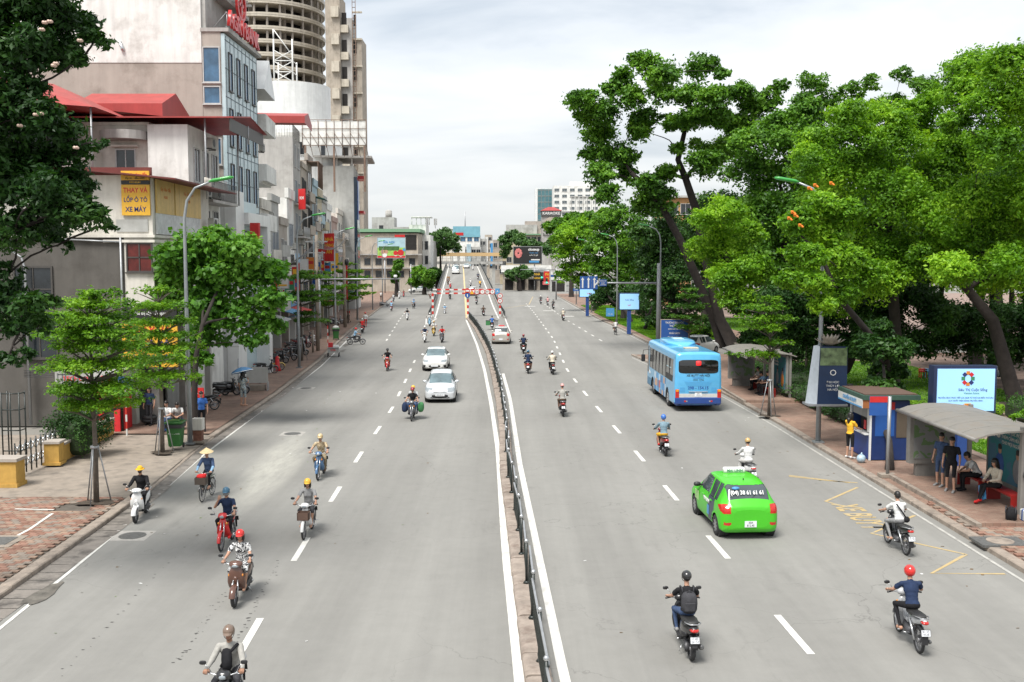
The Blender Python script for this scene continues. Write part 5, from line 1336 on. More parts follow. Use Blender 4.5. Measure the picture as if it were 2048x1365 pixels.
def PL(lst,Y,jit=2.0,seed=1,sc=1.0):
 r=random.Random(seed);out=[]
 for q in lst:
  y=Y+r.uniform(-jit,jit);out.append((W(q[0],q[1],y),q[2]/FPX*y*sc))
 return out

# --- the tall leaning tree with sky showing through
T1=[(1160,200,30),(1178,240,28),(1211,223,34),(1248,160,25),(1225,180,20),(1288,128,28),(1325,153,36),(1398,135,32),(1442,146,18),(1259,200,30),(1325,190,28),(1292,238,26),(1208,270,34),(1277,263,26),(1383,190,34),(1427,204,34),(1383,237,32),(1347,248,22),
      (1479,186,26),(1504,215,30),(1534,200,26),(1560,175,18),(1193,307,32),(1240,310,34),(1200,350,32),(1215,391,30),(1255,350,24),(1296,369,30),(1318,399,34),(1288,412,28),(1332,347,22),(1391,289,16),(1442,237,26),(1354,300,16),(1410,330,34),(1450,300,34),(1470,250,28)]
T1L=PL(T1,82,2.6,3,.96)
base1=Vector((18.2,86,.13))
tree('tall dark tree leaning left behind the bus, its crown open to the sky',base1,[base1,W(1428,640,85),W(1395,560,84),W(1360,480,83.5),W(1325,415,83),W(1296,380,82.5),W(1262,345,82)],T1L[:13]+T1L[22:30],'mid',.34,38000,5,tr=.45,shell=.35,sprd=.42)
base1b=Vector((18.9,84.8,.13))
tree('tall dark tree whose trunk stands beside the leaning one, its crown bending right',base1b,[base1b,W(1440,640,84.5),W(1412,520,84),W(1392,420,84),W(1372,360,84),W(1356,320,84),W(1370,260,84)],T1L[13:22]+T1L[30:],'mid',.34,35000,6,tr=.5,shell=.35,sprd=.42)
# --- loose crowns against the sky farther back
T2=[(1630,172,30),(1602,212,28),(1660,205,26),(1700,186,24),(1740,168,22),(1805,150,20),(1845,175,26),(1852,212,24),(1790,205,24),(1580,250,34),(1640,250,30),(1700,235,26),(1750,220,24)]
T2L=PL(T2,104,3,4);b2=Vector((30,106,.13));tree('tall thin-leaved tree at the back of the park, wispy top against the sky',b2,[b2,W(1600,520,105),W(1640,380,104),W(1665,280,104),W(1700,230,104)],T2L,'mid',.36,16000,8,tr=.5)
# --- dense masses
def mass(label,pts,Y,key,size,n,seed,foot,tr=.4,jit=2.0,**kw):
 L=PL(pts,Y,jit,seed);f=Vector(foot);top=sum((c for c,r in L),Vector())/len(L)
 mid=f.lerp(top,.5);mid.x+=(f.x-top.x)*.2
 return tree(label,f,[f,f.lerp(mid,.5)+Vector((.2,0,0)),mid,f.lerp(top,.78),top],L,key,size,n,seed,tr=tr,**kw)
T3=[(1540,560,44),(1590,540,40),(1680,330,44),(1610,230,34),(1490,290,34),(1530,290,56),(1595,285,50),(1500,350,48),(1565,365,60),(1635,335,44),(1520,430,50),(1475,430,36),(1600,440,52),(1550,250,30),(1655,400,40),(1560,500,50),(1500,500,45)]
mass('dense drooping dark green tree in the middle of the park row',T3,74,'mid',.28,62000,12,(21,76,.13),tr=.5)
T4=[(1450,425,38),(1430,470,28),(1440,510,38),(1485,470,38),(1455,560,38),(1500,540,40),(1480,600,36),(1405,440,26),(1400,500,30)]
mass('bright yellow-green feathery tree right of the leaning trunks',T4,67,'bright',.21,36000,13,(17.5,68,.13),tr=.28)
T5=[(1700,235,40),(1650,285,42),(1890,300,50),(1900,400,52),(1760,560,50),(1840,520,50),(1870,200,36),(1620,320,40),(1900,470,46),(1680,600,40),(1755,240,46),(1815,235,40),(1700,285,46),(1650,345,50),(1860,262,50),(1780,300,60),(1705,350,58),(1645,405,55),(1700,450,62),(1790,400,62),(1870,350,60),(1930,320,50),(1700,545,56),(1790,490,58),(1860,440,55)]
mass('huge bright green tree filling the right of the park, lit on top',T5,55,'bright',.195,125000,14,(21.5,56,.13),tr=.4,jit=2.6)
T15=[(1592,452,32),(1640,412,34),(1605,512,32),(1662,468,40),(1622,566,34),(1690,520,38),(1574,560,22),(1695,425,30),(1645,612,24),(1690,585,28)]
t15=mass('flame tree with orange blossoms whose leaves hide the banner lamp pole',T15,38,'bright',.17,30000,24,(16.2,41.5,.13),tr=.2,jit=1.0)
for i,(px,py)in enumerate(((1618,378),(1630,372),(1590,432),(1578,438),(1662,368),(1600,452),(1585,426))):
 p=W(px,py,36.6)-t15.location;b=MB()
 for k in range(6):b.ell((p.x+.07*math.cos(k*2.1),p.y-.03*k,p.z+.05*math.sin(k*1.7)),(.05,.04,.03),7,5)
 b.build('blossom',mat('blossom_orange',(.75,.22,.02),r=.7),t15)
T6=[(1955,140,52),(2020,140,55),(1925,190,46),(1995,215,58),(2060,240,60),(1985,300,52),(2045,350,58),(1950,395,50),(2030,445,58),(1950,480,46),(2045,540,60),(1910,250,32),(1975,560,46),(1905,540,46),(2100,180,60),(2100,400,70)]
L6=PL(T6,49,2.2,15);f6=Vector((25.5,50,.13))
tree('tallest bright tree at the right edge with a thick limb slanting up left',f6,[f6,W(1985,640,49.5),W(1934,578,49),W(1900,550,50)],L6,'bright',.195,100000,15,tr=.36)
T7=[(1560,610,40),(1620,640,40),(1690,620,44),(1760,590,46),(1830,600,46),(1900,640,46),(1970,640,46),(2040,650,50),(1730,660,34),(1800,670,34),(1660,680,28),(1640,600,36),(1580,670,34),(1700,690,34),(1850,690,36),(1920,690,38),(1990,700,36),(2050,700,40),(1630,690,30),(1760,640,40),(1880,640,36)]
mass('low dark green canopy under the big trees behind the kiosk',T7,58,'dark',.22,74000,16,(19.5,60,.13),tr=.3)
T8=[(1500,610,34),(1540,660,34),(1590,700,34),(1640,730,34),(1560,740,28),(1500,680,26)]
mass('dark bushy tree behind the far bus shelter',T8,66,'dark',.26,17000,17,(18.6,67,.13),tr=.25)
T9=[(1735,700,30),(1770,740,34),(1795,700,30),(1750,780,30),(1790,790,26),(1760,660,26)]
mass('dark leafy tree with a leaning trunk directly behind the ticket kiosk',T9,40,'dark',.2,15000,18,(13.3,34.6,.13),tr=.13)
T10=[(1330,480,40),(1300,520,36),(1340,560,40),(1390,600,34),(1310,590,34),(1360,640,26),(1290,470,30),(1400,650,24),(1330,430,26)]
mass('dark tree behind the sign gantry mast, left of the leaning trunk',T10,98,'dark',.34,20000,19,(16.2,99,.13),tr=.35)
# the row of smaller park trees towards the crossing
T11=[(1210,452,34),(1250,440,34),(1230,490,36),(1195,500,30),(1265,480,30),(1225,530,30),(1260,540,34),(1200,540,24),(1245,575,24)]
mass('mid-green round tree behind the blue arrow sign',T11,128,'mid',.42,17000,20,(14.3,128,.13),tr=.3)
T12=[(1130,470,26),(1160,455,26),(1150,500,28),(1120,510,22),(1180,480,26),(1140,540,22),(1165,560,20),(1180,530,22),(1125,555,16)]
mass('leafy tree at the corner of the park by the crossing',T12,150,'bright',.42,15000,21,(12.4,149,.13),tr=.28)
T13=[(1290,620,24),(1320,640,22),(1275,590,24),(1330,600,26)]
mass('small dark tree on the lawn next to the lit billboard',T13,108,'dark',.3,9000,22,(14.5,108,.13),tr=.2)
T14=[(1195,600,18),(1215,590,20),(1235,600,18),(1212,570,16)]
mass('low tree on the lawn between the blue sign and the lit billboard',T14,122,'dark',.34,7000,23,(11.9+2.5,121,.13),tr=.28)
# second rank deeper in the park: copies of shared trees, each its own object
def copy_tree(src,loc,rz,sc,label,group=None):
 r=src.copy();col.objects.link(r);r.location=loc;r.rotation_euler=(0,0,rz);r.scale=(sc,sc,sc);r['label']=label
 if group:r['group']=group
 for ch in src.children:
  c=ch.copy();col.objects.link(c);c.parent=r
 return r
GL=[]
rr_=random.Random(31)
for k in range(16):
 a=rr_.uniform(0,6.28);q=rr_.uniform(0.3,3.2);GL.append((Vector((q*math.cos(a),q*math.sin(a),rr_.uniform(5,11.5))),rr_.uniform(1.2,1.9)))
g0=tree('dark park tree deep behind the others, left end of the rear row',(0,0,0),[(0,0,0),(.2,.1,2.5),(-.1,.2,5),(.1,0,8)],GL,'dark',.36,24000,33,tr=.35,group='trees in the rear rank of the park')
pos=[(22,112),(27,98),(33,118),(31,90),(39,100),(28,78),(36,84),(45,92),(34,70),(42,76),(50,84),(30,64),(38,62),(33,52),(46,66),(24,124),(40,54),(52,104),(62,90),(56,74),(18,142),(24,150),(32,138)]
for i,(x,y)in enumerate(pos):
 lb='dark park tree in the shaded rank behind the front trees of the park'
 if i==0:g0.location=(x,y,.13);g0['label']=lb
 else:copy_tree(g0,(x,y,.13),rr_.uniform(0,6.28),rr_.uniform(.95,1.35),lb,'trees in the rear rank of the park')

# --- tiered pavement trees
def tiered(label,foot,H,tiers,seed,n,size=.12,tr=.07,props=True,key='tier',spread=None,group='tiered young trees along the pavements'):
 f=Vector(foot);t=root('tiered_tree',label,'tree',f,0,group);r=random.Random(seed)
 b=MB();b.tube([(0,0,-.05),(0.02,0,H*.3),(-.03,.02,H*.65),(0,0,H)],[tr*1.25,tr,tr*.7,tr*.25],9);b.build('trunk',M_bark2,t)
 lb=MB();C=[];R=[]
 for(z,rd,ox,oy)in tiers:
  nb=r.randint(5,7);a0=r.uniform(0,6)
  for k in range(nb):
   a=a0+2*PI*k/nb+r.uniform(-.3,.3);q=rd*r.uniform(.75,1.1)
   e_=Vector((ox+q*math.cos(a),oy+q*math.sin(a),z+r.uniform(-.05,.12)))
   limb(lb,(0,0,z-.35-.1*rd),e_,.022+.01*rd,.008,seed*50+k,.04,4)
   m=4
   for j in range(1,m+1):
    s=j/m;w=.34*rd*(1.15-.45*s)*r.uniform(.85,1.2)
    C.append((ox*s+q*s*math.cos(a+r.uniform(-.12,.12))*.95,oy*s+q*s*math.sin(a+r.uniform(-.12,.12))*.95,z+.04*s+r.uniform(-.06,.08)));R.append((w,w,.10+.05*r.random()+.03*rd))
 lb.build('branches',M_bark2,t)
 me=leaves(C,R,n,size,seed,shell=.15,up=1.1,aspect=.55,spray=8,sprd=.28,name='crown');me.materials.append(LM[key]);link('crown',me,t)
 if props:
  b=MB()
  for a in(.5,2.6,4.7):
   b.tube([(.42*math.cos(a),.42*math.sin(a),-.02),(.09*math.cos(a),.09*math.sin(a),1.75)],.022,6)
  b.tube([(0,0,1.66),(0,0,1.74)],.13,10)
  b.build('stake_frame',galv,t)
 return t
def soilring(p,r=.5,seed=3):
 o=splat('tree_pit',p.x,p.y,r,r*.9,p.z+.008,M_dirt,seed=seed,kind='structure');return o
f=G(193,1005,.13);soilring(f,.48)
tiered('tallest of the tiered street trees, on three steel stakes at the near left corner',f,6.3,[(3.0,1.5,.1,.2),(3.5,1.9,.35,0),(4.2,1.9,.3,.2),(4.75,1.7,.5,0),(5.15,1.6,.1,.1),(5.6,1.6,-.3,.1),(6.0,1.2,.2,0),(6.3,.7,.35,0)],41,34000,.105)
f=G(325,905,.13);soilring(f,.45,5)
tiered('tiered street tree standing beside the green wheelie bin and tall lamp post',f,6.2,[(2.95,1.5,.1,0),(3.5,1.4,.2,0),(4.0,1.5,.15,.2),(4.5,1.4,.25,0),(5.0,1.5,-.1,.1),(5.6,1.3,.1,0),(6.2,.8,0,0)],42,15000,.11)
f=G(604,722,.13);tiered('dark tiered tree above the motorbikes parked farther up the left pavement',f,6.6,[(3.0,1.5,.9,0),(3.5,1.0,.5,0),(4.6,1.9,.7,0),(5.0,1.5,.9,0),(6.2,1.6,.7,0),(6.5,.9,.6,0)],43,14000,.14,key='mid')
f=Vector((lerpl(LK,99)-1.6,99,.13));tiered('tiered tree on the left pavement under the horizontal steel mast arm',f,6.4,[(3.2,1.7,0,0),(4.0,1.6,.2,0),(4.8,1.8,.1,0),(5.6,1.4,.1,0),(6.2,.8,0,0)],44,9000,.2,props=False)
f=Vector((lerpl(LK,119)-1.4,119,.13));tiered('farthest bright tiered tree on the left pavement, by the bend',f,7.6,[(3.0,1.7,0,0),(4.2,2.0,.2,0),(5.2,2.1,.3,0),(6.2,1.8,.1,0),(7.1,1.1,0,0)],45,9000,.22,props=False)
f=Vector((lerpl(LK,127)-1.0,127,.13));tiered('tiered tree half hidden behind the farthest bright one, nearer the road',f,6.4,[(3.3,1.9,.4,0),(4.3,1.9,.4,0),(5.3,1.6,.2,0),(6.0,.9,0,0)],46,7000,.22,props=False)
f=G(1538,832,.13);soilring(f,.45,7)
tiered('slim staked tiered tree on the right pavement in front of the far bus shelter',f,5.6,[(2.9,1.1,-.7,.5),(3.5,.9,.3,0),(4.2,1.1,-.3,.2),(4.6,1.3,-.4,0),(5.1,1.1,-.3,0),(5.5,.6,-.1,0)],47,11000,.12)
f=Vector((13.9,78,.13));tiered('small tiered tree over the road sign board just beyond the bus',f,5.2,[(2.2,1.3,.1,0),(3.0,1.4,0,0),(3.8,1.5,-.1,0),(4.6,1.2,0,0),(5.1,.7,0,0)],48,9000,.16,props=False,key='mid')
f=Vector((18.4,62,.13));tiered('tiered tree inside the park between the bus shelters',f,6.4,[(2.6,1.7,.2,0),(3.6,1.9,.1,0),(4.6,1.7,0,0),(5.6,1.3,0,0)],49,12000,.16,props=False,key='mid')
# broad-leaved round tree on the left pavement
RT=[(372,505,44),(430,492,42),(490,505,42),(540,545,34),(545,600,30),(470,555,55),(400,560,52),(345,535,32),(350,590,36),(420,620,48),(485,635,42),(538,655,26),(400,675,34),(392,720,26),(385,760,16),(505,685,22),(330,560,24)]
f=G(386,866,.13);LRT=PL(RT,44.2,.7,51)
tree('broad-leaved rounded tree with big glossy leaves over the left shopfronts',f,[f,f+Vector((.1,0,1.6)),f+Vector((.2,0,3.2)),f+Vector((.5,0,4.6)),W(440,570,44.2)],LRT,'big',.25,17000,51,tr=.16,aspect=.75,spray=7,sprd=.42,shell=.6)
# foreground tree at the left edge
FT=[(20,30,62),(90,30,56),(140,60,44),(190,80,28),(60,100,56),(120,108,40),(8,130,60),(162,122,20),(48,190,46),(15,250,60),(85,235,44),(135,272,42),(60,310,56),(125,330,48),(172,300,20),(204,286,14),(20,370,60),(90,390,55),(150,375,40),(150,425,44),(200,440,24),(90,450,46),(30,465,50),(118,490,22),
      (20,545,26),(225,455,14),(18,605,40),(60,615,34),(98,612,28),(40,660,28),(88,645,22),(15,720,26),(50,708,16),(-60,60,80),(-70,200,90),(-70,350,90),(-60,480,70),(-50,640,60),(30,-60,70),(120,-50,60),(-40,-80,80)]
f=Vector((-14.6,19.5,.13));LFT=PL(FT,21.2,.9,61,1.07)
ft=tree('dark leafy tree at the left edge with pale blossoms among its leaves',f,[f,f+Vector((.1,.2,2.2)),f+Vector((.2,.6,4.5)),f+Vector((.6,1.0,7)),f+Vector((.9,1.4,10))],LFT,'dark',.155,66000,61,tr=.3,aspect=.42,spray=10,sprd=.36,shell=.5)
M_blos=mat('blossom',(.62,.46,.38),r=.8,var=.3,sc=30)
for i,(px,py)in enumerate([(90,46),(84,60),(100,44),(160,82),(112,128),(108,132),(72,230),(82,228),(152,296),(40,252)]):
 p=W(px,py,20.3)-f;b=MB()
 for k in range(9):a=k*2.4;b.ell((p.x+.035*math.cos(a)*(k%3)*.6,p.y-.02+.03*math.sin(a),p.z+.03*math.sin(a*1.3)),(.032,.032,.028),7,5)
 b.build('blossom',M_blos,ft)
# hedges and shrubs
def hedge(label,x0,x1,y0,y1,h,n,seed,key='hedge',name='hedge',group=None,size=.09):
 cx,cy=(x0+x1)/2,(y0+y1)/2;t=root(name,label,name,(cx,cy,.13),0,group)
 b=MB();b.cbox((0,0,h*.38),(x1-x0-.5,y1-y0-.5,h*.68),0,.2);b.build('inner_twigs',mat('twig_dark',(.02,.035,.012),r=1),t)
 k=max(2,int((x1-x0)/.5))*max(2,int((y1-y0)/.5));r=random.Random(seed);C=[(r.uniform(x0,x1)-cx,r.uniform(y0,y1)-cy,h*.55)for _ in range(k)]
 me=leaves(C,[(.45,.45,h*.52)]*k,n,size,seed,shell=.6,up=.5,spray=6,sprd=.3,name='foliage');me.materials.append(LM[key]);link('foliage',me,t);return t
hedge('clipped low hedge behind the banner lamp post and dark map board',14.6,17.2,42.5,54,.9,20000,71,'dark')
hedge('clipped hedge in front of the bushes left of the banner post',15.6,18.4,56,66,1.0,16000,72,'dark')
hedge('long clipped hedge running behind the lit advertising screen',22.5,30,42,46,1.3,22000,73,'hedge')
hedge('bright low shrubs by the dark trunk behind the kiosk',20.2,23.6,46.5,50.5,.5,10000,74,'bright')
hedge('rounded hedge on the far lawn beside the path',14.5,20,96,99,.8,9000,75,'bright',size=.14)
hedge('low hedge around the plaza wall in the park',22,34,86,90,.8,9000,76,'bright',size=.16)
hedge('dark hedge along the park entrance road',19,30,74,77,1.1,12000,77,'dark',size=.14)
# lawns: raised soil with blades
def lawn(name,poly,n,seed,h=.05,z=.14):
 b=MB();b.prism(poly,.10,z,0);struct(b.build(name,M_soil))
 xs=[p[0]for p in poly];ys=[p[1]for p in poly];r=np.random.default_rng(seed);P=np.stack([r.uniform(min(xs),max(xs),n*2),r.uniform(min(ys),max(ys),n*2)],1)
 ins=np.zeros(len(P),bool);j=len(poly)-1
 for i in range(len(poly)):
  xi,yi=poly[i];xj,yj=poly[j];c=((yi>P[:,1])!=(yj>P[:,1]))&(P[:,0]<(xj-xi)*(P[:,1]-yi)/(yj-yi+1e-9)+xi);ins^=c;j=i
 P=P[ins][:n];N=len(P);a=r.uniform(0,6.28,N);w=.035*r.uniform(.6,1.4,N);hh=h*r.uniform(.6,1.5,N)
 dx,dy=np.cos(a)*w,np.sin(a)*w;lx,ly=r.normal(0,.03,N),r.normal(0,.03,N);zz=np.full(N,z)
 V3=np.stack([np.stack([P[:,0]-dx,P[:,1]-dy,zz],1),np.stack([P[:,0]+dx,P[:,1]+dy,zz],1),np.stack([P[:,0]+lx,P[:,1]+ly,zz+hh],1)],1).reshape(-1,3)
 me=bpy.data.meshes.new('grass');me.vertices.add(N*3);me.vertices.foreach_set('co',V3.ravel().astype(np.float32));me.loops.add(N*3);me.loops.foreach_set('vertex_index',np.arange(N*3,dtype=np.int32));me.polygons.add(N)
 me.polygons.foreach_set('loop_start',np.arange(0,N*3,3,dtype=np.int32));me.polygons.foreach_set('loop_total',np.full(N,3,dtype=np.int32));me.update();me.materials.append(LM['tier'])
 o=link('grass',me,kind='stuff')
lawn('lawn',[(13.3,93),(21,93),(20,112),(18,128),(16,145),(11.9,145),(12.2,128),(13.0,110)],34000,81,.1)
lawn('lawn',[(12.3,146),(17,146),(24,168),(11.6,168)],12000,82,.12)
lawn('lawn',[(17.9,24),(24,24),(24,40.5),(17.9,40.5)],22000,83,.07)
lawn('lawn',[(24,96),(34,96),(34,130),(24,130)],14000,84,.1)
lawn('lawn',[(17.6,50),(28,52),(28,73),(17.6,73)],16000,85,.08)
# sprig of leaves at the right edge
spr=[(2030,838,12),(2044,830,12),(2055,845,16),(2070,830,20),(2090,850,30),(2110,820,30)]
fs_=Vector((17.2,27.5,.13));tree('leafy branch poking in at the right edge above the shelter roof',fs_,[fs_,fs_+Vector((-.3,0,1.2)),fs_+Vector((-.6,.2,2.6)),W(2110,830,27.8)],PL(spr,27.5,.3,91),'tier',.16,900,91,tr=.05,aspect=.4)
# ================================================================ BUILDINGS
def wallm(name,c,streak=.35,var=.12,dirt=True):return mat('wall_'+name,c,r=.85,var=var,sc=.7,streak=streak*.6,bump=.15,dirt=((c[0]*.45,c[1]*.43,c[2]*.4),.5,.55)if dirt else None)
WM=dict(white=wallm('white',(.72,.72,.69)),offwhite=wallm('offwhite',(.64,.61,.55),.5),grey=wallm('grey',(.42,.42,.40),.35),concrete=wallm('concrete',(.40,.385,.365),.45),brown=wallm('brown_grey',(.37,.33,.29),.25),beige=wallm('beige',(.52,.47,.39)),
          cream=wallm('cream',(.48,.42,.30)),blue=wallm('pale_blue',(.36,.48,.54)),pink=wallm('pink',(.42,.30,.26)),dark=wallm('dark_grey',(.09,.09,.09)),tan=wallm('tan',(.40,.35,.29)),clad=mat('white_cladding',(.70,.71,.70),r=.35,var=.1,sc=1,streak=.15),yellow=wallm('ochre',(.42,.29,.13),.3),
          green=wallm('faded_green',(.22,.28,.22)),orange=wallm('orange',(.48,.27,.12)),bluegl=mat('blue_facade_panel',(.44,.55,.58),r=.3,var=.12,sc=.8),red=wallm('dull_red',(.30,.06,.05)))
GL_=dict(blue=mat('window_blue_glass',(.045,.11,.19),r=.08,var=.6,sc=.9,spec=.8),dark=mat('window_dark_glass',(.02,.025,.03),r=.1,var=.6,sc=1.1,spec=.7),teal=mat('window_teal_glass',(.06,.15,.17),r=.1,var=.4,sc=.5,spec=.7),grey=mat('window_grey_glass',(.10,.12,.13),r=.12,var=.5,sc=1.3,spec=.6),redc=mat('red_curtained_glass',(.10,.015,.012),r=.25,var=.5,sc=3))
M_frw=mat('window_frame_white',(.45,.45,.44),r=.5);M_frd=mat('window_frame_dark',(.06,.055,.05),r=.5);M_roofr=mat('red_sheet_roof',(.34,.045,.04),r=.5,var=.15,sc=1.5,streak=.2);M_roofd=mat('maroon_sheet_roof',(.13,.025,.02),r=.6,var=.2,sc=2)
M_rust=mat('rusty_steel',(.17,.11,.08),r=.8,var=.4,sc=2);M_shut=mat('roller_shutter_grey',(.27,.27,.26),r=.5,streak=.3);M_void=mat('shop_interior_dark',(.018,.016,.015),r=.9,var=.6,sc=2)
FACE=dict(street=Matrix(((0,0,1,0),(1,0,0,0),(0,1,0,0),(0,0,0,1))),side=Matrix(((1,0,0,0),(0,0,-1,0),(0,1,0,0),(0,0,0,1))))
_wk={}
def window(t,face,u,v,w,h,style='two',fm=M_frw,gm='dark',off=(0,0)):
 """frame standing proud of the wall with its pane as a part of it; u, v = centre on the face"""
 key=(round(w,2),round(h,2),style)
 if key not in _wk:
  b=MB();e=.06 if w<1.6 else .08
  b.box(-w/2-e,w/2+e,-h/2-e,-h/2,0,.07);b.box(-w/2-e,w/2+e,h/2,h/2+e,0,.07);b.box(-w/2-e,-w/2,-h/2,h/2,0,.07);b.box(w/2,w/2+e,-h/2,h/2,0,.07)
  nx,ny=dict(one=(1,1),two=(2,1),grid=(2,2),tall=(1,3),wide=(4,1),wide2=(3,2),strip=(6,1))[style]
  for k in range(1,nx):x=-w/2+w*k/nx;b.box(x-.025,x+.025,-h/2,h/2,.01,.055)
  for k in range(1,ny):y=-h/2+h*k/ny;b.box(-w/2,w/2,y-.025,y+.025,.01,.055)
  b.box(-w/2-e-.05,w/2+e+.05,-h/2-e-.06,-h/2-e,0,.12)
  g=MB();g.box(-w/2,w/2,-h/2,h/2,.002,.02)
  fme,gme=b.mesh('window'),g.mesh('pane');fme.materials.append(fm);gme.materials.append(GL_[gm]);_wk[key]=(fme,gme)
 fme,gme=_wk[key];o=link('window',fme,t);o.matrix_local=Matrix.Translation((off[0],off[1],0))@FACE[face]@Matrix.Translation((u,v,0))
 if fme.materials[0]!=fm:o.material_slots[0].link='OBJECT';o.material_slots[0].material=fm
 p=link('pane',gme,o)
 if gme.materials[0]!=GL_[gm]:p.material_slots[0].link='OBJECT';p.material_slots[0].material=GL_[gm]
 return o
def part(t,name,m,*boxes,chamf=0):
 b=MB()
 for q in boxes:b.box(*q)
 return b.build(name,m,t)
def brect(name,label,cat,x0,x1,y0,y1,h,wm,z0=0.0,group=None,rz=0.0):
 """free-standing building; local origin at its near right corner, x to the right (street side), y away"""
 t=root(name,label,cat,(x1,y0,0),rz,group);part(t,'wall',WM[wm]if isinstance(wm,str)else wm,(x0-x1,0,0,y1-y0,z0,h));return t
def railing(t,name,pts,h,m,z=0,sp=.16,r=.012):
 b=MB()
 for i in range(len(pts)-1):
  A,B=Vector((*pts[i],z)),Vector((*pts[i+1],z));n=max(1,int((B-A).length/sp))
  b.tube([A+Vector((0,0,h)),B+Vector((0,0,h))],r*1.8,5);b.tube([A+Vector((0,0,.08)),B+Vector((0,0,.08))],r,4)
  for k in range(n+1):p=A.lerp(B,k/n);b.tube([p,p+Vector((0,0,h))],r,4)
 return b.build(name,m,t)
_ac=None
def aircon(t,x,y,z,face='street'):
 global _ac
 if _ac is None:
  b=MB();b.cbox((0,0,0),(.82,.56,.32),0,.03);b.T=Matrix.Translation((-.12,0,.16));b.tube([(0,0,0),(0,0,.012)],.21,16,1,False);b.T=Matrix.Identity(4);b.box(-.4,-.36,-.34,-.28,-.3,.1,1);b.box(.36,.4,-.34,-.28,-.3,.1,1)
  _ac=b.mesh('air_conditioner');_ac.materials.append(mat('aircon_white',(.42,.42,.39),r=.5,streak=.4));_ac.materials.append(blackp)
 o=link('air_conditioner',_ac,t);o.matrix_local=Matrix.Translation((x,y,z))@FACE[face]@Matrix.Translation((0,0,.2));return o
def awning(t,y0,y1,z,d,m,drop=.45,x0=0.0):
 b=MB();b.add([(x0,y0,z),(x0,y1,z),(x0+d,y1,z-drop),(x0+d,y0,z-drop),(x0,y0,z+.04),(x0,y1,z+.04),(x0+d,y1,z-drop+.04),(x0+d,y0,z-drop+.04)],[(0,3,2,1),(4,5,6,7),(0,4,7,3),(1,2,6,5),(3,7,6,2)])
 n=max(1,int((y1-y0)/1.2))
 for k in range(n+1):y=y0+(y1-y0)*k/n;b.tube([(x0+.02,y,z-drop-.3),(x0+d*.95,y,z-drop)],.012,4)
 return b.build('awning',m,t)
def signboard(label,x,y,z,w,h,rz,bg,lines,fg,cat='sign',th=.10,group=None,frame=None,name='shop_sign',size=None,gap=None):
 """flat sign board facing -y before rotation rz"""
 t=root(name,label,cat,(x,y,z),rz,group);b=MB();b.box(-w/2,w/2,0,th,-h/2,h/2);b.build('board',bg,t)
 if frame:
  b=MB();e=.04;b.box(-w/2-e,w/2+e,-.01,th,h/2,h/2+e);b.box(-w/2-e,w/2+e,-.01,th,-h/2-e,-h/2);b.box(-w/2-e,-w/2,-.01,th,-h/2,h/2);b.box(w/2,w/2+e,-.01,th,-h/2,h/2);b.build('frame',frame,t)
 for i,ln in enumerate(lines):
  s,sz,dz,f=(ln+(fg,))[:4]if len(ln)==3 else ln
  text(s,sz,(0,-.006,dz),(PI/2,0,0),f,t,ext=.002,bold=.018,sx=.86)
 return t
T_red=mat('letter_red',(.55,.02,.025),r=.5);T_navy=mat('letter_navy',(.02,.03,.14),r=.5);T_wht=mat('letter_white',(.66,.66,.64),r=.5);T_blk=mat('letter_black',(.015,.015,.015),r=.5);T_yel=mat('letter_yellow',(.70,.42,.03),r=.5)
S_yel=mat('sign_yellow',(.72,.40,.035),r=.45,streak=.1);S_red=mat('sign_red',(.50,.02,.02),r=.45,streak=.15);S_blue=mat('sign_blue',(.02,.085,.30),r=.4,var=.08);S_wht=mat('sign_white',(.60,.60,.58),r=.5,streak=.15);S_blk=mat('sign_black',(.02,.02,.02),r=.4);S_lb=mat('sign_light_blue',(.07,.26,.50),r=.4);S_grn=mat('sign_green',(.04,.22,.10),r=.45);S_org=mat('sign_orange',(.6,.20,.03),r=.5)

# ---------------- A: tyre shop
Y0,Y1=44.6,53.0
t=root('shop_house','old whitewashed tyre shop with yellow sign boards on its corner and a maroon sheet roof','building',(-16,Y0,0))
part(t,'wall',WM['offwhite'],(-9.2,0,0,8.3,8.62,11.25));part(t,'lower_wall',wallm('shaded_render',(.10,.092,.082),.3),(-14,-1.3,0.01,8.3,0,8.5));part(t,'upper_floor_wall',WM['offwhite'],(-1.3,0,0,8.3,5.0,8.5))  # lower wall: grey render coloured darker to carry the deep shade on it
part(t,'ledge',WM['offwhite'],(-9.3,.12,-.14,8.4,8.5,8.62));part(t,'second_ledge',WM['offwhite'],(-2.2,.1,-.1,8.4,8.28,8.40))
part(t,'rear_wall',WM['grey'],(-14,-9.2,.3,8.3,8.5,10.2))
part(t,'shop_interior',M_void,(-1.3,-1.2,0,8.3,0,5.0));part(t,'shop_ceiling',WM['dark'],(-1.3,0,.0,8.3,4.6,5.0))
for y in(.1,3.8,7.9):part(t,'column',WM['concrete'],(-.3,0,y,y+.3,0,4.6))
part(t,'rolled_shutter',M_shut,(-1.15,-1.05,4.3,7.8,0,2.2));part(t,'corner_pillar',WM['offwhite'],(-1.35,-.95,-.08,.3,0,4.6))
b=MB();b.tube([(-1.42,-.1,3.0),(-1.42,-.1,8.5)],.05,8);b.tube([(-1.42,-.1,8.3),(-4,-.1,8.42)],.04,6);b.build('drain_pipe',galv,t)
b=MB();b.add([(-10.5,-1.2,12.15),(1.3,-.7,11.0),(1.3,9,11.0),(-10.5,9,12.15),(-10.5,-1.2,12.22),(1.3,-.7,11.07),(1.3,9,11.07),(-10.5,9,12.22)],[(0,1,2,3)[::-1],(4,5,6,7),(0,1,5,4),(1,2,6,5)]);b.build('sheet_roof',M_roofd,t)
part(t,'roof_apron',M_roofd,(-9.2,0,.02,.1,11.2,11.6))
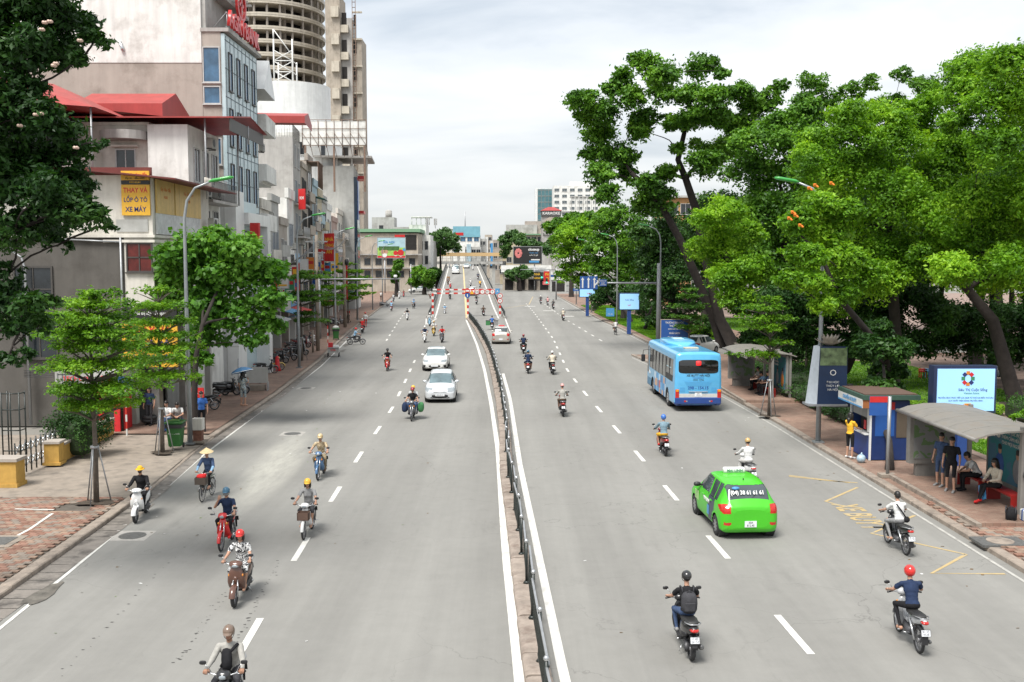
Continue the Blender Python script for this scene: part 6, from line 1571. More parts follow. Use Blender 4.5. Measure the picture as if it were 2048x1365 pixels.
window(t,'side',-.62,7.62,1.05,1.2,'grid',M_frd,'redc');window(t,'side',-5.4,6.2,1.6,1.9,'grid',M_frd,'dark');window(t,'side',-5.2,3.9,1.5,1.5,'two',M_frd,'dark')
for y in(1.6,4.3,6.9):window(t,'street',y,6.7,1.5,1.9,'grid',M_frd,'redc' if y<4 else 'dark')
part(t,'tarpaulin',mat('white_tarp',(.52,.53,.53),r=.6,var=.25,sc=4,bump=1),(0.02,.10,.3,6.5,8.66,9.6));part(t,'grey_panel',WM['grey'],(-1.6,-.2,-.05,0,8.75,9.3))
aircon(t,.3,7.4,9.4)
b=MB()
for k in range(9):x=.06+.0;b.tube([(x,7.6+k*.12,11.2),(x,7.6+k*.12,11.8)],.035,6)
b.build('balusters',WM['offwhite'],t)
s=signboard('upper yellow tyre sign on the corner wall under the maroon roof',-16.68,Y0-.13,10.15,1.25,1.35,0,S_yel,[('THAY VÀ',.30,.42,T_red),('LỐP Ô TÔ',.27,0,T_navy),('XE MÁY',.30,-.42,T_navy)],T_red)
b=MB();b.box(-.62,.62,-.001,.1,.69,.86);b.build('black_strip',S_blk,s);b=MB();b.box(-.62,.62,-.001,.1,.87,1.28);b.build('top_board',S_yel,s)
text('Chuyên thay lốp',.16,(0,-.008,1.12),(PI/2,0,0),T_red,s,bold=.01);text('lốp xe - dầu nhớt',.12,(0,-.008,.96),(PI/2,0,0),T_blk,s,bold=.005);text('MICHELIN',.11,(0,-.008,.775),(PI/2,0,0),T_yel,s,bold=.01)
for k,(a,bb)in enumerate(((.3,2.6),(2.75,6.6))):
 s=signboard(('first' if k==0 else 'second, longer')+' yellow panel facing the street above the white tarpaulin of the tyre shop',-15.88,Y0+(a+bb)/2,10.35,bb-a,1.5,PI/2,mat('sign_pale_yellow',(.62,.42,.13),r=.45,streak=.3),[('Lốp - Săm - Dầu',.22,.35,S_org),('04.3852',.18,0,S_org)],S_org,th=.08)
s=signboard('big lower yellow tyre sign over the dark open shop, partly behind the tiered trees',-16.0,Y0-.75,3.75,2.45,1.95,0,S_yel,[('THAY VÀ',.52,.62,T_red),('LỐP Ô TÔ',.46,-.02,T_navy),('XE MÁY',.50,-.62,T_navy)],T_red)
s=signboard('dark lettered fascia board over the lower yellow tyre sign',-16.0,Y0-.7,5.15,2.4,.55,0,S_blk,[('Siêu thị lốp - ắc quy',.2,.0,T_wht)],T_wht)
for i,(dx,y,z)in enumerate(((.25,1.2,.3),(.3,1.3,.52),(.22,2.2,.3))):
 b=MB();tv=[];b.tube([(0,0,-.09),(0,0,-.05),(0,0,.05),(0,0,.09)],[.24,.32,.32,.24],18);o=b.build('tyre',asph_d);o.location=(-16.6+dx,Y0-.4+y*.15,.13+z*.6);tag(o,['black tyre lying in the pile at the tyre shop corner, lowest','black tyre on top of the pile at the tyre shop corner','single black tyre lying beside the tyre pile'][i],'tyre')
# ---------------- B: old house with curved balcony canopy and AC units
t=root('house','weathered off-white house with a long red sheet roof behind the tyre shop','building',(-17.0,53.2,0))
part(t,'wall',WM['offwhite'],(-8.4,-2.1,0,5.2,0,14.6));part(t,'white_wall',WM['white'],(-2.1,0,-.35,5.2,0,14.6));part(t,'parapet',WM['offwhite'],(-8.5,-2.1,-.1,5.2,14.6,14.75))
b=MB();b.tube([(-3.4,.0,13.8),(-3.4,0,14.25)],1.25,24,smooth=False);b.build('curved_canopy',WM['concrete'],t)
window(t,'side',-3.4,12.55,.95,1.5,'two',M_frw,'dark');part(t,'window_hood',WM['offwhite'],(-4.1,-2.7,-.3,0,13.45,13.55))
for z in(12.6,9.4,6.3):
 for y in(1.0,2.6,4.2):window(t,'street',y,z,.9,1.7,'two',M_frw,'dark')
aircon(t,.3,1.2,11.2);aircon(t,.3,3.0,11.2);aircon(t,.3,2.2,13.9)
part(t,'balcony_slab',WM['concrete'],(0,1.1,.2,5.0,10.6,10.75));railing(t,'balcony_rail',[(1.05,.2),(1.05,5)],1.0,M_frd,10.75)
b=MB();b.add([(-8.8,-1.0,14.85),(2.6,-1.0,14.85),(2.6,2.6,15.35),(-8.8,2.6,15.35),(-8.8,-1.0,14.92),(2.6,-1.0,14.92),(2.6,2.6,15.42),(-8.8,2.6,15.42)],[(3,2,1,0),(4,5,6,7),(0,1,5,4),(1,2,6,5)])
b.add([(-8.8,6.2,14.85),(2.6,6.2,14.85),(2.6,2.6,15.35),(-8.8,2.6,15.35)],[(0,1,2,3)]);b.build('sheet_roof',M_roofr,t)
b=MB();
for(x,y)in((1.0,-.6),(1.0,5.6),(2.4,2.6)):b.tube([(x,y,10.7 if x<2 else 13.9),(x,y,14.9)],.05,6)
b.build('roof_post',galv,t);part(t,'gable_sheet',M_frd,(2.35,2.4,-.9,6.0,14.2,14.85))
# ---------------- C: red roofs at the left
t=root('house','house with dark open top floor under a red hipped roof, behind the foreground tree','building',(-22.3,50.6,0))
part(t,'wall',WM['offwhite'],(-9,0.6,.8,7,0,13.2));part(t,'loggia',M_void,(-8,-.6,1.2,6,13.2,15.2));b=MB();b.add([(-10,-1,15.9),(1.8,-1,15.0),(1.8,8,15.0),(-10,8,15.9),(-4.4,2,17.0),(-2.2,3.5,16.9),(-8,4,17.0)],[(0,1,5,4),(1,2,5),(0,4,6),(4,5,2,3,6),(0,3,2,1)]);b.build('hipped_roof',M_roofr,t)
for(x,y)in((1.5,-.7),(1.5,7.6)):
 b=MB();b.tube([(x,y,11.0),(x,y,15.1)],.045,6);b.build('roof_post',galv,t)
window(t,'side',-1.5,11.6,1.2,1.5,'two',M_frd,'dark',off=(0,.8));railing(t,'balcony_rail',[(-8,.3),(.6,.3)],.9,M_frd,13.2)
t=root('house','lower red gabled roof house between the hipped roof and the tall windowless wall','building',(-20.6,55.8,0));part(t,'wall',WM['red'],(-3.2,1.2,.2,4,0,15.6));b=MB();b.add([(-3.4,-.3,16.1),(1.4,-.3,16.1),(1.4,2,17.0),(-3.4,2,17.0),(1.4,4.3,16.1),(-3.4,4.3,16.1),(1.4,-.3,15.4),(1.4,4.3,15.4),(-3.4,-.3,15.9),(-3.4,4.3,15.9)],[(0,1,2,3),(2,4,5,3),(1,6,7,4,2),(0,8,6,1)]);b.build('gabled_roof',M_roofr,t)
# ---------------- D: tall building with the windowless side wall
Y0=61.0
t=root('tall_building','tall narrow building with a windowless two-tone side wall and blue-grey glass street front','building',(-17.5,Y0,0))
part(t,'wall',WM['brown'],(-12.5,-1.15,0,7.6,0,19.35));part(t,'upper_wall',WM['white'],(-12.4,-1.15,-.03,7.5,19.36,31))
part(t,'front_bay',WM['brown'],(-1.15,0,.03,7.6,0,21.2));part(t,'street_front',WM['bluegl'],(0,.22,.05,7.6,0,21.1));part(t,'cornice',WM['concrete'],(-1.2,.5,-.05,7.8,21.2,21.42))
part(t,'set_back_slab',WM['concrete'],(-1.15,-.2,1.5,7.5,23.6,23.8));part(t,'set_back_wall',WM['grey'],(-1.15,-.9,.1,7.5,21.4,27))
b=MB()
for k in range(8):b.box(-1.1,.2,.3+k*.9,.42+k*.9,24.3,24.45)
b.build('pergola_beams',WM['concrete'],t)
window(t,'side',-.58,19.25,.92,2.0,'one',M_frw,'blue',off=(0,.03));window(t,'side',-.58,17.45,.92,.95,'one',M_frw,'blue',off=(0,.03));window(t,'side',-.58,15.35,.92,.35,'one',M_frw,'blue',off=(0,.03));window(t,'side',-.58,14.1,.92,1.5,'one',M_frw,'blue',off=(0,.03));window(t,'side',-.58,11.0,.92,2.0,'one',M_frw,'blue',off=(0,.03))
for f in range(6):
 z=19.0-f*3.35
 for k,y in enumerate((1.15,2.95,4.75,6.55)):
  window(t,'street',y,z,.62,2.2,'one',M_frd,'blue',off=(.22,0))
b=MB()
for z in np.arange(.6,21,1.68):b.box(.22,.245,.05,7.6,z-.02,z+.02)
for y in np.arange(.3,7.6,.9):b.box(.22,.243,y-.015,y+.015,.2,21.0)
b.build('panel_joints',mat('joint_grey',(.12,.15,.17),r=.6),t)
t2=root('roof_sign','red channel letters standing along the roof edge of the tall narrow building','sign',(-17.2,Y0+.2,21.45),0)
b=MB();b.box(-.02,.02,0,7.0,.05,.12);b.box(-.02,.02,0,7,.9,.95)
for y in(0.2,2,4,6,7):b.tube([(0,y,0),(0,y,1.0)],.03,5);b.tube([(0,y,1.0),(-.9,y,0)],.02,4)
b.build('frame',galv,t2)
T_ch=mat('channel_letter_red',(.55,.03,.03),r=.35)
for i,ch in enumerate('AGRIBANK'):
 text(ch,1.35,(.12,.55+i*.88,.62),(PI/2,0,PI/2),T_ch,t2,ext=.09,bold=.03,name='letter')
t3=root('round_roof_emblem','red ring emblem standing on the roof above the red letters','sign',(-17.35,Y0+4.2,21.4));b=MB()
for k in range(24):
 a,a2=2*PI*k/24,2*PI*(k+1)/24;b.add([(s,math.cos(q)*r,2.4+math.sin(q)*r)for s in(-.08,.08)for q in(a,a2)for r in(.85,1.05)],[(0,1,3,2),(4,6,7,5),(1,5,7,3),(0,2,6,4)])
b.build('ring',T_ch,t3);b=MB();b.box(-.06,.06,-.12,.12,1.6,3.2);b.box(-.06,.06,-.5,.5,2.3,2.5);b.build('bars',T_ch,t3);b=MB();b.tube([(0,0,0),(0,0,1.4)],.06,6);b.build('pole',galv,t3)
b=MB();b.tube([(0,0,0),(.15,0,-.35),(.15,0,-.5)],.11,8);o=b.build('wall_vent_pipe',chrome,t);o.location=(-6.0,-.12,20.55)
# ---------------- E: shop with white metal cladding
t=root('clad_shop','shop with white metal cladding and a red projecting sign next to the round leafy tree','building',(-16.2,58.9,0))
part(t,'wall',WM['clad'],(-2.2,-.02,0,1.8,0,11.6));part(t,'set_back_front',WM['bluegl'],(-2.0,-.6,1.8,7.0,0,11.2));part(t,'portal_frame',WM['clad'],(-.6,.25,6.4,7.2,0,10.4),(-.6,.25,1.8,6.4,9.7,10.4))
b=MB()
for z in(2.4,4.7,7.0,9.3):b.box(-2.2,0,-.012,0,z-.015,z+.015)
for x in(-1.45,-.72):b.box(x-.01,x+.01,-.012,0,.1,11.5)
b.build('panel_joints',WM['grey'],t)
part(t,'grey_side_pier',WM['grey'],(-3.0,-2.2,.1,3,0,12.0));window(t,'street',4.2,7.8,3.6,3.0,'wide2',M_frd,'blue',off=(-.6,0));window(t,'street',4.2,4.2,3.6,2.4,'wide2',M_frd,'grey',off=(-.6,0))
s=signboard('red projecting sign beside the white clad shop',-15.6,60.6,9.1,.55,1.35,-.15,S_red,[('IT',.5,.1,S_red)],S_red,th=.25)
b=MB()
for k in range(18):
 a,a2=2*PI*k/18,2*PI*(k+1)/18;b.tube([(0,.55*math.cos(a),.55*math.sin(a)),(0,.55*math.cos(a2),.55*math.sin(a2))],.02,4)
o=b.build('ring_sign',chrome,t);o.location=(.4,6.3,8.3)
# ---------------- row of narrow shophouses
def tube_house(label,Ya,Yb,h,wm,seed,floors=None,balc=True,x=None,gm='dark',side_h=None,awn=None,sgn=None,roof=None,depth=10,fr=M_frw,sidewin=False,ac=True,parapet=True):
 xa,xb=(lerpl(FW,Ya),lerpl(FW,Yb))if x is None else x
 r=random.Random(seed);t=root('shop_house',label,'building',(xa,Ya,0),math.atan2(-(xb-xa),Yb-Ya),'narrow shophouses along the left pavement');L=math.hypot(xb-xa,Yb-Ya)-.04
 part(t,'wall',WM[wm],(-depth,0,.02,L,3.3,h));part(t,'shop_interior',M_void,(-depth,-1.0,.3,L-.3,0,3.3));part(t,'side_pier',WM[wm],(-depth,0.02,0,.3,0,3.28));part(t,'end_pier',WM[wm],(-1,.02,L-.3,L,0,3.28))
 if r.random()<.6:part(t,'roller_shutter',M_shut,(-.5,-.42,.3,L-.3,0,3.28))if r.random()<.5 else part(t,'half_shutter',M_shut,(-.5,-.42,.3,L*.55,0,3.28))
 nf=floors or max(1,int((h-3.6)/3.3));fh=(h-3.5)/nf
 for f in range(nf):
  z=3.5+f*fh;sty=r.choice(('two','grid','wide','tall'));wd=min(L-1.2,r.choice((1.4,2.2,3.0)))
  if balc and r.random()<.7:
   part(t,'balcony_slab',WM[wm],(0,.95,.25,L-.25,z-.05,z+.1))
   if r.random()<.5:railing(t,'balcony_rail',[(.9,.3),(.9,L-.3)],.9,r.choice((M_frd,chrome,M_frw)),z+.1,.2)
   else:part(t,'balcony_parapet',WM[wm],(.83,.94,.27,L-.27,z+.1,z+.9))
   window(t,'street',L*.32,z+1.3,min(1.5,L*.3),2.1,'two',fr,gm);window(t,'street',L*.72,z+1.35,min(1.3,L*.28),1.7,'two',fr,gm)
  else:
   n=2 if wd<2.5 else 1
   for k in range(n):window(t,'street',L*(.5 if n==1 else(.3+.42*k)),z+1.55,wd if n==1 else min(1.4,wd*.7),min(2.0,fh-1.0),sty,fr,gm)
  if ac and r.random()<.55:aircon(t,.30,r.uniform(.8,L-.8),z+.5 if r.random()<.5 else z+fh-.4)
 if parapet:part(t,'parapet',WM[wm],(-.2,.15,-.02,L+.02,h,h+r.uniform(.5,1.0)))
 if sidewin:window(t,'side',-2.2,h-2.3,1.0,1.2,'two',fr,gm)
 if awn:awning(t,.1,L-.1,3.3,1.6,awn)
 if sgn:part(t,'fascia',sgn[0],(.05,.22,.15,L-.15,3.35,4.15));text(sgn[1],.5,(.24,L/2,3.74),(PI/2,0,PI/2),sgn[2],t,bold=.02)
 if roof=='red':b=MB();b.add([(-depth,-.3,h+1.9),(1.2,-.3,h+1.9),(1.2,L/2,h+2.6),(-depth,L/2,h+2.6),(1.2,L+.3,h+1.9),(-depth,L+.3,h+1.9),(-depth,-.3,h+1.25),(1.2,-.3,h+1.25),(1.2,L+.3,h+1.25)],[(0,1,2,3),(2,4,5,3),(0,6,7,1),(1,7,8,4,2)]);b.build('canopy_roof',M_roofr,t)
 if roof=='tank':b=MB();b.tube([(-2,L/2,h+.6),(-2,L/2,h+2.0)],.6,14);b.ell((-2,L/2,h+2.0),(.6,.6,.25),14,6);b.build('water_tank',chrome,t)
 return t
AW_B=mat('awning_blue',(.10,.30,.50),r=.6,streak=.2);AW_G=mat('awning_green',(.03,.13,.11),r=.7);AW_R=mat('awning_red',(.45,.04,.03),r=.6);AW_W=mat('awning_grey',(.35,.36,.36),r=.6,streak=.3)
t=tube_house('narrow house with white projecting balconies and a small gable, right after the blue-grey glass front',69.0,74.3,19.2,'white',101,floors=5,gm='grey',awn=AW_B)
for z in(9.6,13.0,16.4):part(t,'bay_balcony',WM['white'],(.0,1.35,.2,4.9,z,z+.16),(1.2,1.33,.22,4.88,z+.16,z+1.15),(0.02,1.2,.22,.34,z+.16,z+1.15))
b=MB();b.add([(1.3,0,19.2),(1.3,5.2,19.2),(1.3,2.6,21.6),(-3,0,19.2),(-3,5.2,19.2),(-3,2.6,21.6)],[(0,1,2),(0,2,5,3),(1,4,5,2),(3,5,4)]);b.build('gable',WM['clad'],t)
tube_house('low pale house with a rolled shutter and red lettering, behind the round tree',74.4,79.5,11.4,'offwhite',102,awn=AW_W,sgn=(S_red,'SỬA CHỮA',T_wht),sidewin=True)
tube_house('low blue-fronted house with a wide window and old air conditioners, past the round tree',79.6,84.6,12.3,'grey',103,gm='blue',sgn=(S_blk,'MÁY TÍNH',T_yel),sidewin=True)
tube_house('low dark-windowed house with a black sign above parked motorbikes',84.7,90.0,10.6,'brown',104,awn=AW_B,balc=True)
tube_house('tall white house with narrow tall windows just before the big bare concrete wall',90.1,95.0,13.2,'white',105,gm='blue',sgn=(S_lb,'PHONG VŨ',T_wht),awn=AW_R)
t=tube_house('concrete house with a huge bare grey side wall and a red canopied roof terrace',95.1,101.0,19.2,'concrete',106,floors=5,gm='blue',depth=9,parapet=False,roof='red')
railing(t,'terrace_rail',[(-6,.15),(0,.15),(0,5.8)],1.2,M_frd,19.2,.25);part(t,'terrace_wall',WM['white'],(-4.4,-2.0,.8,1.0,19.2,20.6));part(t,'terrace_chair',T_red,(-2.6,-2.3,.3,.6,19.2,20.0))
tube_house('beige house with a rusty frame on its roof, right after the bare grey wall',101.2,106.5,17.0,'tan',107,gm='grey',roof='tank',sgn=(S_wht,'CAFÉ',T_red),fr=M_frd)
t=tube_house('brown house with rusty scaffolding and a dark green awning high on its front',106.6,112.2,18.2,'brown',108,gm='dark',fr=M_frd,awn=AW_G);awning(t,.2,5,14.6,1.8,AW_G);railing(t,'rust_cage',[(1.2,.2),(1.2,5.2)],2.6,M_rust,15.4,.5,.03);part(t,'cage_top',M_rust,(0,1.3,.2,5.3,18.0,18.1))
tube_house('pale blue narrow house with a red sign panel in the left row',112.3,117.6,16.0,'blue',109,gm='dark',awn=AW_R)
tube_house('off-white narrow house with a bamboo-screened balcony in the left row',117.7,123.2,15.2,'cream',110,gm='dark',sgn=(S_yel,'PHỞ BÒ',T_red))
tube_house('grey narrow house behind the tangle of wires and the concrete poles',123.3,129.0,14.8,'grey',111,gm='blue',fr=M_frd,awn=AW_B)
tube_house('white narrow house, second before the grey corner block with dark glass',129.1,136,14.2,'white',112,gm='dark',sgn=(S_red,'VIỄN THÔNG',T_wht))
tube_house('dull pink narrow house in the far end of the left row',136.1,145,13.0,'pink',113,gm='dark')
tube_house('last narrow house touching the grey corner block with dark glass',145.1,154.8,14.5,'offwhite',114,gm='dark',awn=AW_G)
for i,(Y,z,w,h,c,s,lb)in enumerate(((62.5,5.2,.7,1.9,S_blue,'','upright blue projecting sign under the red IT sign'),(70.2,5.6,.9,1.2,S_yel,'','small yellow projecting sign before the low pale house'),(75.5,5.0,.8,2.0,S_red,'','upright red projecting sign on the low pale house'),(80.5,5.8,1.0,1.0,S_wht,'','square white projecting sign on the blue-fronted house'),(86.0,5.3,.8,1.6,S_grn,'','green projecting sign over the parked motorbikes'),(91.0,6.0,.7,2.6,S_red,'','long red banner sign on the tall white house'),
  (97.0,6.6,.8,2.2,S_wht,'','pale upright sign under the red roof terrace house'),(103,7.0,.8,1.8,S_org,'','orange projecting sign on the beige house with a rusty frame'),(108.5,6.2,.9,2.4,S_blue,'','blue upright sign on the brown scaffolded house'),(114,7.6,.8,2.6,S_red,'','red upright sign on the pale blue narrow house'),(121,6.4,.9,2.0,S_lb,'','light blue sign on the off-white bamboo-screened house'),(132,7.4,1.0,2.4,S_yel,'','yellow upright sign near the far end of the left row'))):
 s=signboard(lb,lerpl(FW,Y)+.25+w/2,Y,z,w,h,0,c,[],T_wht,th=.12,frame=galv);part(s,'sign_stripe',[S_wht,S_red,S_yel][i%3],(-w*.38,w*.38,-.012,0,h*.12,h*.30));part(s,'sign_stripe',[S_yel,S_wht,S_blue][i%3],(-w*.38,w*.38,-.012,0,-h*.32,-h*.18));part(s,'wall_bracket',galv,(-w/2-.3,-w/2-.04,.03,.08,h*.3,h*.34))
for i,(Y,z,c)in enumerate(((55.5,11.9,'white'),(72,13.9,'red'),(88.5,8.2,'lightblue'),(110,12.4,'cream'),(119,9.0,'pink'))):
 t=root('laundry',['washing','red cloth','pale blue washing','cream sheets','pink washing'][i]+' hung on a balcony of the left row, '+['over the maroon roof edge','beside the small gable house','above the dark-windowed house','under the rusty cage','on the bamboo-screened house'][i],'laundry',(lerpl(FW,Y)+1.0,Y,z));b=MB();b.tube([(0,-1.3,0),(0,1.3,0)],.015,4);b.build('line',galv,t)
 for k in range(4):b=MB();y=-1.1+k*.6;h=.5+.3*((k*7+i)%3)/2;b.add([(0,y,0),(0,y+.45,0),(.06,y+.42,-h),(-.05,y+.05,-h*.95),(.03,y+.22,-h*.5)],[(0,1,4),(1,2,4),(2,3,4),(3,0,4)]);b.build('cloth',mat('laundry_'+c,dict(white=(.6,.6,.6),red=(.5,.05,.04),lightblue=(.25,.4,.55),cream=(.55,.48,.36),pink=(.55,.28,.28))[c])if k%2 else WM['white'],t)
# ---------------- I: grey block with dark glass corner
t=root('corner_block','tall plain grey block with a dark blue glass corner at the bend','building',(-24.4,155,0),.09);part(t,'wall',WM['grey'],(-14,0,0,9,0,22.2));part(t,'glass_front',mat('dark_curtain_wall',(.015,.03,.05),r=.12,var=.5,sc=.6,spec=.8),(0,.5,-.1,5.0,2,20.5));part(t,'white_front',WM['white'],(0,.3,5.0,9.2,0,21.5));part(t,'roof_slab',WM['concrete'],(-6,2.8,-.6,9.5,23.4,23.7))
part(t,'blue_banner',S_blue,(.5,.56,.3,2.6,14,20));part(t,'red_ledge',T_ch,(.3,1.3,5,9.6,20.6,21.1),(.3,1.2,5,9.6,15.2,15.6))
for z in(4,7.5,11,14.5,18):window(t,'street',7.1,z,2.4,2.2,'wide',M_frw,'blue',off=(.3,0))
for k in range(4):part(t,'post',WM['concrete'],(-5+k*2.3,-4.75+k*2.3,.2,.45,22.2,23.4))
t=root('roof_billboard_frame','rusty see-through back of a billboard frame on the grey corner block roof','billboard',(-31.5,151,24.6));part(t,'back_sheet',WM['white'],(0,9.6,.5,.56,.4,3.9))
b=MB()
for k in range(9):x=k*1.2;b.tube([(x,.4,0),(x,.4,4.1)],.05,5);b.tube([(x,.4,2.2),(min(x+1.2,9.6),.4,.3)],.03,4);b.tube([(x,.4,.5),(x,2.5,-1.2)],.04,4)
for z in(.3,1.5,2.8,4.1):b.tube([(0,.4,z),(9.6,.4,z)],.04,4)
b.build('truss',M_rust,t);b=MB()
for x in(.3,4.6,9.2):b.box(x,x+.25,.4,.7,-6.6,.2)
b.build('support_post',M_rust,t)
# ---------------- unfinished round tower and its side block
t=root('unfinished_tower','unfinished round concrete tower block rising over the left houses','building',(-72,300,0));R=16.6
b=MB();b.tube([(0,0,0),(0,0,96)],R-5.5,32,smooth=False);b.build('core_wall',M_void,t)
sl=MB();sl.tube([(0,0,-.55),(0,0,.0)],R,48,0,False);sl=sl.mesh('floor_slab');sl.materials.append(WM['beige'])
pt_=MB()
for k in range(15):a=PI+PI*k/14;ca,sa=math.cos(a),math.sin(a);pt_.tube([((R-.8)*ca,(R-.8)*sa,0),((R-.8)*ca,(R-.8)*sa,3.05)],.32,4,0,False)
for k in range(14):
 a=PI+PI*(k+.5)/14
 if k%3:continue
 ca,sa=math.cos(a),math.sin(a);pt_.add([((R-1)*ca,(R-1)*sa,0),((R-6)*ca,(R-6)*sa,0),((R-6)*ca,(R-6)*sa,3),((R-1)*ca,(R-1)*sa,3)],[(0,1,2,3)])
pt_=pt_.mesh('columns');pt_.materials.append(WM['brown'])
sp_=MB();sp_.tube([(0,0,0),(0,0,.55)],R+.05,48,0,False,False);sp_=sp_.mesh('slab_upstand');sp_.materials.append(WM['beige'])
for k in range(25):
 z=4+k*3.62
 o=link('floor_slab',sl,t);o.location=(0,0,z)
 o=link('slab_upstand',sp_,t);o.location=(0,0,z)
 if k>9:o=link('columns',pt_,t);o.location=(0,0,z);o['kind']='stuff'
t=root('unfinished_block','angular unfinished concrete block with a hoist mast standing against the round tower','building',(-47.5,285,0),sc=(.74,1,1.04))
part(t,'wall',WM['tan'],(-6.5,-1,0,10,0,79));part(t,'middle_wall',WM['concrete'],(-1,3.2,1.5,10,0,73));part(t,'end_wall',WM['tan'],(3.2,6.6,3,12,0,68));
for k in range(7):
 z=28+k*7.2
 part(t,'recess',M_void,(-.6,1.2,1.3,1.5,z,z+3.2));part(t,'box_balcony',WM['beige'],(-4.2,-1.3,-.9,0,z+1.6,z+4.4));part(t,'box_balcony',WM['beige'],(-1,2.0,.4,1.4,z-2.2,z+-.2));part(t,'recess',M_void,(3.6,4.6,2.8,3,z,z+3.0));part(t,'ledge',WM['beige'],(3.2,6.9,2.4,3,z+3.4,z+3.8))
b=MB()
for x in(3.6,4.8):
 b.tube([(x,.6,0),(x,.6,84)],.12,4)
for k in range(60):b.tube([(3.6,.6,k*1.4),(4.8,.6,k*1.4)],.09,4)
b.build('hoist_mast',M_rust,t)
# white curved building in front of the tower
t=root('curved_building','pale curved building with small windows and a white lattice mast on top','building',(-34.5,160,0));R=7.4
b=MB();b.tube([(0,0,0),(0,0,27.6)],R,40,smooth=False);b.box(-9,0,-5.5,6,0,33.5);b.build('wall',WM['clad'],t);b=MB();b.tube([(-.6,.6,27.6),(-.6,.6,35.0)],R-1.2,40,smooth=False);b.build('upper_drum',WM['clad'],t);b=MB();b.tube([(0,0,25.6),(0,0,27.0)],R+.12,40,smooth=False);b.build('cornice',WM['white'],t)
for a in(-2.35,-2.0,-1.62,-1.2,-.75):
 for z,R2,off in((29.9-4.9,R,0),):
  o=window(t,'side',0,0,.8,1.9,'one',M_frw,'grey' if a<-1.5 else 'dark');o.matrix_local=Matrix.Translation((R2*math.cos(a),R2*math.sin(a),z-.3))@Matrix.Rotation(a+PI/2,4,'Z')@FACE['side']
window(t,'side',-5.6,31.0,1.9,1.4,'grid',M_frd,'teal',off=(0,-5.5))
b=MB()
for(x,y)in((-2.6,-2),(.3,-2),(.3,1),(-2.6,1)):b.tube([(x,y,34.8),(x,y,42 if y<0 else 39)],.13,5)
for z in(35.5,37,38.7):
 b.tube([(-2.6,-2,z),(.3,-2,z)],.07,4);b.tube([(.3,-2,z),(.3,1,z)],.07,4);b.tube([(-2.6,-2,z),(.3,-2,z+1.6)],.07,4);b.tube([(-2.6,-2,z+1.6),(.3,-2,z)],.07,4)
b.tube([(-2.6,-2,43.5),(.3,-2,39.5)],.08,4);b.tube([(-2.6,-2,42),(-2.6,-2,43.5)],.12,4)
b.build('lattice_mast',T_wht,t)
# ---------------- far end of the street, left side
t=root('block_building','old tan block with a green sheet roof behind the milk billboard','building',(-23.5,250,0));part(t,'wall',WM['tan'],(-17,0,0,12,0,14.6));part(t,'green_roof',mat('green_sheet',(.16,.30,.18),r=.6),(-17.5,.6,-.6,12.5,14.9,15.7));part(t,'dark_loggia',M_void,(-4.5,-.4,-.1,0,10.5,14.2));part(t,'balcony_slab',WM['concrete'],(-17,1.0,-1.0,0,9.2,9.5),(-17,1.0,-1.0,0,5.8,6.1))
for i in range(6):
 for z in(4.5,7.6):window(t,'side',-15.5+i*2.8,z,1.4,1.5,'two',M_frd,'dark')
t=root('stair_tower','grey windowless rooftop block with a round tank above the tan block','building',(-29,268,0));part(t,'wall',WM['grey'],(-8.5,-2.5,0,6,0,19.4),(-2.5,1.5,0,6,0,16.8));b=MB();b.tube([(-4.2,2,19.4),(-4.2,2,21)],.9,12);b.ell((-4.2,2,21),(.9,.9,.5),12,6);b.build('tank',WM['concrete'],t);window(t,'side',-6,16.6,1,1.2,'one',M_frd,'dark')
t=root('white_building','white rounded building with a roof pavilion at the far left of the crossing','building',(-21.4,262,0));part(t,'wall',WM['white'],(-5.6,0,0,10,0,14.5),(-5.6,-1.2,.5,10,14.5,17.2));part(t,'pavilion_roof',WM['white'],(-5,.2,-.6,6,19.1,19.3));b=MB();[b.tube([(x,0,17.2),(x,0,19.1)],.1,5)for x in(-4.8,-3.6,-2.4,-1.2,-.2)];b.build('pavilion_post',WM['white'],t)
for z in(4.4,8.0,11.8):
 for x in(-1.0,-2.4,-4.2):window(t,'side',x,z,.8,2.2,'one',M_frw,'dark')
# milk billboard
def billboard(label,x0,x1,y,z0,z1,base,name='billboard',posts=2):
 t=root(name,label,'billboard',((x0+x1)/2,y,0));w=x1-x0;part(t,'panel',base,(-w/2,w/2,0,.3,z0,z1));b=MB();e=.12;b.box(-w/2-e,w/2+e,-.04,.3,z1,z1+e);b.box(-w/2-e,w/2+e,-.04,.3,z0-e,z0);b.box(-w/2-e,-w/2,-.04,.3,z0,z1);b.box(w/2,w/2+e,-.04,.3,z0,z1);b.build('frame',galv,t)
 for k in range(posts):x=-w/2+w*(k+.5)/posts;b=MB();b.tube([(x,.4,0),(x,.4,z0+.5)],.16,8);b.build('post',galv,t)
 return t,w
t,w=billboard('billboard with pale sky, green field and red packs at the far left of the crossing',PX(757,236),PX(812,236),236,ZY(516,236),ZY(476,236),mat('print_sky',(.35,.50,.56),r=.4,var=.2,sc=.6))
z0,z1=ZY(516,236),ZY(476,236);part(t,'print_field',mat('print_lime',(.28,.48,.10),r=.4,var=.4,sc=1.2),(-w/2,w/2,-.02,0,z0+.5,z0+2.4));part(t,'print_band',S_red,(-w/2,w/2,-.04,0,z0,z0+.45));part(t,'print_forest',mat('print_dark_green',(.05,.12,.03),r=.4,var=.5,sc=1.5),(-w/2+.3,w/2-1.4,-.03,0,z0+1.7,z0+2.7))
b=MB();
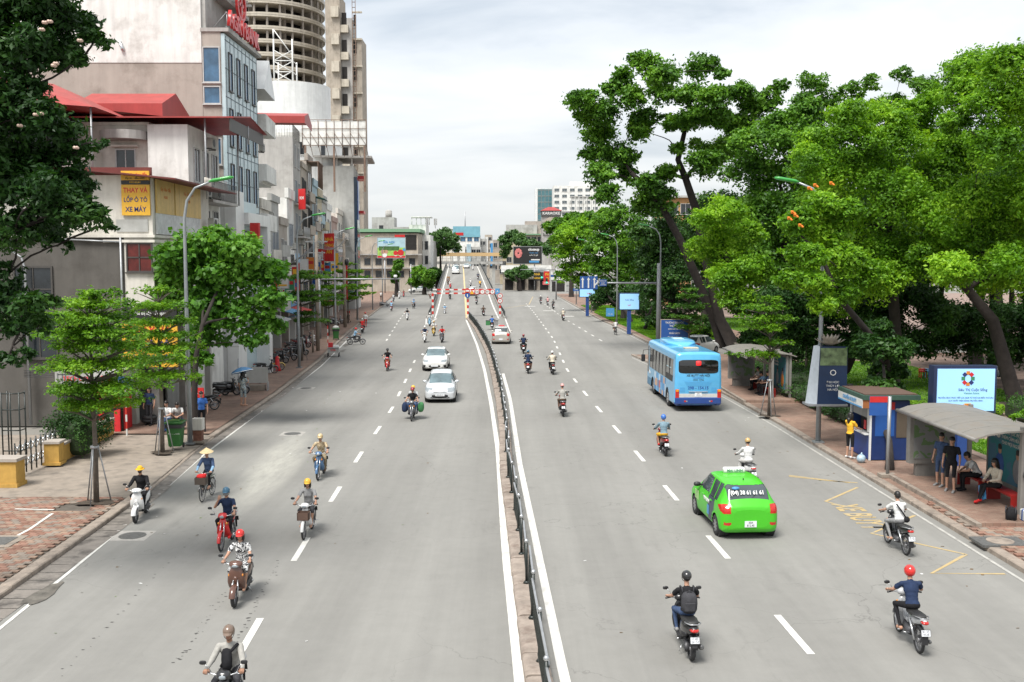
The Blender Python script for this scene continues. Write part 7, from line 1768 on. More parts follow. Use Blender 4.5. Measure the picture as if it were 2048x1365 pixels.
for(x,z,r,m)in((1.0,1.1,.55,1),(2.2,1.2,.75,1),(2.2,.8,.5,0),(1.0,.7,.35,0),(-2.0,1.4,.5,2),(-1.2,1.4,.45,2),(-1.6,.7,.6,0),(3.0,1.9,.35,3)):b.tube([(x,-.03,z0+z),(x,-.06-.004*m,z0+z)],r,14,m,False)
b.build('print_figures',[T_wht,S_red,SKIN,S_lb],t);part(t,'red_top_sign',S_red,(.8,3.2,.0,.2,z1+.15,z1+.7));text('Sữa tươi',.75,(-.6,-.05,z1-1.0),(PI/2,0,0),S_lb,t,bold=.02)
# ---------------- centre distance
def farb(label,px0,px1,py,Y,wm,d=14,nx=0,nz=0,name='building',gm='dark',z0w=3.5,wh=1.7,ww=1.6,sty='two',base_py=None):
 x0,x1=PX(px0,Y),PX(px1,Y);h=ZY(py,Y);t=root(name,label,'building',(x1,Y,0));part(t,'wall',WM[wm],(x0-x1,0,0,d,0,h))
 L=x1-x0
 for i in range(nx):
  for k in range(nz):window(t,'side',-L+L*(i+.5)/nx,h-1.9-k*(h-z0w)/max(1,nz),ww,wh,sty,M_frw,gm)
 return t,L,h
t,L,h=farb('white building with a blue sign band across its top at the end of the street',907,960,470,430,'white',nx=4,nz=3,gm='blue',ww=2.0,wh=1.8);part(t,'blue_band',mat('faded_blue_sign',(.16,.36,.44),r=.5,var=.2,sc=.3),(-L,.2,-.3,0,h-1.0,h+3.6));part(t,'red_sign',S_red,(-L+1.0,-L+4.5,-.4,-.3,h-.3,h+.9));b=MB();b.tube([(-6.4,3,h),(-6.4,3,h+10)],.25,6);b.build('mast',galv,t)
t,L,h=farb('beige blocks with shop signs left of the street end',915,962,494,390,'grey',nx=5,nz=2);part(t,'white_box',WM['white'],(-L+1,-L+3.2,-.3,0,6,13.5));part(t,'tall_panel',WM['blue'],(-5.5,-3.8,-.5,0,5,h+1))
for i,(a,c,py,Y,wm)in enumerate(((958,972,478,440,'grey'),(970,984,470,470,'tan'),(980,990,482,400,'offwhite'),(986,1006,480,360,'brown'),(1000,1012,500,340,'cream'))):
 t,L,h=farb(['narrow grey house right of the blue band building','tan house with tall vertical signs at the street end','slim off-white house at the street end','brown house left of the far right trees','low cream house by the footbridge end'][i],a,c,py,Y,wm,nx=2,nz=3,ww=1.2,wh=1.5)
 if i in(1,2):part(t,'vertical_sign',[S_wht,S_lb][i-1],(-L+.3,-L+1.5,-.5,-.2,6,h-1))
for i,(px,Y)in enumerate(((857,330),(872,335))):
 t=root('telecom_mast',['left of the two slim telecom masts over the distant trees','right of the two slim telecom masts over the distant trees'][i],'mast',(PX(px,Y),Y,0));zt=ZY(437,Y);b=MB();b.tube([(0,0,0),(0,0,zt)],[.22,.12],6);b.build('pole',galv,t)
 b=MB();[b.cbox((.45*math.cos(a),.45*math.sin(a),zt-1.2),(.28,.2,2.2))for a in(.3,2.4,4.5)];b.build('antenna_panels',WM['grey'],t)
farb('small grey block between the telecom masts and the white rounded building',838,868,482,300,'grey',nx=3,nz=1)
# right side distance
t,L,h=farb('long beige building with stepped terraces right of the street end',1012,1086,468,330,'cream',nx=6,nz=2);part(t,'grey_top',WM['grey'],(-L,-2,1,10,h,h+3.0));part(t,'green_ledge',mat('green_sheet',(.16,.30,.18)),(-L+3,.3,-1.0,0,h-.4,h));part(t,'upper_terrace',WM['brown'],(-6,0,2,10,h,h+4.2))
t,L,h=farb('grey karaoke tower with a red tiled cap',1084,1119,432,300,'concrete',nx=0,nz=0);part(t,'fascia',WM['dark'],(-L-.3,.3,-.4,3,h-.1,h+1.5));text('KARAOKE',1.15,(-L/2,-.5,h+.7),(PI/2,0,0),T_wht,t,bold=.02)
b=MB();b.add([(-L-.6,-.6,h+1.5),(.6,-.6,h+1.5),(.6,6,h+1.5),(-L-.6,6,h+1.5),(-L*.65,2,h+2.7),(-L*.35,2,h+2.7)],[(0,1,5,4),(1,2,5),(2,3,4,5),(3,0,4)]);b.build('tiled_cap',M_roofr,t);b=MB();b.tube([(-L/2,-.05,h-2.6),(-L/2,-.25,h-2.6)],2.2,24,smooth=False);b.box(-L/2-.05,-L/2+.05,-.3,-.2,2,h);b.build('arch_relief',WM['tan'],t)
for k in range(6):aircon(t,-L+.6+k*.95,-.02,h-5.4-.02*k,'side')
t,L,h=farb('teal glass office tower behind the karaoke tower',1070,1106,377,520,'clad',d=16);part(t,'curtain_wall',GL_['teal'],(-L+1.2,0,-.2,0,5,h-.4));b=MB()
for k in range(15):b.box(-L+1.2,0,-.28,-.2,h-1-k*3.1,h-.8-k*3.1)
for k in range(5):b.box(-L+1.2+k*1.9,-L+1.3+k*1.9,-.28,-.2,5,h-.4)
b.build('mullions',WM['brown'],t)
t,L,h=farb('large white hotel slab with rows of windows right of the teal tower',1106,1200,372,480,'white',d=18);part(t,'roof_box',WM['clad'],(-L+8,0,3,12,h,h+2.2));part(t,'ledge',WM['grey'],(-L+8,.3,-.6,0,h-5.4,h-5),(-L,-L+10,-.6,0,h-12.4,h-12))
for i in range(6):
 for k in range(10 if i>1 else 5):window(t,'side',-L+1.6+i*3.7,h-2-k*2.9,2.2,1.3,'two',M_frw,'grey')
for i in range(8):part(t,'pilaster',WM['white'],(-L+8.2+i*1.9,-L+8.5+i*1.9,-.55,0,3,h-5.4))
t,L,h=farb('ochre building glimpsed through the crown of the leaning tree',1330,1380,396,170,'orange',nx=2,nz=2,ww=1.6);part(t,'roof_slab',WM['grey'],(-L-.5,.5,-.6,10,h,h+.35))
# closeup billboard and crossing shops
t,w=billboard('black billboard with a pink lotus and white lettering above the crossing shops',PX(1027,262),PX(1083,262),262,ZY(528,262),ZY(494,262),S_blk);z0,z1=ZY(528,262),ZY(494,262)
b=MB()
for k in range(9):a=k*.7;b.ell((-w/2+1.3+.6*math.cos(a),-.06,(z0+z1)/2+.5+.75*math.sin(a)),(.42,.03,.55),8,6)
b.build('print_lotus',mat('print_pink',(.55,.17,.16),r=.5,var=.4,sc=2),t);text('closeup',.95,(1.6,-.03,z1-.7),(PI/2,0,0),T_wht,t,bold=.03);text('Thơm mát',.55,(1.6,-.03,z1-1.6),(PI/2,0,0),S_lb,t);text('suốt 12 giờ',.5,(1.6,-.03,z1-2.2),(PI/2,0,0),T_wht,t)
part(t,'print_tube',S_lb,(.4,3.0,-.05,0,z0+.3,z0+.8));part(t,'print_tube_white',T_wht,(.9,3.2,-.05,0,z0+.9,z0+1.2))
t=root('shop_row','low tiled shop row with blue awnings on the far side of the crossing','building',(PX(1100,264),264,0));L=12.6;part(t,'wall',WM['tan'],(-L,0,0,8,0,4.8));b=MB();b.add([(-L-.4,-.7,4.8),(.4,-.7,4.8),(.4,3,6.6),(-L-.4,3,6.6),(-L-.4,8,4.8),(.4,8,4.8)],[(0,1,2,3),(3,2,5,4),(1,5,2),(0,3,4)]);b.build('pitched_roof',WM['grey'],t)
for k in range(4):part(t,'shop_opening',M_void,(-L+.6+k*3.1,-L+2.8+k*3.1,-.05,0,.1,2.8));part(t,'awning',AW_B if k%2 else WM['grey'],(-L+.5+k*3.1,-L+2.9+k*3.1,-1.5,0,3.2,3.3))
for i,(px0,px1,py0,py1,c,ln,lb)in enumerate(((1067,1081,544,562,S_blk,[('NHÀ',.8,.5,T_yel),('HÀNG',.7,-.5,T_yel)],'black and orange shop sign left of the traffic pole at the crossing'),(1087,1106,543,563,S_red,[('PHỞ',1.0,.45,T_yel),('BÒ',.9,-.6,T_yel)],'red and yellow restaurant sign at the crossing'),(1085,1106,563,570,mat('sign_pink',(.6,.12,.12),r=.5),[('GÀ RÁN',.6,0,T_wht)],'pink-red strip sign under the restaurant sign'))):
 Y=258;signboard(lb,PX((px0+px1)/2,Y),Y,(ZY(py0,Y)+ZY(py1,Y))/2,PX(px1,Y)-PX(px0,Y),ZY(py0,Y)-ZY(py1,Y),0,c,ln,T_yel,th=.3)
t=root('low_shop','low shop with grey upper signs right of the crossing shop row','building',(PX(1132,250),250,0));part(t,'wall',WM['grey'],(-4,0,0,6,0,5.6));part(t,'shop_opening',M_void,(-3.6,-.4,-.05,0,.1,2.6));part(t,'sign_strip',S_wht,(-3.9,-.1,-.2,0,3.0,3.7),(-3.9,-.1,-.2,0,4.3,4.9));part(t,'blue_strip',S_blue,(-3.9,-.1,-.2,0,3.75,4.2))
# footbridge across the street end
Y=330;t=root('footbridge','long covered footbridge with a beige roof across the street end','footbridge',(PX(928,Y),Y,0));w=PX(1005,Y)-PX(850,Y);zr=ZY(512,Y);zd=ZY(529,Y)
part(t,'roof',mat('beige_sheet',(.55,.38,.19),r=.6),(-w/2,w/2,-1.6,1.6,zr-.15,zr+1.0));part(t,'deck',WM['grey'],(-w/2,w/2,-1.4,1.4,zd,zd+.9));railing(t,'railing',[(-w/2,-1.4),(w/2,-1.4)],1.1,galv,zd+.9,.8,.03)
for k in range(10):x=-w/2+.4+(w-.8)*k/9;part(t,'post',WM['grey'],(x-.1,x+.1,-1.3,-1.1,zd+.9,zr-.15))
for x in(-w/2+3,w/2-3):part(t,'pier',WM['grey'],(x-.5,x+.5,-.5,.5,0,zd))
# distant masses of trees
def fartree(label,pts,Y,seed,key='far',n=9000,group=None):
 Ls=PL(pts,Y,4,seed);c=sum((a for a,r in Ls),Vector())/len(Ls);f=Vector((c.x,Y,0));return tree(label,f,[f,Vector((c.x,Y,c.z*.5)),c],Ls,key,.8,n,seed,tr=.5,spray=6,group=group)
fartree('large round tree far down the left side of the street',[(870,480,18),(890,470,18),(905,482,16),(860,495,14),(885,495,18),(912,495,12),(848,490,12),(875,505,12)],315,201)
fartree('bushy tree far right beside the black lotus billboard',[(1010,480,13),(1025,472,13),(1040,480,14),(1052,490,12),(1012,495,12),(1008,508,10),(1065,488,12),(1078,495,12),(1090,500,14),(1100,488,10)],275,202)
fartree('low round tree in front of the crossing shops',[(1020,548,10),(1035,545,11),(1048,550,12),(1058,546,9),(1030,555,9),(1047,538,8)],256,203,n=5000)
fartree('tree on the left pavement under the far steel arm',[(835,547,13),(850,553,14),(832,563,12),(862,550,12),(858,566,12)],228,204,'mid',6000)
fartree('tree against the left side of the footbridge',[(875,548,9),(880,556,11),(868,545,9)],262,205,'dark',4000)
fartree('small street tree before the tan block, below the billboard',[(795,535,8),(790,550,8),(798,525,7),(788,560,7)],215,206,'mid',3000)
fartree('broad far tree line behind the crossing on the right',[(1100,455,14),(1120,450,16),(1150,440,18),(1180,440,20),(1215,435,20),(1130,470,16),(1110,480,12)],210,207,'mid',12000)
# low distant roofs that close the horizon
rr2=random.Random(77)
for k,(a,c,py)in enumerate(((725,760,486),(820,850,492),(860,905,500),(1115,1200,500),(600,700,470),(1240,1400,480),(1400,1600,470),(1600,2100,462),(-100,500,455))):
 farb(['far block %s'%s for s in('beyond the grey corner block, low and tan','low behind the white rounded building','low behind the round street tree','low behind the corner park trees','hidden behind the left shophouses','behind the left park trees','behind the middle of the park','long and low behind the park','long and low behind the left houses')][k],a,c,py,560 if k<7 else 420,('tan','grey','offwhite','grey','tan','grey','tan','grey','grey')[k])
# ================================================================ STREET FURNITURE
M_pole=mat('lamp_pole_steel',(.30,.32,.33),r=.4,metal=.5,streak=.25);M_lampg=mat('lamp_head_green',(.04,.30,.05),r=.35,coat=.4)
KL=Kit();b=MB();b.tube([(0,0,0),(0,0,3),(0,0,9.0),(.12,0,9.7),(.45,0,10.2),(1.15,0,10.48)],[.105,.09,.06,.055,.045,.04],10);b.box(-.2,.2,-.2,.2,0,.06);KL.part('pole',b,'pole')
b=MB();b.loft([(1.0,0,10.45,.04,.03),(1.15,0,10.49,.11,.07),(1.8,0,10.60,.12,.075),(1.98,0,10.62,.05,.04)],12,axis='x',p=2.4);KL.part('lamp_head',b,'green')
def lamp(label,x,y,rz):t=root('street_lamp',label,'street lamp',(x,y,.12),rz,'street lamps along the road');KL.fill(t,dict(pole=M_pole,green=M_lampg));return t
for i,Y in enumerate((39.6,68.5,97,125,153,181)):
 lamp(['nearest left street lamp, its pole standing beside the green wheelie bin','second left street lamp, over the row of parked motorbikes','third left street lamp, in front of the grey corner block','fourth left street lamp by the bend','fifth left street lamp before the milk billboard','farthest left street lamp with green head'][i],PX(375,Y)if i==0 else lerpl(LK,Y)-.75,Y,0)
for i,Y in enumerate((39.9,88.0,117,145,173)):
 lamp(['right street lamp that carries the banner box and lotus crown','right street lamp beside the sign gantry mast','third right street lamp along the lawn, before the round tree','fourth right street lamp by the corner park tree','farthest right street lamp near the crossing'][i],PX(1641,Y)if i==0 else rp(Y)+.55,Y,PI)
# banner box with lotus crown
p=Vector((PX(1655,39.9),39.7,0));t=root('banner_box','three-sided banner box, white on the left and navy in front, on the lamp post','banner',(p.x,39.6,0));z0,z1=ZY(806,39.7),ZY(692,39.7)
b=MB();b.add([(-.55,-.3,z0),(.62,-.3,z0),(-.25,.62,z0),(-.48,-.3,z1),(.62,-.3,z1),(-.25,.62,z1)],[(0,1,4,3),(1,2,5,4)]);b.build('navy_face',mat('banner_navy',(.012,.03,.08),r=.5),t)
b=MB();b.add([(-.9,.1,z0),(-.55,-.3,z0),(-.48,-.3,z1),(-.62,.1,z1),(-.25,.62,z0),(-.25,.62,z1)],[(0,1,2,3),(0,3,5,4),(3,2,5)]);b.build('white_face',mat('banner_white',(.50,.55,.60),r=.5),t);part(t,'top_picture',mat('banner_picture',(.12,.17,.08),r=.6,var=.8,sc=4),(-.46,.6,-.315,-.3,z1-.75,z1-.06));part(t,'base_tray',galv,(-.9,.66,-.36,.5,z0-.08,z0))
text('O',.34,(.06,-.312,z1-1.05),(PI/2,0,0),T_wht,t)
for i,s in enumerate(('ĐẠI HỌC','THỦY LỢI','HÀ NỘI')):text(s,.12,(.06,-.312,z1-1.42-i*.15),(PI/2,0,0),T_wht,t)
b=MB()
for k in range(14):
 a=2*PI*k/14
 for(r,h,w)in((.62,.30,.11),(.40,.48,.10)):
  a2=a+(.2 if r<.5 else 0);c,s_=math.cos(a2),math.sin(a2);P=[(c*.12,s_*.12,z1+.03),(c*r*.6-s_*w,s_*r*.6+c*w,z1+h*.45),(c*r,s_*r,z1+h),(c*r*.6+s_*w,s_*r*.6-c*w,z1+h*.45)];b.add(P,[(0,1,2,3),(3,2,1,0)])
b.build('lotus_crown',mat('lotus_grey',(.34,.30,.25),r=.6),t)
# advertising screens
M_scr=mat('lit_screen_blue',(.30,.55,.85),r=.3,emit=.22,var=.06,sc=.8);M_post=mat('blue_post',(.02,.06,.22),r=.4)
def screen(label,px0,px1,py0,py1,Y,post=True,lines=()):
 x0,x1,z1,z0=PX(px0,Y),PX(px1,Y),ZY(py0,Y),ZY(py1,Y);w,h=x1-x0,z1-z0;t=root('advertising_screen',label,'billboard',((x0+x1)/2,Y,.12));zz=(z0+z1)/2-.12
 part(t,'casing',mat('casing_dark_blue',(.015,.025,.07),r=.4),(-w/2-.12,w/2+.08,0,.45,zz-h/2-.08,zz+h/2+.1));part(t,'screen',M_scr,(-w/2,w/2,-.03,0,zz-h/2,zz+h/2));part(t,'post',M_post,(-w*.1,w*.1,.05,.4,0,zz-h/2-.08))
 for s,sz,dx,dz,m in lines:text(s,sz*h,(dx*w,-.036,zz+dz*h),(PI/2,0,0),m,t,ext=.001,bold=.01)
 return t,w,h,zz
t,w,h,zz=screen('big lit blue advertising screen rising behind the near bus shelter',1877,1992,738,822,35.2,lines=(('Siêu Thị Cuộc Sống',.085,.12,-.0,T_navy),('Vietnam future',.06,.10,-.08,S_grn),('TRUYỀN HÌNH TRỰC TIẾP LÚC 20:00 TỪ THỨ HAI ĐẾN THỨ SÁU',.045,.0,-.19,T_navy),('DUY NHẤT TRÊN SÓNG TRUYỀN HÌNH',.045,.0,-.26,T_navy),('VIET',.10,.03,-.38,T_red)))
LG=[S_grn,T_red,S_org,T_navy]
for k in range(8):
 a=2*PI*k/8;b=MB();b.cbox((0,0,0),(.13,.012,.13),0);o=b.build('logo_block',LG[k%4],t);o.location=(.03*w+.17*math.cos(a),-.035,zz+.27*h+.2*math.sin(a));o.rotation_euler=(0,a,0)
part(t,'logo_ground',S_yel,(-.02*w,.1*w,-.034,-.03,zz-.45*h,zz-.32*h))
screen('second lit blue advertising screen on a blue post on the far lawn',1239,1277,588,619,101,lines=(('Cuộc Sống',.12,0,.1,T_navy),('VIET',.12,0,-.25,T_red)))
screen('smallest lit blue advertising screen under the lane arrow sign',1159,1190,579,594,135,lines=(('VIET',.3,.1,-.1,T_red),))
# sign gantry with lane arrows
Yg=87.5;t=root('sign_gantry','grey mast with a long horizontal arm reaching over the right carriageway','gantry',(12.85,Yg,.12));za=ZY(567,Yg)-.12
b=MB();b.tube([(0,0,0),(0,0,7.2)],[.17,.13],10);b.build('mast',galv,t);b=MB();b.tube([(0,0,za),(PX(1165,Yg)-12.85,0,za+.05)],[.10,.06],8);b.build('arm',galv,t)
x0,x1,z1,z0=PX(1159,Yg),PX(1194,Yg),ZY(553,Yg),ZY(579,Yg);t=root('lane_sign','blue lane sign with three white arrows hanging on the gantry arm','road sign',((x0+x1)/2,Yg-.2,(z0+z1)/2));w,h=x1-x0,z1-z0
for k in range(3):part(t,'blue_panel',S_blue,(-w/2+w/3*k+.01,-w/2+w/3*(k+1)-.01,0,.04,-h/2,h/2));b=MB();x=-w/2+w/3*(k+.45);b.box(x-.06,x+.06,-.012,0,-.45,.25);b.prism([(x-.14,.25),(x+.14,.25),(x,.48)],-.012,0,axis='y');(b.prism([(x+.06,-.1),(x+.26,.12),(x+.30,-.02),(x+.06,-.26)],-.012,0,axis='y'),b.prism([(x+.18,.2),(x+.34,.22),(x+.32,.03)],-.012,0,axis='y'))if k==2 else None;b.build('arrow',T_wht,t)
signboard('small blue text plate right of the lane arrow sign',PX(1205,Yg),Yg-.2,ZY(566,Yg),.62,.58,0,S_blue,[('CẤM Ô TÔ',.13,.15,T_wht),('6h-20h',.13,-.02,T_wht),('TẢI TRỌNG',.11,-.18,T_wht)],T_wht,cat='road sign',name='road_sign')
def mast(label,x,y,xe,za,g=None):
 t=root('mast_arm',label,'gantry',(x,y,.1));b=MB();b.tube([(0,0,0),(0,0,za+.4)],[.15,.11],9);b.build('mast',galv,t);b=MB();b.tube([(0,0,za),(xe-x,0,za+.03)],[.09,.05],8);b.build('arm',galv,t);return t
t=mast('steel mast with a long arm and a camera box at its tip, left pavement',PX(640,95),95,PX(803,95),ZY(561,95));b=MB();b.cbox((PX(792,95)-PX(640,95),0,ZY(555,95)),(.32,.3,.25),0,.05);b.build('camera_box',WM['clad'],t)
mast('far left mast with a bare arm beside the street tree',PX(823,228),228,PX(866,228),ZY(533,228));t=mast('far right mast with an arm pointing left over the crossing',PX(1112,195),195,PX(1040,195),ZY(541,195))
for k in range(2):b=MB();b.cbox((PX(1083+10*k,195)-PX(1112,195),-.1,ZY(541,195)-1.2-1.0*k),(.4,.3,1.1),0);b.build('signal_head',S_blk,t);b=MB();b.ell((PX(1083+10*k,195)-PX(1112,195),-.28,ZY(541,195)-1.5-1.0*k),.16,8,6);b.build('green_light',mat('signal_green',(.05,.7,.4),emit=1.2),t)
# height gauge over the ramp
Yh=134.5;xl,xc,xr=PX(866,Yh),PX(936,Yh),PX(1000,Yh);zb=ZY(587,Yh);t=root('height_gauge','red and white height-limit gauge frame across the foot of the flyover ramp','gantry',(xl,Yh,0))
R_=mat('gauge_red',(.5,.03,.02),r=.5);Wt=mat('gauge_white',(.62,.62,.6),r=.5)
for zz_ in(zb,zb+.5):
 n=16
 for k in range(n):a,c=k*(xr-xl)/n,(k+1)*(xr-xl)/n;part(t,'bar_section',R_ if k%2 else Wt,(a,c-.01,-.06,.06,zz_-.11,zz_+.1))
for x in(0,xc-xl,xr-xl):
 for k in range(8):part(t,'post_section',R_ if k%2 else Wt,(x-.13,x+.13,-.13,.13,k*zb/8,(k+1)*zb/8-.01))
def round_sign(label,px,py,Y,r,kind):
 p=W(px,py,Y);t=root('road_sign',label,'road sign',(p.x,Y-.22,p.z));b=MB()
 if kind=='tri':b.prism([(-r,-r*.75),(r,-r*.75),(0,r)],-.03,0,0,'y');b.prism([(-r*.7,-r*.58),(r*.7,-r*.58),(0,r*.66)],-.04,-.03,1,'y');b.build('plate',[R_,T_yel],t)
 else:
  b.tube([(0,0,0),(0,-.03,0)],r,20,0,False);b.build('plate',R_ if kind!='blue' else S_blue,t);b=MB()
  if kind=='noentry':b.box(-r*.7,r*.7,-.045,-.03,-.1,.1)
  elif kind=='blue':b.box(-.06,.06,-.045,-.03,-r*.6,r*.5)
  else:b.tube([(0,-.03,0),(0,-.045,0)],r*.76,20,0,False)
  b.build('inner_face',T_wht,t)
  if kind not in('noentry','blue'):text(kind,r*.85,(0,-.05,0),(PI/2,0,0),T_blk,t,ext=.002,bold=.01)
 return t
for i,(px,py,k,lb)in enumerate(((935,582,'noentry','red no-entry sign in the middle of the height gauge'),(935,591,'blue','blue round keep-way sign under the no-entry sign'),(944,585,'tri','yellow warning triangle on the height gauge'),(954,584,'3.2m','first red ring sign right of the warning triangle'),(965,584,'?','second red ring sign right of the warning triangle'),(975,584,'8T','third red ring sign right of the warning triangle'),(985,584,'P','fourth red ring sign, next to the blue plate'),(1000,592,'O','upper red ring sign on the right post of the gauge'),(1000,602,'N','lower red ring sign on the right post of the gauge'))):
 round_sign(lb,px,py,Yh,.36,'!' if k=='?' else k)
signboard('light blue square plate at the right end of the height gauge',PX(995,Yh),Yh-.2,ZY(583,Yh),.6,.75,0,S_lb,[('A',.4,0,T_wht)],T_wht,cat='road sign',name='road_sign')
signboard('blue school sign board with white lettering on posts beyond the bus',12.9,78.8,2.0,2.15,1.7,0,S_blue,[('TRƯỜNG ĐẠI HỌC',.20,.62,T_wht),('THỦY LỢI',.22,.36,T_wht),('KHOA SAU ĐẠI HỌC',.13,.12,T_wht),('NHÀ SÁCH',.20,-.22,T_wht),('Tienphong Tower',.17,-.52,T_wht)],T_wht,frame=mat('sign_frame_tan',(.42,.36,.28)),cat='sign board')
signboard('light blue park notice board standing on the lawn edge',PX(1220,104),104,ZY(625,104),.85,.85,0,S_lb,[('CÔNG VIÊN',.11,-.2,T_wht)],T_wht,cat='notice board');signboard('dark navy map board behind the kiosk and banner post',PX(1686,41.5),41.5,ZY(792,41.5),.85,.9,0,mat('board_navy',(.012,.025,.06)),[('BẢN ĐỒ',.12,.25,S_lb)],S_lb,frame=WM['dark'],cat='notice board')
signboard('three small blue plates on posts at the crossing corner',PX(1152,168),168,ZY(580,168),1.05,.45,0,S_blue,[('P P P',.3,0,T_wht)],T_wht,cat='road sign',name='road_sign')
# bus shelters
M_shel=mat('shelter_grey',(.20,.19,.175),r=.5,streak=.3);M_sroof=mat('shelter_roof',(.19,.178,.16),r=.6,var=.2,sc=1.5,dirt=((.15,.12,.09),1.5,.6));M_bench=mat('bench_red',(.25,.012,.01),r=.4)  # shelter greys darkened to stand in for the tree shade over it
M_poster=patterned('teal_poster',(.04,.20,.22),(.07,.17,.24),.9);M_map=patterned('map_poster',(.10,.16,.07),(.17,.17,.17),2.5)
def shelter(label,x,y,sc=1.0,near=True):
 t=root('bus_shelter',label,'bus shelter',(x,y,.13),0,None,sc);part(t,'platform',M_brick,(-.15,2.9,-1.1,5.3,-.1,.12));part(t,'platform_edge',M_kerb,(-.3,-.15,-1.15,5.35,-.1,.115))
 for k in range(6):
  b=MB();y0,y1=k*.95-.25,k*.95+.68;pr=[(0,2.30),(.35,2.43),(.9,2.52),(1.6,2.53),(2.3,2.45),(2.7,2.34)]
  vs=[(a,q,z)for a,z in pr for q in(y0,y1)]+[(a,q,z-.05)for a,z in pr for q in(y0,y1)];n=len(pr);fs=[(2*i,2*i+2,2*i+3,2*i+1)for i in range(n-1)]+[(2*n+2*i,2*n+2*i+1,2*n+2*i+3,2*n+2*i+2)for i in range(n-1)]+[(0,1,2*n+1,2*n)]+[(2*i,2*n+2*i,2*n+2*i+2,2*i+2)for i in range(n-1)]
  b.add(vs,fs);b.build('roof_panel',M_sroof,t)
 b=MB();b.tube([(.02,-.3,2.27),(.02,5.5,2.27)],.06,8);b.build('gutter_beam',M_shel,t)
 for(a,c)in((2.35,-.1),(2.35,2.3),(2.35,5.2)):part(t,'rear_post',M_shel,(a,a+.12,c,c+.12,.1,2.5))
 part(t,'front_post',M_shel,(1.35,1.5,-.22,-.07,.1,2.62))
 lb=part(t,'light_box',M_shel,(.25,1.75,4.9,5.2,.55,2.2));part(lb,'map_panel',M_map,(.38,1.62,4.88,4.9,.72,2.08));part(t,'light_box_base',M_shel,(.5,1.5,4.95,5.15,.1,.55))
 bp=part(t,'advert_panel',M_shel,(2.2,2.32,-.05,3.6,.35,2.35));part(bp,'poster',M_poster,(2.18,2.2,.08,3.45,.5,2.22));text('4G',.42,(2.17,2.95,1.95),(PI/2,0,-PI/2),T_wht,bp,bold=.03)
 for i,s in enumerate(('THÊM TỐC ĐỘ','THÊM CẢM HỨNG','CHO MỌI NGƯỜI')):text(s,.15,(2.17,2.0,2.05-i*.17),(PI/2,0,-PI/2),T_wht,bp)
 for i,(yy_,c)in enumerate(((2.7,S_blue),(1.6,mat('poster_grey',(.25,.25,.26))),(.6,S_org))):
  b=MB();b.ell((2.175,yy_,1.45),(.012,.11,.15),10,8,1);b.ell((2.175,yy_,.98),(.012,.28,.38),12,8,0);b.ell((2.172,yy_,1.53),(.012,.12,.11),10,6,2);b.build('printed_figure',[c,SKIN,HAIR],bp)
 for yy_ in(3.0,1.0):
  part(t,'bench',M_bench,(1.35,1.75,yy_-.75,yy_+.75,.50,.56),(1.35,1.75,yy_-.75,yy_-.69,.12,.5),(1.35,1.75,yy_+.69,yy_+.75,.12,.5))
 return t
shelter('near bus shelter with a curved grey roof, red benches and teal poster',13.05,28.0);shelter('far bus shelter with a curved roof just behind the blue bus',12.3,52.4)
# ticket kiosk
t=root('ticket_kiosk','blue ticket kiosk with a white fascia sign and open shutter window','kiosk',(13.15,36.2,.13),0,None,(.74,.9,.94));KB_=mat('kiosk_blue',(.015,.055,.25),r=.45,var=.1,streak=.15);KD=mat('kiosk_dark_blue',(.010,.03,.12),r=.45)
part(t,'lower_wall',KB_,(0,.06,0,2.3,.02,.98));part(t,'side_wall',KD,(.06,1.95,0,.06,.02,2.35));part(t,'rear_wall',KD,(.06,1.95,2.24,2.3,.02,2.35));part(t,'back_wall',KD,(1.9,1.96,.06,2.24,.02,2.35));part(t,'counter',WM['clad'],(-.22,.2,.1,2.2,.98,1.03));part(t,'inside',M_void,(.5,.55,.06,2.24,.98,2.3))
part(t,'shutter',M_shut,(.02,.05,.1,2.1,1.62,2.05));part(t,'price_list',S_wht,(.01,.05,.02,.38,1.08,2.0));part(t,'red_notice',T_red,(.0,.03,.5,.72,1.15,1.5));part(t,'corner_post',WM['clad'],(-.03,.06,-.04,.04,0,2.35));part(t,'corner_post',WM['clad'],(-.03,.06,2.27,2.34,0,2.35))
part(t,'roof',mat('kiosk_roof_green',(.03,.07,.05),r=.7),(-.55,2.3,-.35,2.7,2.42,2.6));part(t,'roof_top',mat('rust_sheet',(.10,.06,.045),r=.8),(-.4,2.2,-.2,2.55,2.6,2.64));part(t,'fascia_sign',S_wht,(-.56,-.52,-.3,2.65,2.1,2.44));part(t,'fascia_stripe',S_lb,(-.565,-.56,-.3,2.65,2.1,2.16));part(t,'side_fascia',mat('orange_brown',(.28,.10,.03)),(-.52,.1,-.31,-.3,2.1,2.42))
text('CHUYẾN XE BUÝT',.2,(-.58,1.17,2.3),(PI/2,0,-PI/2),S_lb,t,bold=.02);part(t,'side_poster',S_blue,(.25,1.2,-.012,0,.95,2.3));part(t,'poster_top',S_red,(.25,1.2,-.02,-.012,2.0,2.3));part(t,'side_shutter',mat('brown_shutter',(.09,.07,.05),r=.6),(1.3,1.85,-.02,0,.9,1.9))
t=root('bus_stop_sign','grey bus stop pole with a square foot beside the kiosk','bus stop sign',(PX(1783,33.4),33.4,.13));b=MB();b.tube([(0,0,0),(0,0,2.75)],.06,10);b.build('pole',galv,t);part(t,'foot',M_conc,(-.28,.28,-.2,.2,0,.1));part(t,'sign_plate',S_blue,(-.68,-.08,-.02,.02,2.1,2.75));part(t,'red_band',S_red,(-.68,-.08,-.03,-.02,2.55,2.75))
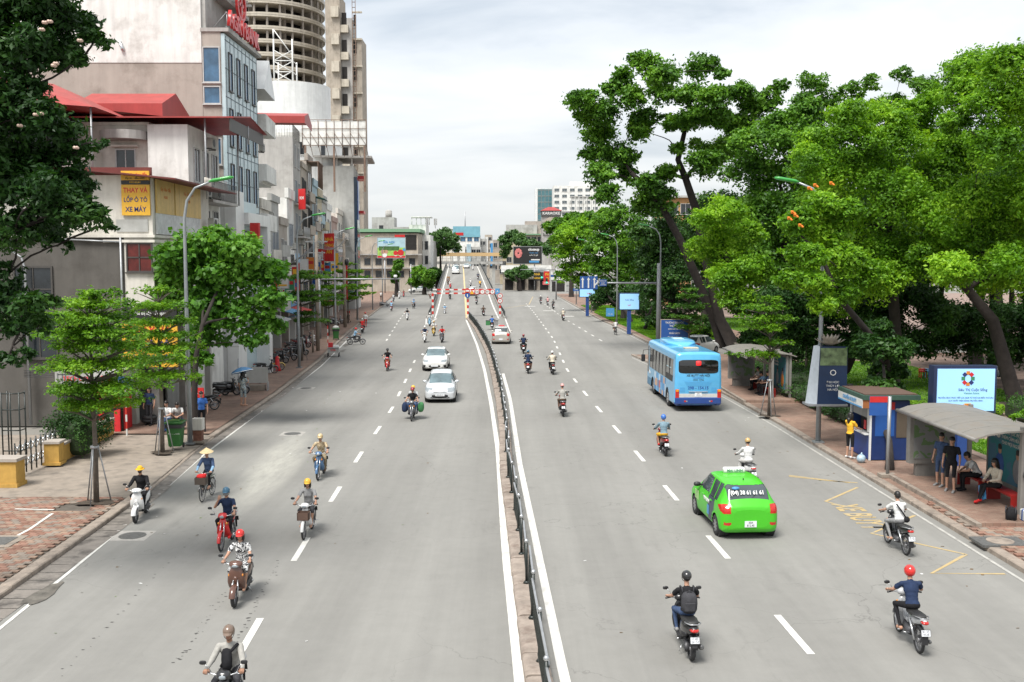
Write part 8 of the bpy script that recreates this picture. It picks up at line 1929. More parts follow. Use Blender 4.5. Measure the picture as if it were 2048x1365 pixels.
p=G(1722,925,.13);b=MB();b.ell((0,0,.14),(.17,.15,.16),10,8);b.tube([(0,0,.27),(.02,0,.36)],[.05,.02],6);o=b.build('plastic_bag',mat('plastic_bag_blue',(.35,.47,.55),r=.3,var=.4,sc=9));o.location=p;tag(o,'pale blue plastic bag of goods on the ground by the kiosk','bag')
# right pavement iron cover
p=G(2000,1085,.13);t=root('pavement_cover','square iron cover with a round lid set in the right pavement','manhole',(p.x,p.y,.10));part(t,'frame',M_cov,(-.62,.62,-.42,.42,0,.068));b=MB();b.tube([(0,0,.06),(0,0,.08)],.34,20,smooth=False);b.build('lid',M_kerb,t)
# ---------------- left side furniture
M_bin=mat('bin_green',(.02,.11,.02),r=.5,var=.12);M_ysl=mat('planter_yellow',(.50,.30,.07),r=.85,var=.15,streak=.3)
def wheelie(label,p,rz,tops=None):
 t=root('wheelie_bin',label,'bin',p,rz,'green wheelie bins');b=MB();b.loft([(.12,0,0,.24,.26),(1.0,0,0,.31,.34)],16,axis='z',p=8,smooth=False);b.build('bin_body',M_bin,t);b=MB();b.cbox((0,.0,1.05),(.70,.78,.07),0,.02);b.cbox((0,0,1.10),(.4,.5,.05),0,.02);b.build('lid',M_bin,t);part(t,'black_liner',blackp,(-.325,.325,-.36,.36,.84,.98))
 for s in(-1,1):b=MB();b.tube([(s*.22,.2,.1),(s*.27,.2,.1)],.1,12);b.build('wheel',asph_d,t)
 return t
t=wheelie('green wheelie bin standing at the foot of the nearest left lamp post',G(352,897,.13),.1);text('MÔI TRƯỜNG',.07,(0,-.30,.62),(PI/2-.08,0,0),T_wht,t)
t=wheelie('farther green wheelie bin heaped with rubbish near the crossing motorbike',G(672,680,.13),.2);b=MB();b.ell((0,0,1.15),(.3,.3,.2),10,8);b.build('rubbish',WM['grey'],t)
pA,pB=G(126,925,.13),G(228,868,.13);d=(pB-pA);t=root('planter_wall','yellow rendered planter wall with a stone cap in front of the bank booth','planter',pA,math.atan2(d.y,d.x));L=d.length
part(t,'wall',M_ysl,(0,L,-.0,.18,0,.62));part(t,'end_pier',M_ysl,(-.55,0,-.06,.45,0,.78));part(t,'end_pier_cap',WM['brown'],(-.6,.06,-.11,.5,.78,.86));part(t,'cap',WM['brown'],(.06,L,-.06,.24,.62,.70));part(t,'end_pier_base',M_ysl,(-.6,.03,-.12,.5,0,.1))
hedge('bushy shrub growing behind the yellow planter wall',pA.x-.6,pA.x+.8,pA.y+.5,pA.y+2.2,1.8,9000,78,'dark','shrub')
p=G(18,975,.08);t=root('gate_pillar','short yellow gate pillar at the left edge','pillar',(p.x,p.y,.07));part(t,'pillar',M_ysl,(-.6,.25,0,.6,0,.85));part(t,'cap',WM['brown'],(-.66,.31,-.06,.66,.85,.95));part(t,'base',M_ysl,(-.64,.29,-.04,.64,0,.12))
for nm,px,py,hh,lb in(('a',20,960,2.0,'black iron lattice post on the short gate pillar'),('b',132,905,2.1,'black iron lattice post at the end of the planter wall')):
 p=G(px,py,.13);t=root('iron_post',lb,'post',(p.x-.1,p.y+.4,.13));b=MB()
 for(x,y)in((-.3,0),(0,0),(.3,0),(-.3,.4),(.3,.4)):b.tube([(x,y,.7),(x,y,.9+hh)],.025,5)
 for z in(.9,1.6,2.3,.85+hh):b.tube([(-.3,0,z),(.3,0,z)],.02,4);b.tube([(.3,0,z),(.3,.4,z)],.02,4)
 b.build('bars',M_fence,t)
pA,pB=G(32,957,.07),G(112,922,.07);d=pB-pA;t=root('folding_gate','folding steel gate between the yellow gate pillar and the planter','gate',pA,math.atan2(d.y,d.x));L=d.length;n=8;gb=MB();gb.tube([(0,0,.06),(0,0,1.2)],.028,6);gb=gb.mesh('gate_bar');gb.materials.append(M_fence)
gx=MB();q=L/n
for z in(.25,.75):gx.tube([(0,0,z),(q,0,z+.38)],.02,5);gx.tube([(0,0,z+.38),(q,0,z)],.02,5);gx.tube([(q/2,0,z+.1),(q/2,0,z+.3)],.035,6)
gx=gx.mesh('lattice');gx.materials.append(chrome)
for k in range(n+1):
 o=link('gate_bar',gb,t);o.location=(k*q,0,0)
 if k<n:o=link('lattice',gx,t);o.location=(k*q,0,0)
# bank booth
Yb=42.6;x0,x1=PX(118,Yb),PX(238,Yb);t=root('bank_booth','grey cash machine booth with bank name fascia and a red door frame','booth',(x1,Yb,.13));w=x1-x0;z1,z0=ZY(742,Yb),ZY(772,Yb);GB=mat('booth_glass',(.03,.035,.035),r=.1,var=.4,sc=2)
part(t,'fascia',WM['grey'],(-w,0,-.5,1.8,z0-.1,z1-.13));part(t,'glass_wall',GB,(-w+.1,-.9,0,1.6,0,z0-.13));part(t,'door_frame',T_red,(-.95,-.7,-.15,1.2,0,z0-.14),(-.25,0,-.15,1.2,0,z0-.14),(-.7,-.25,-.15,1.2,z0-.55,z0-.14));part(t,'door_glass',GB,(-.7,-.25,-.05,0,0,z0-.55));part(t,'machine',S_wht,(-1.6,-1.1,-.03,.0,.8,1.5))
text('TECHCOM',.27,(-w*.62,-.506,(z0+z1)/2-.1),(PI/2,0,0),T_red,t,bold=.02);text('BANK',.27,(-w*.28-.28,-.506,(z0+z1)/2-.1),(PI/2,0,0),T_blk,t,bold=.02)
for s in(-1,1):b=MB();b.prism([(-.15,0),(0,-.15),(.15,0),(0,.15)],-.02,0,0,'y');o=b.build('emblem',T_red,t);o.location=(-.42+s*.15,-.5,(z0+z1)/2-.1)
def rwpole(label,p,h,top=None):
 t=root('striped_pole',label,'pole',p)
 for k in range(int(h/.3)):b=MB();b.tube([(0,0,k*.3),(0,0,k*.3+.3)],.04,8,smooth=False);b.build('band',R_ if k%2 else Wt,t)
 return t
t=rwpole('red and white striped pole with blue street plates by the bank booth',G(254,872,.13),2.2);part(t,'street_plate',S_blue,(-.35,.3,-.05,-.02,2.0,2.5));part(t,'street_plate',S_blue,(.02,.05,-.3,.35,2.0,2.5));text('NGÕ 167',.15,(-.02,-.06,2.33),(PI/2,0,0),T_wht,t);text('TÂY SƠN',.13,(-.02,-.06,2.13),(PI/2,0,0),T_wht,t)
rwpole('red and white striped pole beside the farther green bin',G(656,693,.13),1.8)
signboard('small red plate with white letters on the trunk behind the lamp post',PX(392,43.4),43.4,ZY(786,43.4),.55,.42,0,S_red,[('RỬA XE',.16,0,T_wht)],T_wht)
p=G(397,885,.13);t=root('brick_stand','small brick and plaster stump by the left lamp post','stand',p);part(t,'base',M_conc,(-.32,.32,-.25,.25,0,.08));part(t,'brick_shaft',mat('old_brick',(.17,.075,.05),r=.9,var=.4,sc=8),(-.17,.17,-.15,.15,.08,.52));part(t,'plaster_top',WM['offwhite'],(-.21,.21,-.19,.19,.52,.98))
p=G(515,782,.13);t=root('standing_panel','worn grey panel on short legs at the pavement edge','panel',p,.1);part(t,'panel',WM['grey'],(-.6,.6,-.04,.04,.45,1.35));[part(t,'leg',galv,(x,x+.06,-.03,.5,0,.45))for x in(-.58,.52)];part(t,'concrete_block',M_conc,(-.45,.4,.02,.5,0,.3))
p=G(555,742,.13);b=MB();b.loft([(0,0,0,.26,.2),(.25,0,0,.16,.14),(.9,0,0,.12,.10),(1.0,0,0,.05,.05)],12,axis='z',p=3);o=b.build('red_cover',T_red);o.location=p;tag(o,'red draped water dispenser shape among the parked motorbikes','stand')
p=G(667,714,.0);t=root('push_cart','small grey push cart with a red box parked in the left gutter','cart',p,.1);part(t,'tray',WM['grey'],(-.42,.42,-.35,.5,.35,.72));part(t,'top_tray',galv,(-.46,.46,-.4,.55,.72,.76));part(t,'red_box',T_red,(-.4,-.05,-.1,.3,.76,1.1));part(t,'white_sheet',T_wht,(.0,.4,-.1,.4,.76,.9));text('SỮA',.22,(0,-.36,.55),(PI/2,0,0),T_red,t,bold=.02)
for s in(-1,1):
 for y in(-.25,.4):b=MB();b.tube([(s*.40,y,.16),(s*.45,y,.16)],.16,12);b.build('wheel',asph_d,t)
for i,(px,py,h,r,m,lb)in enumerate(((243,862,5.6,.11,M_bark,'dark trunk-like utility pole against the tyre shop corner'),(545,712,2.4,.07,galv,'short steel post before the parked motorbikes'),(626,705,1.8,.09,M_conc,'short concrete post left of the push cart'),(636,702,9.5,.16,M_conc,'concrete utility pole over the left pavement with wires'),(690,655,10.5,.2,M_conc,'tall concrete utility pole before the grey corner block'),(62,850,7.0,.07,galv,'curved lamp post standing behind the folding gate'),(478,790,2.0,.05,galv,'thin steel post beside the woman with the umbrella'))):
 p=G(px,py,.13);t=root('utility_pole',lb,'pole',p);b=MB();b.tube([(0,0,0),(0,0,h)]+([(-.15,0,h+.5),(-.6,0,h+.8)]if i==5 else[]),[r,r*.75]+([r*.7,r*.6]if i==5 else[]),9);b.build('pole',m,t)
 if h>9:part(t,'crossarm',galv,(-.9,.9,-.05,.05,h-.6,h-.5),(-.7,.7,-.05,.05,h-1.5,h-1.4));b=MB();b.ell((.3,-.1,h-3.2),(.25,.25,.4),10,8);b.build('cable_coil',blackp,t)
wp=[Vector((-15.9,45,6.2)),Vector((-15.8,53,6.0)),Vector((PX(636,78.5),78.5,8.6)),Vector((PX(690,109),109,9.6)),Vector((-21.5,140,8.5)),Vector((-25,175,8.5))]
for k in range(5):
 t=root('overhead_cable',['lowest','second','third','fourth','topmost'][k]+' of the black cables strung along the left shop fronts','cable',wp[0]);b=MB()
 for i in range(len(wp)-1):
  A,B=wp[i]-wp[0]+Vector((.06*k,0,.16*k)),wp[i+1]-wp[0]+Vector((.06*k,0,.16*k));b.tube([A.lerp(B,q/8)-Vector((0,0,(.5+.12*k)*4*(q/8)*(1-q/8)))for q in range(9)],.018,4)
 b.build('cable',blackp,t)
t=root('overhead_cable','sagging bundle of black wires across the grey wall above the bank booth','cable',(0,0,0))
for k in range(5):A,B=W(48,742+k*3,43.0),W(262,688+k*5,43.2);b=MB();b.tube([A.lerp(B,q/8)-Vector((0,0,.35*4*(q/8)*(1-q/8)))for q in range(9)],.014,4);b.build('wire',blackp,t)
signboard('slanting red and yellow vertical sign on white posts in the left row',PX(661,105),105,ZY(495,105),1.1,2.9,-.2,S_red,[('NHÀ',.5,.8,T_yel),('HÀNG',.42,.2,T_yel),('ĂN',.5,-.5,T_yel)],T_yel);signboard('red advertising flag sheet high on the left row',PX(619,96),93.5,ZY(402,96),.8,1.9,-.5,S_red,[('KM',.4,.1,T_wht)],T_wht)
signboard('tall narrow red sign strip beside the concrete utility pole',PX(692,118),118,ZY(560,118),.55,4.6,-.1,S_red,[],T_wht);signboard('red sign board high behind the round leafy tree',PX(458,62),61.5,ZY(650,62),1.4,1.1,-.5,S_red,[('TÍN',.4,.2,T_wht),('DỤNG',.3,-.2,T_wht)],T_wht)
# ================================================================ VEHICLES AND PEOPLE IN PLACE
def place(px,py,z=0.0,toward=None,off=.66,ang=0.0):
 """front/rear wheel contact pixel -> centre of the bike; toward: heading to the camera"""
 p=G(px,py,z);rz=(PI if toward else 0)+ang;d=Vector((-math.sin(rz),math.cos(rz),0));return(p-d*off if toward else p+d*off),rz
def rider(px,py,toward,ang,kind,bc,bl,pl_,pz='ride',lean=0.0,plate=None,over=None,z=0.0,sc=RS,zoff=None,**kw):
 p,rz=place(px,py,z,toward,.56,ang)
 if zoff:p.z=zoff(p)
 bike(kind,bl,p,rz,bc,over,plate,lean,group='two-wheelers in the traffic',sc=sc);person(pl_,p,rz,pz,group='riders in the traffic',sc=sc,**kw);return p,rz
def pack(label,p,rz,c,y=-.20,z=1.12,sc=1.0,name='backpack'):
 t=root(name,label,'backpack',p,rz,None,RS);b=MB();b.loft([(y-.24,0,z,.12,.17),(y-.17,0,z,.165,.22),(y-.06,0,z,.165,.23),(y,0,z,.14,.20)],14,p=3.2);b.build('bag',C_(c),t);b=MB()
 for s in(-1,1):b.tube([(s*.11,y,z+.17),(s*.13,y+.04,z+.29),(s*.14,y+.16,z+.28),(s*.14,y+.25,z+.12)],.017,5)
 b.tube([(-.05,y-.12,z+.22),(0,y-.12,z+.27),(.05,y-.12,z+.22)],.012,5);b.build('straps',C_('charcoal'),t);b=MB();b.cbox((0,y-.24,z-.05),(.22,.05,.2),0,.02);b.build('pocket',C_(c),t);return t
R2=rider
p,rz=R2(444,1468,1,.04,'u','black','black motorbike with silver headlight at the bottom edge','rider at the bottom edge in a light grey long-sleeved shirt and bronze helmet','ride_long',shirt='greige',arms='greige',trousers='charcoal',head='helmet',headc='brown',skin=SKIN2)
t=root('shoulder_bag','black bag strapped across the chest of the grey-shirted rider at the bottom','bag',p,rz,None,RS);b=MB();b.loft([(.10,.02,1.12,.10,.22),(.16,.0,1.14,.09,.21)],12,p=3);b.tube([(-.16,-.02,1.37),(-.05,.10,1.27),(.12,.12,1.0)],.03,6);b.build('bag',C_('black'),t)
R2(470,1214,1,.03,'s','brown','dark maroon scooter ridden by the red-helmeted rider','rider in a black and white patterned outfit and red helmet','ride_woman',shirt=BW,trousers=BW,legs='skin',head='helmet_hair',headc='red',shoes='skin')
R2(443,1103,1,.02,'u','red','bright red motorbike whose rider lifts a hand to his face','rider in a navy tee holding a hand to his masked face','ride_phone',shirt='navy',trousers='black',head='helmet',headc='teal',mask='grey',shoes='red')
p,rz=R2(608,1080,1,.0,'u','silver','pale old step-through moped with a front basket','woman rider in a grey tee, shorts and yellow helmet','ride_woman',shirt='grey',trousers='charcoal',legs='skin',shoes='skin',head='helmet_hair',headc='yellow',over=dict(body='white'))
t=root('wire_basket','brown wire basket on the front of the pale moped','basket',p,rz,None,RS)
for q in((-.17,.17,.47,.485,.62,.84),(-.17,.17,.74,.755,.62,.84),(-.17,-.155,.47,.755,.62,.84),(.155,.17,.47,.755,.62,.84),(-.17,.17,.47,.755,.61,.625)):part(t,'basket_side',mat('wire_brown',(.12,.07,.05)),q)
p,rz=R2(403,1006,1,-.03,'b','black','black bicycle with a loaded front basket near the left kerb','cyclist in a blue jacket and conical straw hat','cycle',shirt='denim',arms='lightblue',trousers='black',head='conical_hat',shoes='skin')
t=root('basket_load','red bag lying in the bicycle basket','bag',p,rz,None,RS);b=MB();b.ell((0,.58,.90),(.17,.12,.10),12,8);b.ell((-.1,.55,.95),(.08,.08,.06),8,6);b.build('bag',C_('red'),t)
R2(272,1046,1,.10,'s','white','white and black scooter waiting by the left kerb','rider in a black jacket and yellow cap by the left kerb','ride_long',shirt='black',arms='black',trousers='black',head='sun_hat',headc='yellow',mask='charcoal')
R2(636,961,1,.0,'u','blue','blue motorbike with its rider in beige','rider in a beige patterned shirt and golden helmet','ride_sport',shirt=BG,trousers='khaki',head='helmet',headc='gold',shoes='brown')
p,rz=R2(823,843,1,.0,'u','grey','dark motorbike hung with big saddle bags','rider in a black tee and red helmet on the loaded motorbike','ride',shirt='black',trousers='denim',head='helmet',headc='maroon')
person('passenger half hidden behind the rider of the loaded motorbike',p,rz,'pillion',shirt=STR,trousers='denim',head='helmet',headc='yellow')
for s,c,lb in((-1,'green','green and black bag slung on the left of the loaded motorbike'),(1,'navy','navy bag slung on the right of the loaded motorbike')):t=root('saddle_bag',lb,'bag',p,rz,None,RS);b=MB();b.loft([(-.45,s*.40,.62,.10,.20),(-.4,s*.42,.62,.15,.25),(0,s*.42,.62,.15,.24),(.06,s*.40,.62,.1,.18)],12,p=3);b.build('bag',C_(c),t)
for a in[(774,743,.04,'u','red','red motorbike alone in the outer left lane','rider in a black tee on the lone red motorbike',dict(shirt='black',trousers='brown',head='helmet',headc='black',mask='charcoal')),
          (849,686,.03,'s','white','white scooter leading the cluster behind the white car','rider in a dark shirt and white helmet on the leading white scooter',dict(shirt='navy',trousers='khaki',head='helmet',headc='white')),
          (883,686,-.03,'s','grey','dark grey scooter right of the leading white scooter','rider in a red shirt on the dark grey scooter',dict(shirt='red',trousers='charcoal',head='cap',headc='charcoal')),
          (867,673,.0,'u','yellow','motorbike with a yellow front between the two scooters','rider in a white shirt with dark straps between the two scooters',dict(shirt='white',trousers='black',head='helmet',headc='tan')),
          (859,653,.0,'s','lightblue','light blue scooter passing the foot of the flyover','rider in pale clothes on the light blue scooter',dict(shirt='white',arms='white',trousers='lightgrey',head='helmet',headc='white')),
          (889,631,.0,'s','silver','silver scooter leaving the flyover ramp','rider in a light blue shirt leaving the flyover ramp',dict(shirt='lightblue',trousers='grey',head='helmet',headc='white')),
          (814,641,.03,'s','white','white scooter in the middle of the left carriageway','rider in a black tee on the white scooter in mid carriageway',dict(shirt='black',trousers='denim',head='helmet',headc='black')),
          (826,618,-.1,'u','black','dark motorbike carrying two people','driver of the two-up dark motorbike in blue',dict(shirt='lightblue',trousers='black',head='helmet',headc='blue')),
          (798,598,0,'s','white','white scooter far up the left carriageway','far rider in white up the left carriageway',dict(shirt='white',trousers='grey',head='helmet',headc='white')),
          (807,595,0,'u','red','red motorbike far up the left carriageway','far rider in red and black up the left carriageway',dict(shirt='darkred',trousers='black',head='helmet',headc='black')),
          (860,598,0,'u','brown','brown motorbike far up beside the ramp parapet','far rider in white beside the ramp parapet',dict(shirt='white',trousers='brown',head='helmet',headc='white')),
          (871,576,0,'u','black','tiny dark motorbike beyond the striped post','tiny dark rider beyond the striped post',dict(shirt='charcoal',trousers='black',head='helmet',headc='grey'))]:
 R2(a[0],a[1],1,a[2],a[3],a[4],a[5],a[6],**a[7])
pq,rq=place(826,618,0,True,.56,-.1);person('second person seated behind on the two-up dark motorbike',pq,rq,'pillion',shirt='grey',trousers='denim',head='helmet',headc='grey')
for a in[(724,667,.05,'s','red','red and white scooter stopping by the left kerb','rider in a red shirt stopping by the left kerb',dict(shirt='red',trousers='black',head='helmet',headc='white')),
          (782,623,0,'u','red','red-tailed motorbike keeping to the left kerb','rider in a pale shirt keeping to the left kerb',dict(shirt='lightblue',trousers='grey',head='helmet',headc='red')),
          (786,604,0,'u','black','dark motorbike farther along the left kerb','rider in white farther along the left kerb',dict(shirt='white',trousers='denim',head='helmet',headc='black'))]:
 R2(a[0],a[1],0,a[2],a[3],a[4],a[5],a[6],**a[7])
R2(700,690,0,-PI/2+.25,'u','grey','dark motorbike turning across by the farther green bin','rider in a blue shirt and red helmet turning across',shirt='lightblue',trousers='charcoal',head='helmet',headc='red')
# right carriageway, heading away
p,rz=R2(1383,1322,0,.03,'s','black','black scooter with silver grab rail, nearest on the right','rider in a black tee with a backpack and black helmet','ride',plate=('17-B7','267.53'),shirt='black',trousers='denim',head='helmet',headc='black',shoes='grey');pack('dark brown backpack on the nearest black-clad rider',p,rz,'charcoal')
R2(1838,1307,0,-.04,'u','silver','silver step-through motorbike at the lower right','rider in a navy short-sleeved shirt and glossy red helmet','ride_sport',plate=('B1-V5','4328'),shirt='navy',trousers='black',head='full_helmet',headc='red',shoes='skin',over=dict(body='silver'))
p,rz=R2(1812,1111,0,.04,'u','black','black motorbike by the yellow bus bay marks','bareheaded rider in a white tee by the bus bay marks','ride_sport',plate=('29-X5','131.72'),shirt='white',trousers='grey',head='hair',shoes='skin')
t=root('shoulder_bag','black sling bag on the back of the bareheaded rider','bag',p,rz,None,RS);b=MB();b.tube([(-.12,-.17,1.36),(.02,-.24,1.15),(.13,-.25,.98)],.022,6);b.ell((.16,-.24,.92),(.09,.07,.09));b.build('bag',C_('black'),t)
R2(1503,974,0,.04,'s','white','white and red scooter just beyond the green taxi','rider in a white jacket and red-gold helmet beyond the green taxi','ride_long',shirt='white',arms='white',trousers='lightgrey',head='helmet',headc='tan',plate=('29','771'))
R2(1331,913,0,.02,'s','darkred','dark red scooter ahead of the green taxi','rider in a blue-grey jacket, yellow trousers and blue helmet','ride_long',shirt='bluegrey',arms='bluegrey',trousers='yellow',legs='skin',head='full_helmet',headc='blue',shoes='red',plate=('29','336'))
R2(1126,834,0,.02,'s','darkred','maroon scooter alone in the inner right lane','rider in a pale grey shirt and pinkish helmet in the inner lane','ride',shirt='greige',trousers='brown',head='helmet',headc='pink',plate=('29','540'))
p,rz=R2(1056,748,0,-.03,'s','red','bright red scooter near the median fence','driver of the bright red scooter in a pale blue top','ride_woman',shirt='lightblue',trousers='khaki',head='helmet',headc='grey',shoes='skin');person('passenger in a long navy jacket on the bright red scooter',p,rz,'pillion',shirt='navy',arms='navy',trousers='navy',legs='skin',head='helmet',headc='teal',shoes='skin')
R2(1106,750,0,.06,'s','black','black scooter right of the bright red scooter','rider in a cream jacket and white helmet','ride_long',shirt='cream',arms='cream',trousers='black',head='helmet',headc='white',shoes='skin',plate=('29','14'))
p,rz=R2(1047,708,0,0,'s','black','dark scooter with a lit tail lamp carrying two people','driver in a grey striped top and maroon helmet','ride',shirt=STR,trousers='khaki',head='helmet',headc='maroon');person('passenger in navy with a maroon helmet behind the striped top',p,rz,'pillion',shirt='navy',trousers='charcoal',head='helmet',headc='maroon');pack('blue backpack worn by the passenger near the median',p,rz,'navy',y=-.56,z=1.18)
p,rz=R2(984,660,0,0,'u','black','delivery motorbike with big side boxes by the fence','delivery rider in a blue shirt',shirt='blue',trousers='black',head='hair')
for s,c in((-1,'green'),(1,'grey')):t=root('delivery_box',['dark green delivery box on the left of the blue-shirted rider','grey delivery box on the right of the blue-shirted rider'][s>0],'box',p,rz,None,RS);part(t,'box',C_(c),(min(s*.22,s*.75),max(s*.22,s*.75),-.75,-.15,.55,1.1));part(t,'rim',blackp,(min(s*.2,s*.77),max(s*.2,s*.77),-.77,-.13,1.1,1.14))
for a in[(967,634,'s','black','black scooter about to climb the ramp','rider in a brown shirt about to climb the ramp',dict(shirt='brown',trousers='black',head='helmet',headc='black')),
          (1107,406+236,'s','grey','grey scooter on the right side lane by the lawn','rider in a cream jacket on the right side lane',dict(shirt='cream',arms='cream',trousers='khaki',head='helmet',headc='white')),
          (1107,619,'s','black','dark scooter with a red box, rightmost of the far trio','dark-clad rider, rightmost of the far trio',dict(shirt='charcoal',trousers='black',head='helmet',headc='black')),
          (1096,612,'u','black','motorbike in the middle of the far trio','rider in a faded red shirt, middle of the far trio',dict(shirt='pink',trousers='black',head='helmet',headc='maroon')),
          (1082,609,'s','grey','scooter at the left of the far trio','rider in a dark jacket, left of the far trio',dict(shirt='charcoal',trousers='black',head='helmet',headc='white'))]:
 R2(a[0]+(20 if a[1]==642 else 0),a[1],0,.05,a[2],a[3],a[4],a[5],**a[6])
R2(1233,671,0,.1,'b','black','dark bicycle riding along the right kerb by the lawn','cyclist in a white tee riding along the right kerb','cycle',shirt='white',arms='skin',trousers='grey',legs='skin',head='hair')
# on the ramp
def onramp(px,py):
 for i in range(400):
  Y=131+i*.4;p=W(px,py,Y)
  if p.z<=rampz(Y)+.01:return Vector((p.x,Y,rampz(Y)+.006))
 return Vector((p.x,280,rampz(280)))
for px,py,tw,k,bc,bl,pl_,kw in[(900,599,1,'s','black','black scooter low on the ramp behind the striped bar','rider in dark clothes low on the ramp',dict(shirt='charcoal',trousers='black',head='helmet',headc='black')),(901,578,1,'s','red','red scooter coming down the ramp','rider in white with a pale hat coming down the ramp',dict(shirt='white',trousers='grey',head='sun_hat',headc='white')),
  (896,570,1,'u','brown','motorbike with a tall brown box coming down the ramp','rider before the tall brown box on the ramp',dict(shirt='grey',trousers='black',head='helmet',headc='tan')),(953,609,0,'s','black','black scooter just past the blue round sign','rider in black and white just past the blue round sign',dict(shirt='black',trousers='white',head='helmet',headc='black')),
  (960,576,0,'u','brown','motorbike of the yellow-shirted rider up the ramp','rider in a yellow shirt up the ramp',dict(shirt='yellow',trousers='brown',head='hair')),(941,574,0,'s','white','pale scooter up the ramp by the yellow line','rider in a white shirt up the ramp by the yellow line',dict(shirt='white',trousers='grey',head='helmet',headc='white')),
  (956,560,0,'u','black','dark motorbike higher up the ramp','rider in dark blue higher up the ramp',dict(shirt='navy',trousers='black',head='helmet',headc='black')),(946,541,1,'s','white','white scooter near the top of the ramp','rider in white near the top of the ramp',dict(shirt='white',trousers='grey',head='helmet',headc='white')),(899,536,1,'s','silver','scooter beside the van near the ramp top','rider beside the van near the ramp top',dict(shirt='white',trousers='grey',head='helmet',headc='white'))]:
 p=onramp(px,py);rz=PI if tw else 0;rz+=-.05
 bike(k,bl,p,rz,bc,group='two-wheelers in the traffic');person(pl_,p,rz,'ride',group='riders in the traffic',**kw)
 if bc=='brown' and tw:t=root('brown_box','tall brown box strapped behind a rider on the ramp','box',p,rz,None,RS);part(t,'box',mat('cardboard',(.24,.13,.07)),(-.35,.35,-.95,-.35,.85,1.8))
# cars
G_taxi=mat('taxi_green_paint',(.055,.44,.012),r=.38,coat=.25,var=.05,sc=3);P_sil=mat('paint_car_silver',(.58,.60,.62),r=.25,metal=.25,coat=.6,var=.03);P_wht=paint('car_white',(.68,.68,.66));P_bei=mat('paint_car_beige',(.48,.455,.41),r=.3,metal=.25,coat=.6,var=.03)
def hw(pxl,pxr,py,Lh,toward,rz=0.0):
 A,B=G(pxl,py),G(pxr,py);m=(A+B)/2;th=(PI if toward else 0)+rz;d=Vector((-math.sin(th),math.cos(th),0));return m+d*(-Lh if toward else Lh)*1.0,th
A=G(1434,1071);rz=.06;d=Vector((-math.sin(rz),math.cos(rz),0));rt=Vector((d.y,-d.x,0));c=A+rt*.75+d*1.27
t,ob=car(KHT,'bright green taxi hatchback seen from behind with a white roof sign',c,rz,G_taxi,over=dict(mirror=blackp,advert=mat('door_navy',(.02,.035,.06),r=.3)),cat='taxi',glass=M_cglass,sc=.97)
b=MB();b.loft([(-.31,.18,1.60,.09,.07),(-.28,.18,1.61,.11,.085),(.28,.18,1.61,.11,.085),(.31,.18,1.60,.09,.07)],14,axis='x',p=3);o=b.build('roof_sign',T_wht,t);o.location=(0,-.35,0);text('MAI LINH',.11,(0,-.285,1.61),(PI/2,0,0),S_grn,t,bold=.02)
rw=find(ob,'rear_window')[0];text('(04) 38 61 61 61',.165,(-.03,-1.63,1.275),(rad(56),0,0),T_wht,rw,bold=.025,sx=.85);b=MB();b.tube([(-.42,-1.52,1.345),(-.42,-1.528,1.335)],.001,3);t_e=MB();t_e.T=Matrix.Translation((-.34,-1.555,1.39))@Matrix.Rotation(rad(58),4,'X');t_e.loft([(0,0,0,.11,.045),(.004,0,0,.11,.045)],14,axis='z',p=2);t_e.build('window_sticker',S_lb,rw)
pl2=find(ob,'number_plate')[-1];[text(s,.085,(0,-.0095,dz),(PI/2,0,0),PLM,pl2,ext=.0006,bold=.01,sx=.9)for s,dz in(('30A',.04),('812.45',-.04))]
bd=find(ob,'body')[0];b=MB();b.box(-.838,-.832,.55,1.0,.55,.83);b.build('door_lettering_panel',mat('advert_pale_green',(.30,.52,.18),r=.4),bd);text('MAI LINH',.15,(-.842,-.35,.80),(PI/2,0,-PI/2),T_wht,bd,bold=.02);b=MB();b.box(-.842,-.834,-.62,-.42,.42,.68);b.build('door_picture',S_lb,bd)
c,rz=hw(857,905,803,1.27+.35,True,.03);t,ob=car(KH,'silver hatchback coming towards the camera, nearer of the two',G(879,805)+Vector((0,1.45,0)),rz,P_sil);pn=find(ob,'number_plate')[0];text('30A-381.15',.075,(0,.011,0),(PI/2,0,PI),PLM,pn,ext=.0006,bold=.01)
t,ob=car(KSD,'white car coming towards the camera behind the silver hatchback',G(869,742)+Vector((0,1.7,0)),PI+.02,P_wht)
t,ob=car(KH,'beige taxi hatchback driving away beside the median fence',G(1003,688)+Vector((0,1.25,0)),-.03,P_bei,glass=M_cglass,cat='taxi');part(t,'blue_band',S_blue,(-.45,.45,-1.70,-1.655,.99,1.03));b=MB();b.cbox((0,-.1,1.58),(.55,.2,.1),0,.03);b.build('roof_sign',T_red,t)
t,ob=car(KH,'white taxi with a red and yellow banded tail waiting at the park entrance',(15.3,80.5,.01),-.7,P_wht,glass=M_cglass,cat='taxi');part(t,'tail_band',S_yel,(-.6,.6,-1.92,-1.89,.62,.8));part(t,'tail_band_red',S_red,(-.6,.6,-1.925,-1.92,.66,.74))
car(KV,'white minivan far up the left carriageway',G(842,581)+Vector((0,2,0)),PI,P_wht,cat='van',name='van');p=onramp(911,549);car(KV,'white van coming down near the top of the ramp',p+Vector((0,2,.05)),PI,P_wht,cat='van',name='van',sc=1.1)
p=onramp(945,592);t,ob=car(KH,'pale blue-white car climbing the ramp behind the warning signs',p+Vector((0,1.5,0)),-.05,P_wht,glass=M_cglass);p=onramp(933,537);car(KSD,'white car at the very top of the ramp',p,PI,P_wht,sc=.9)
for i,(px,py,m,rz)in enumerate(((858,567,P_sil,1.9),(834,585,P_wht,2.2),(852,569,P_wht,2.0))):car(KSD,['silver car at the far left side street corner','white car edging out beside the far minivan','white car waiting behind the silver one at the far left corner'][i],G(px,py),rz,m)
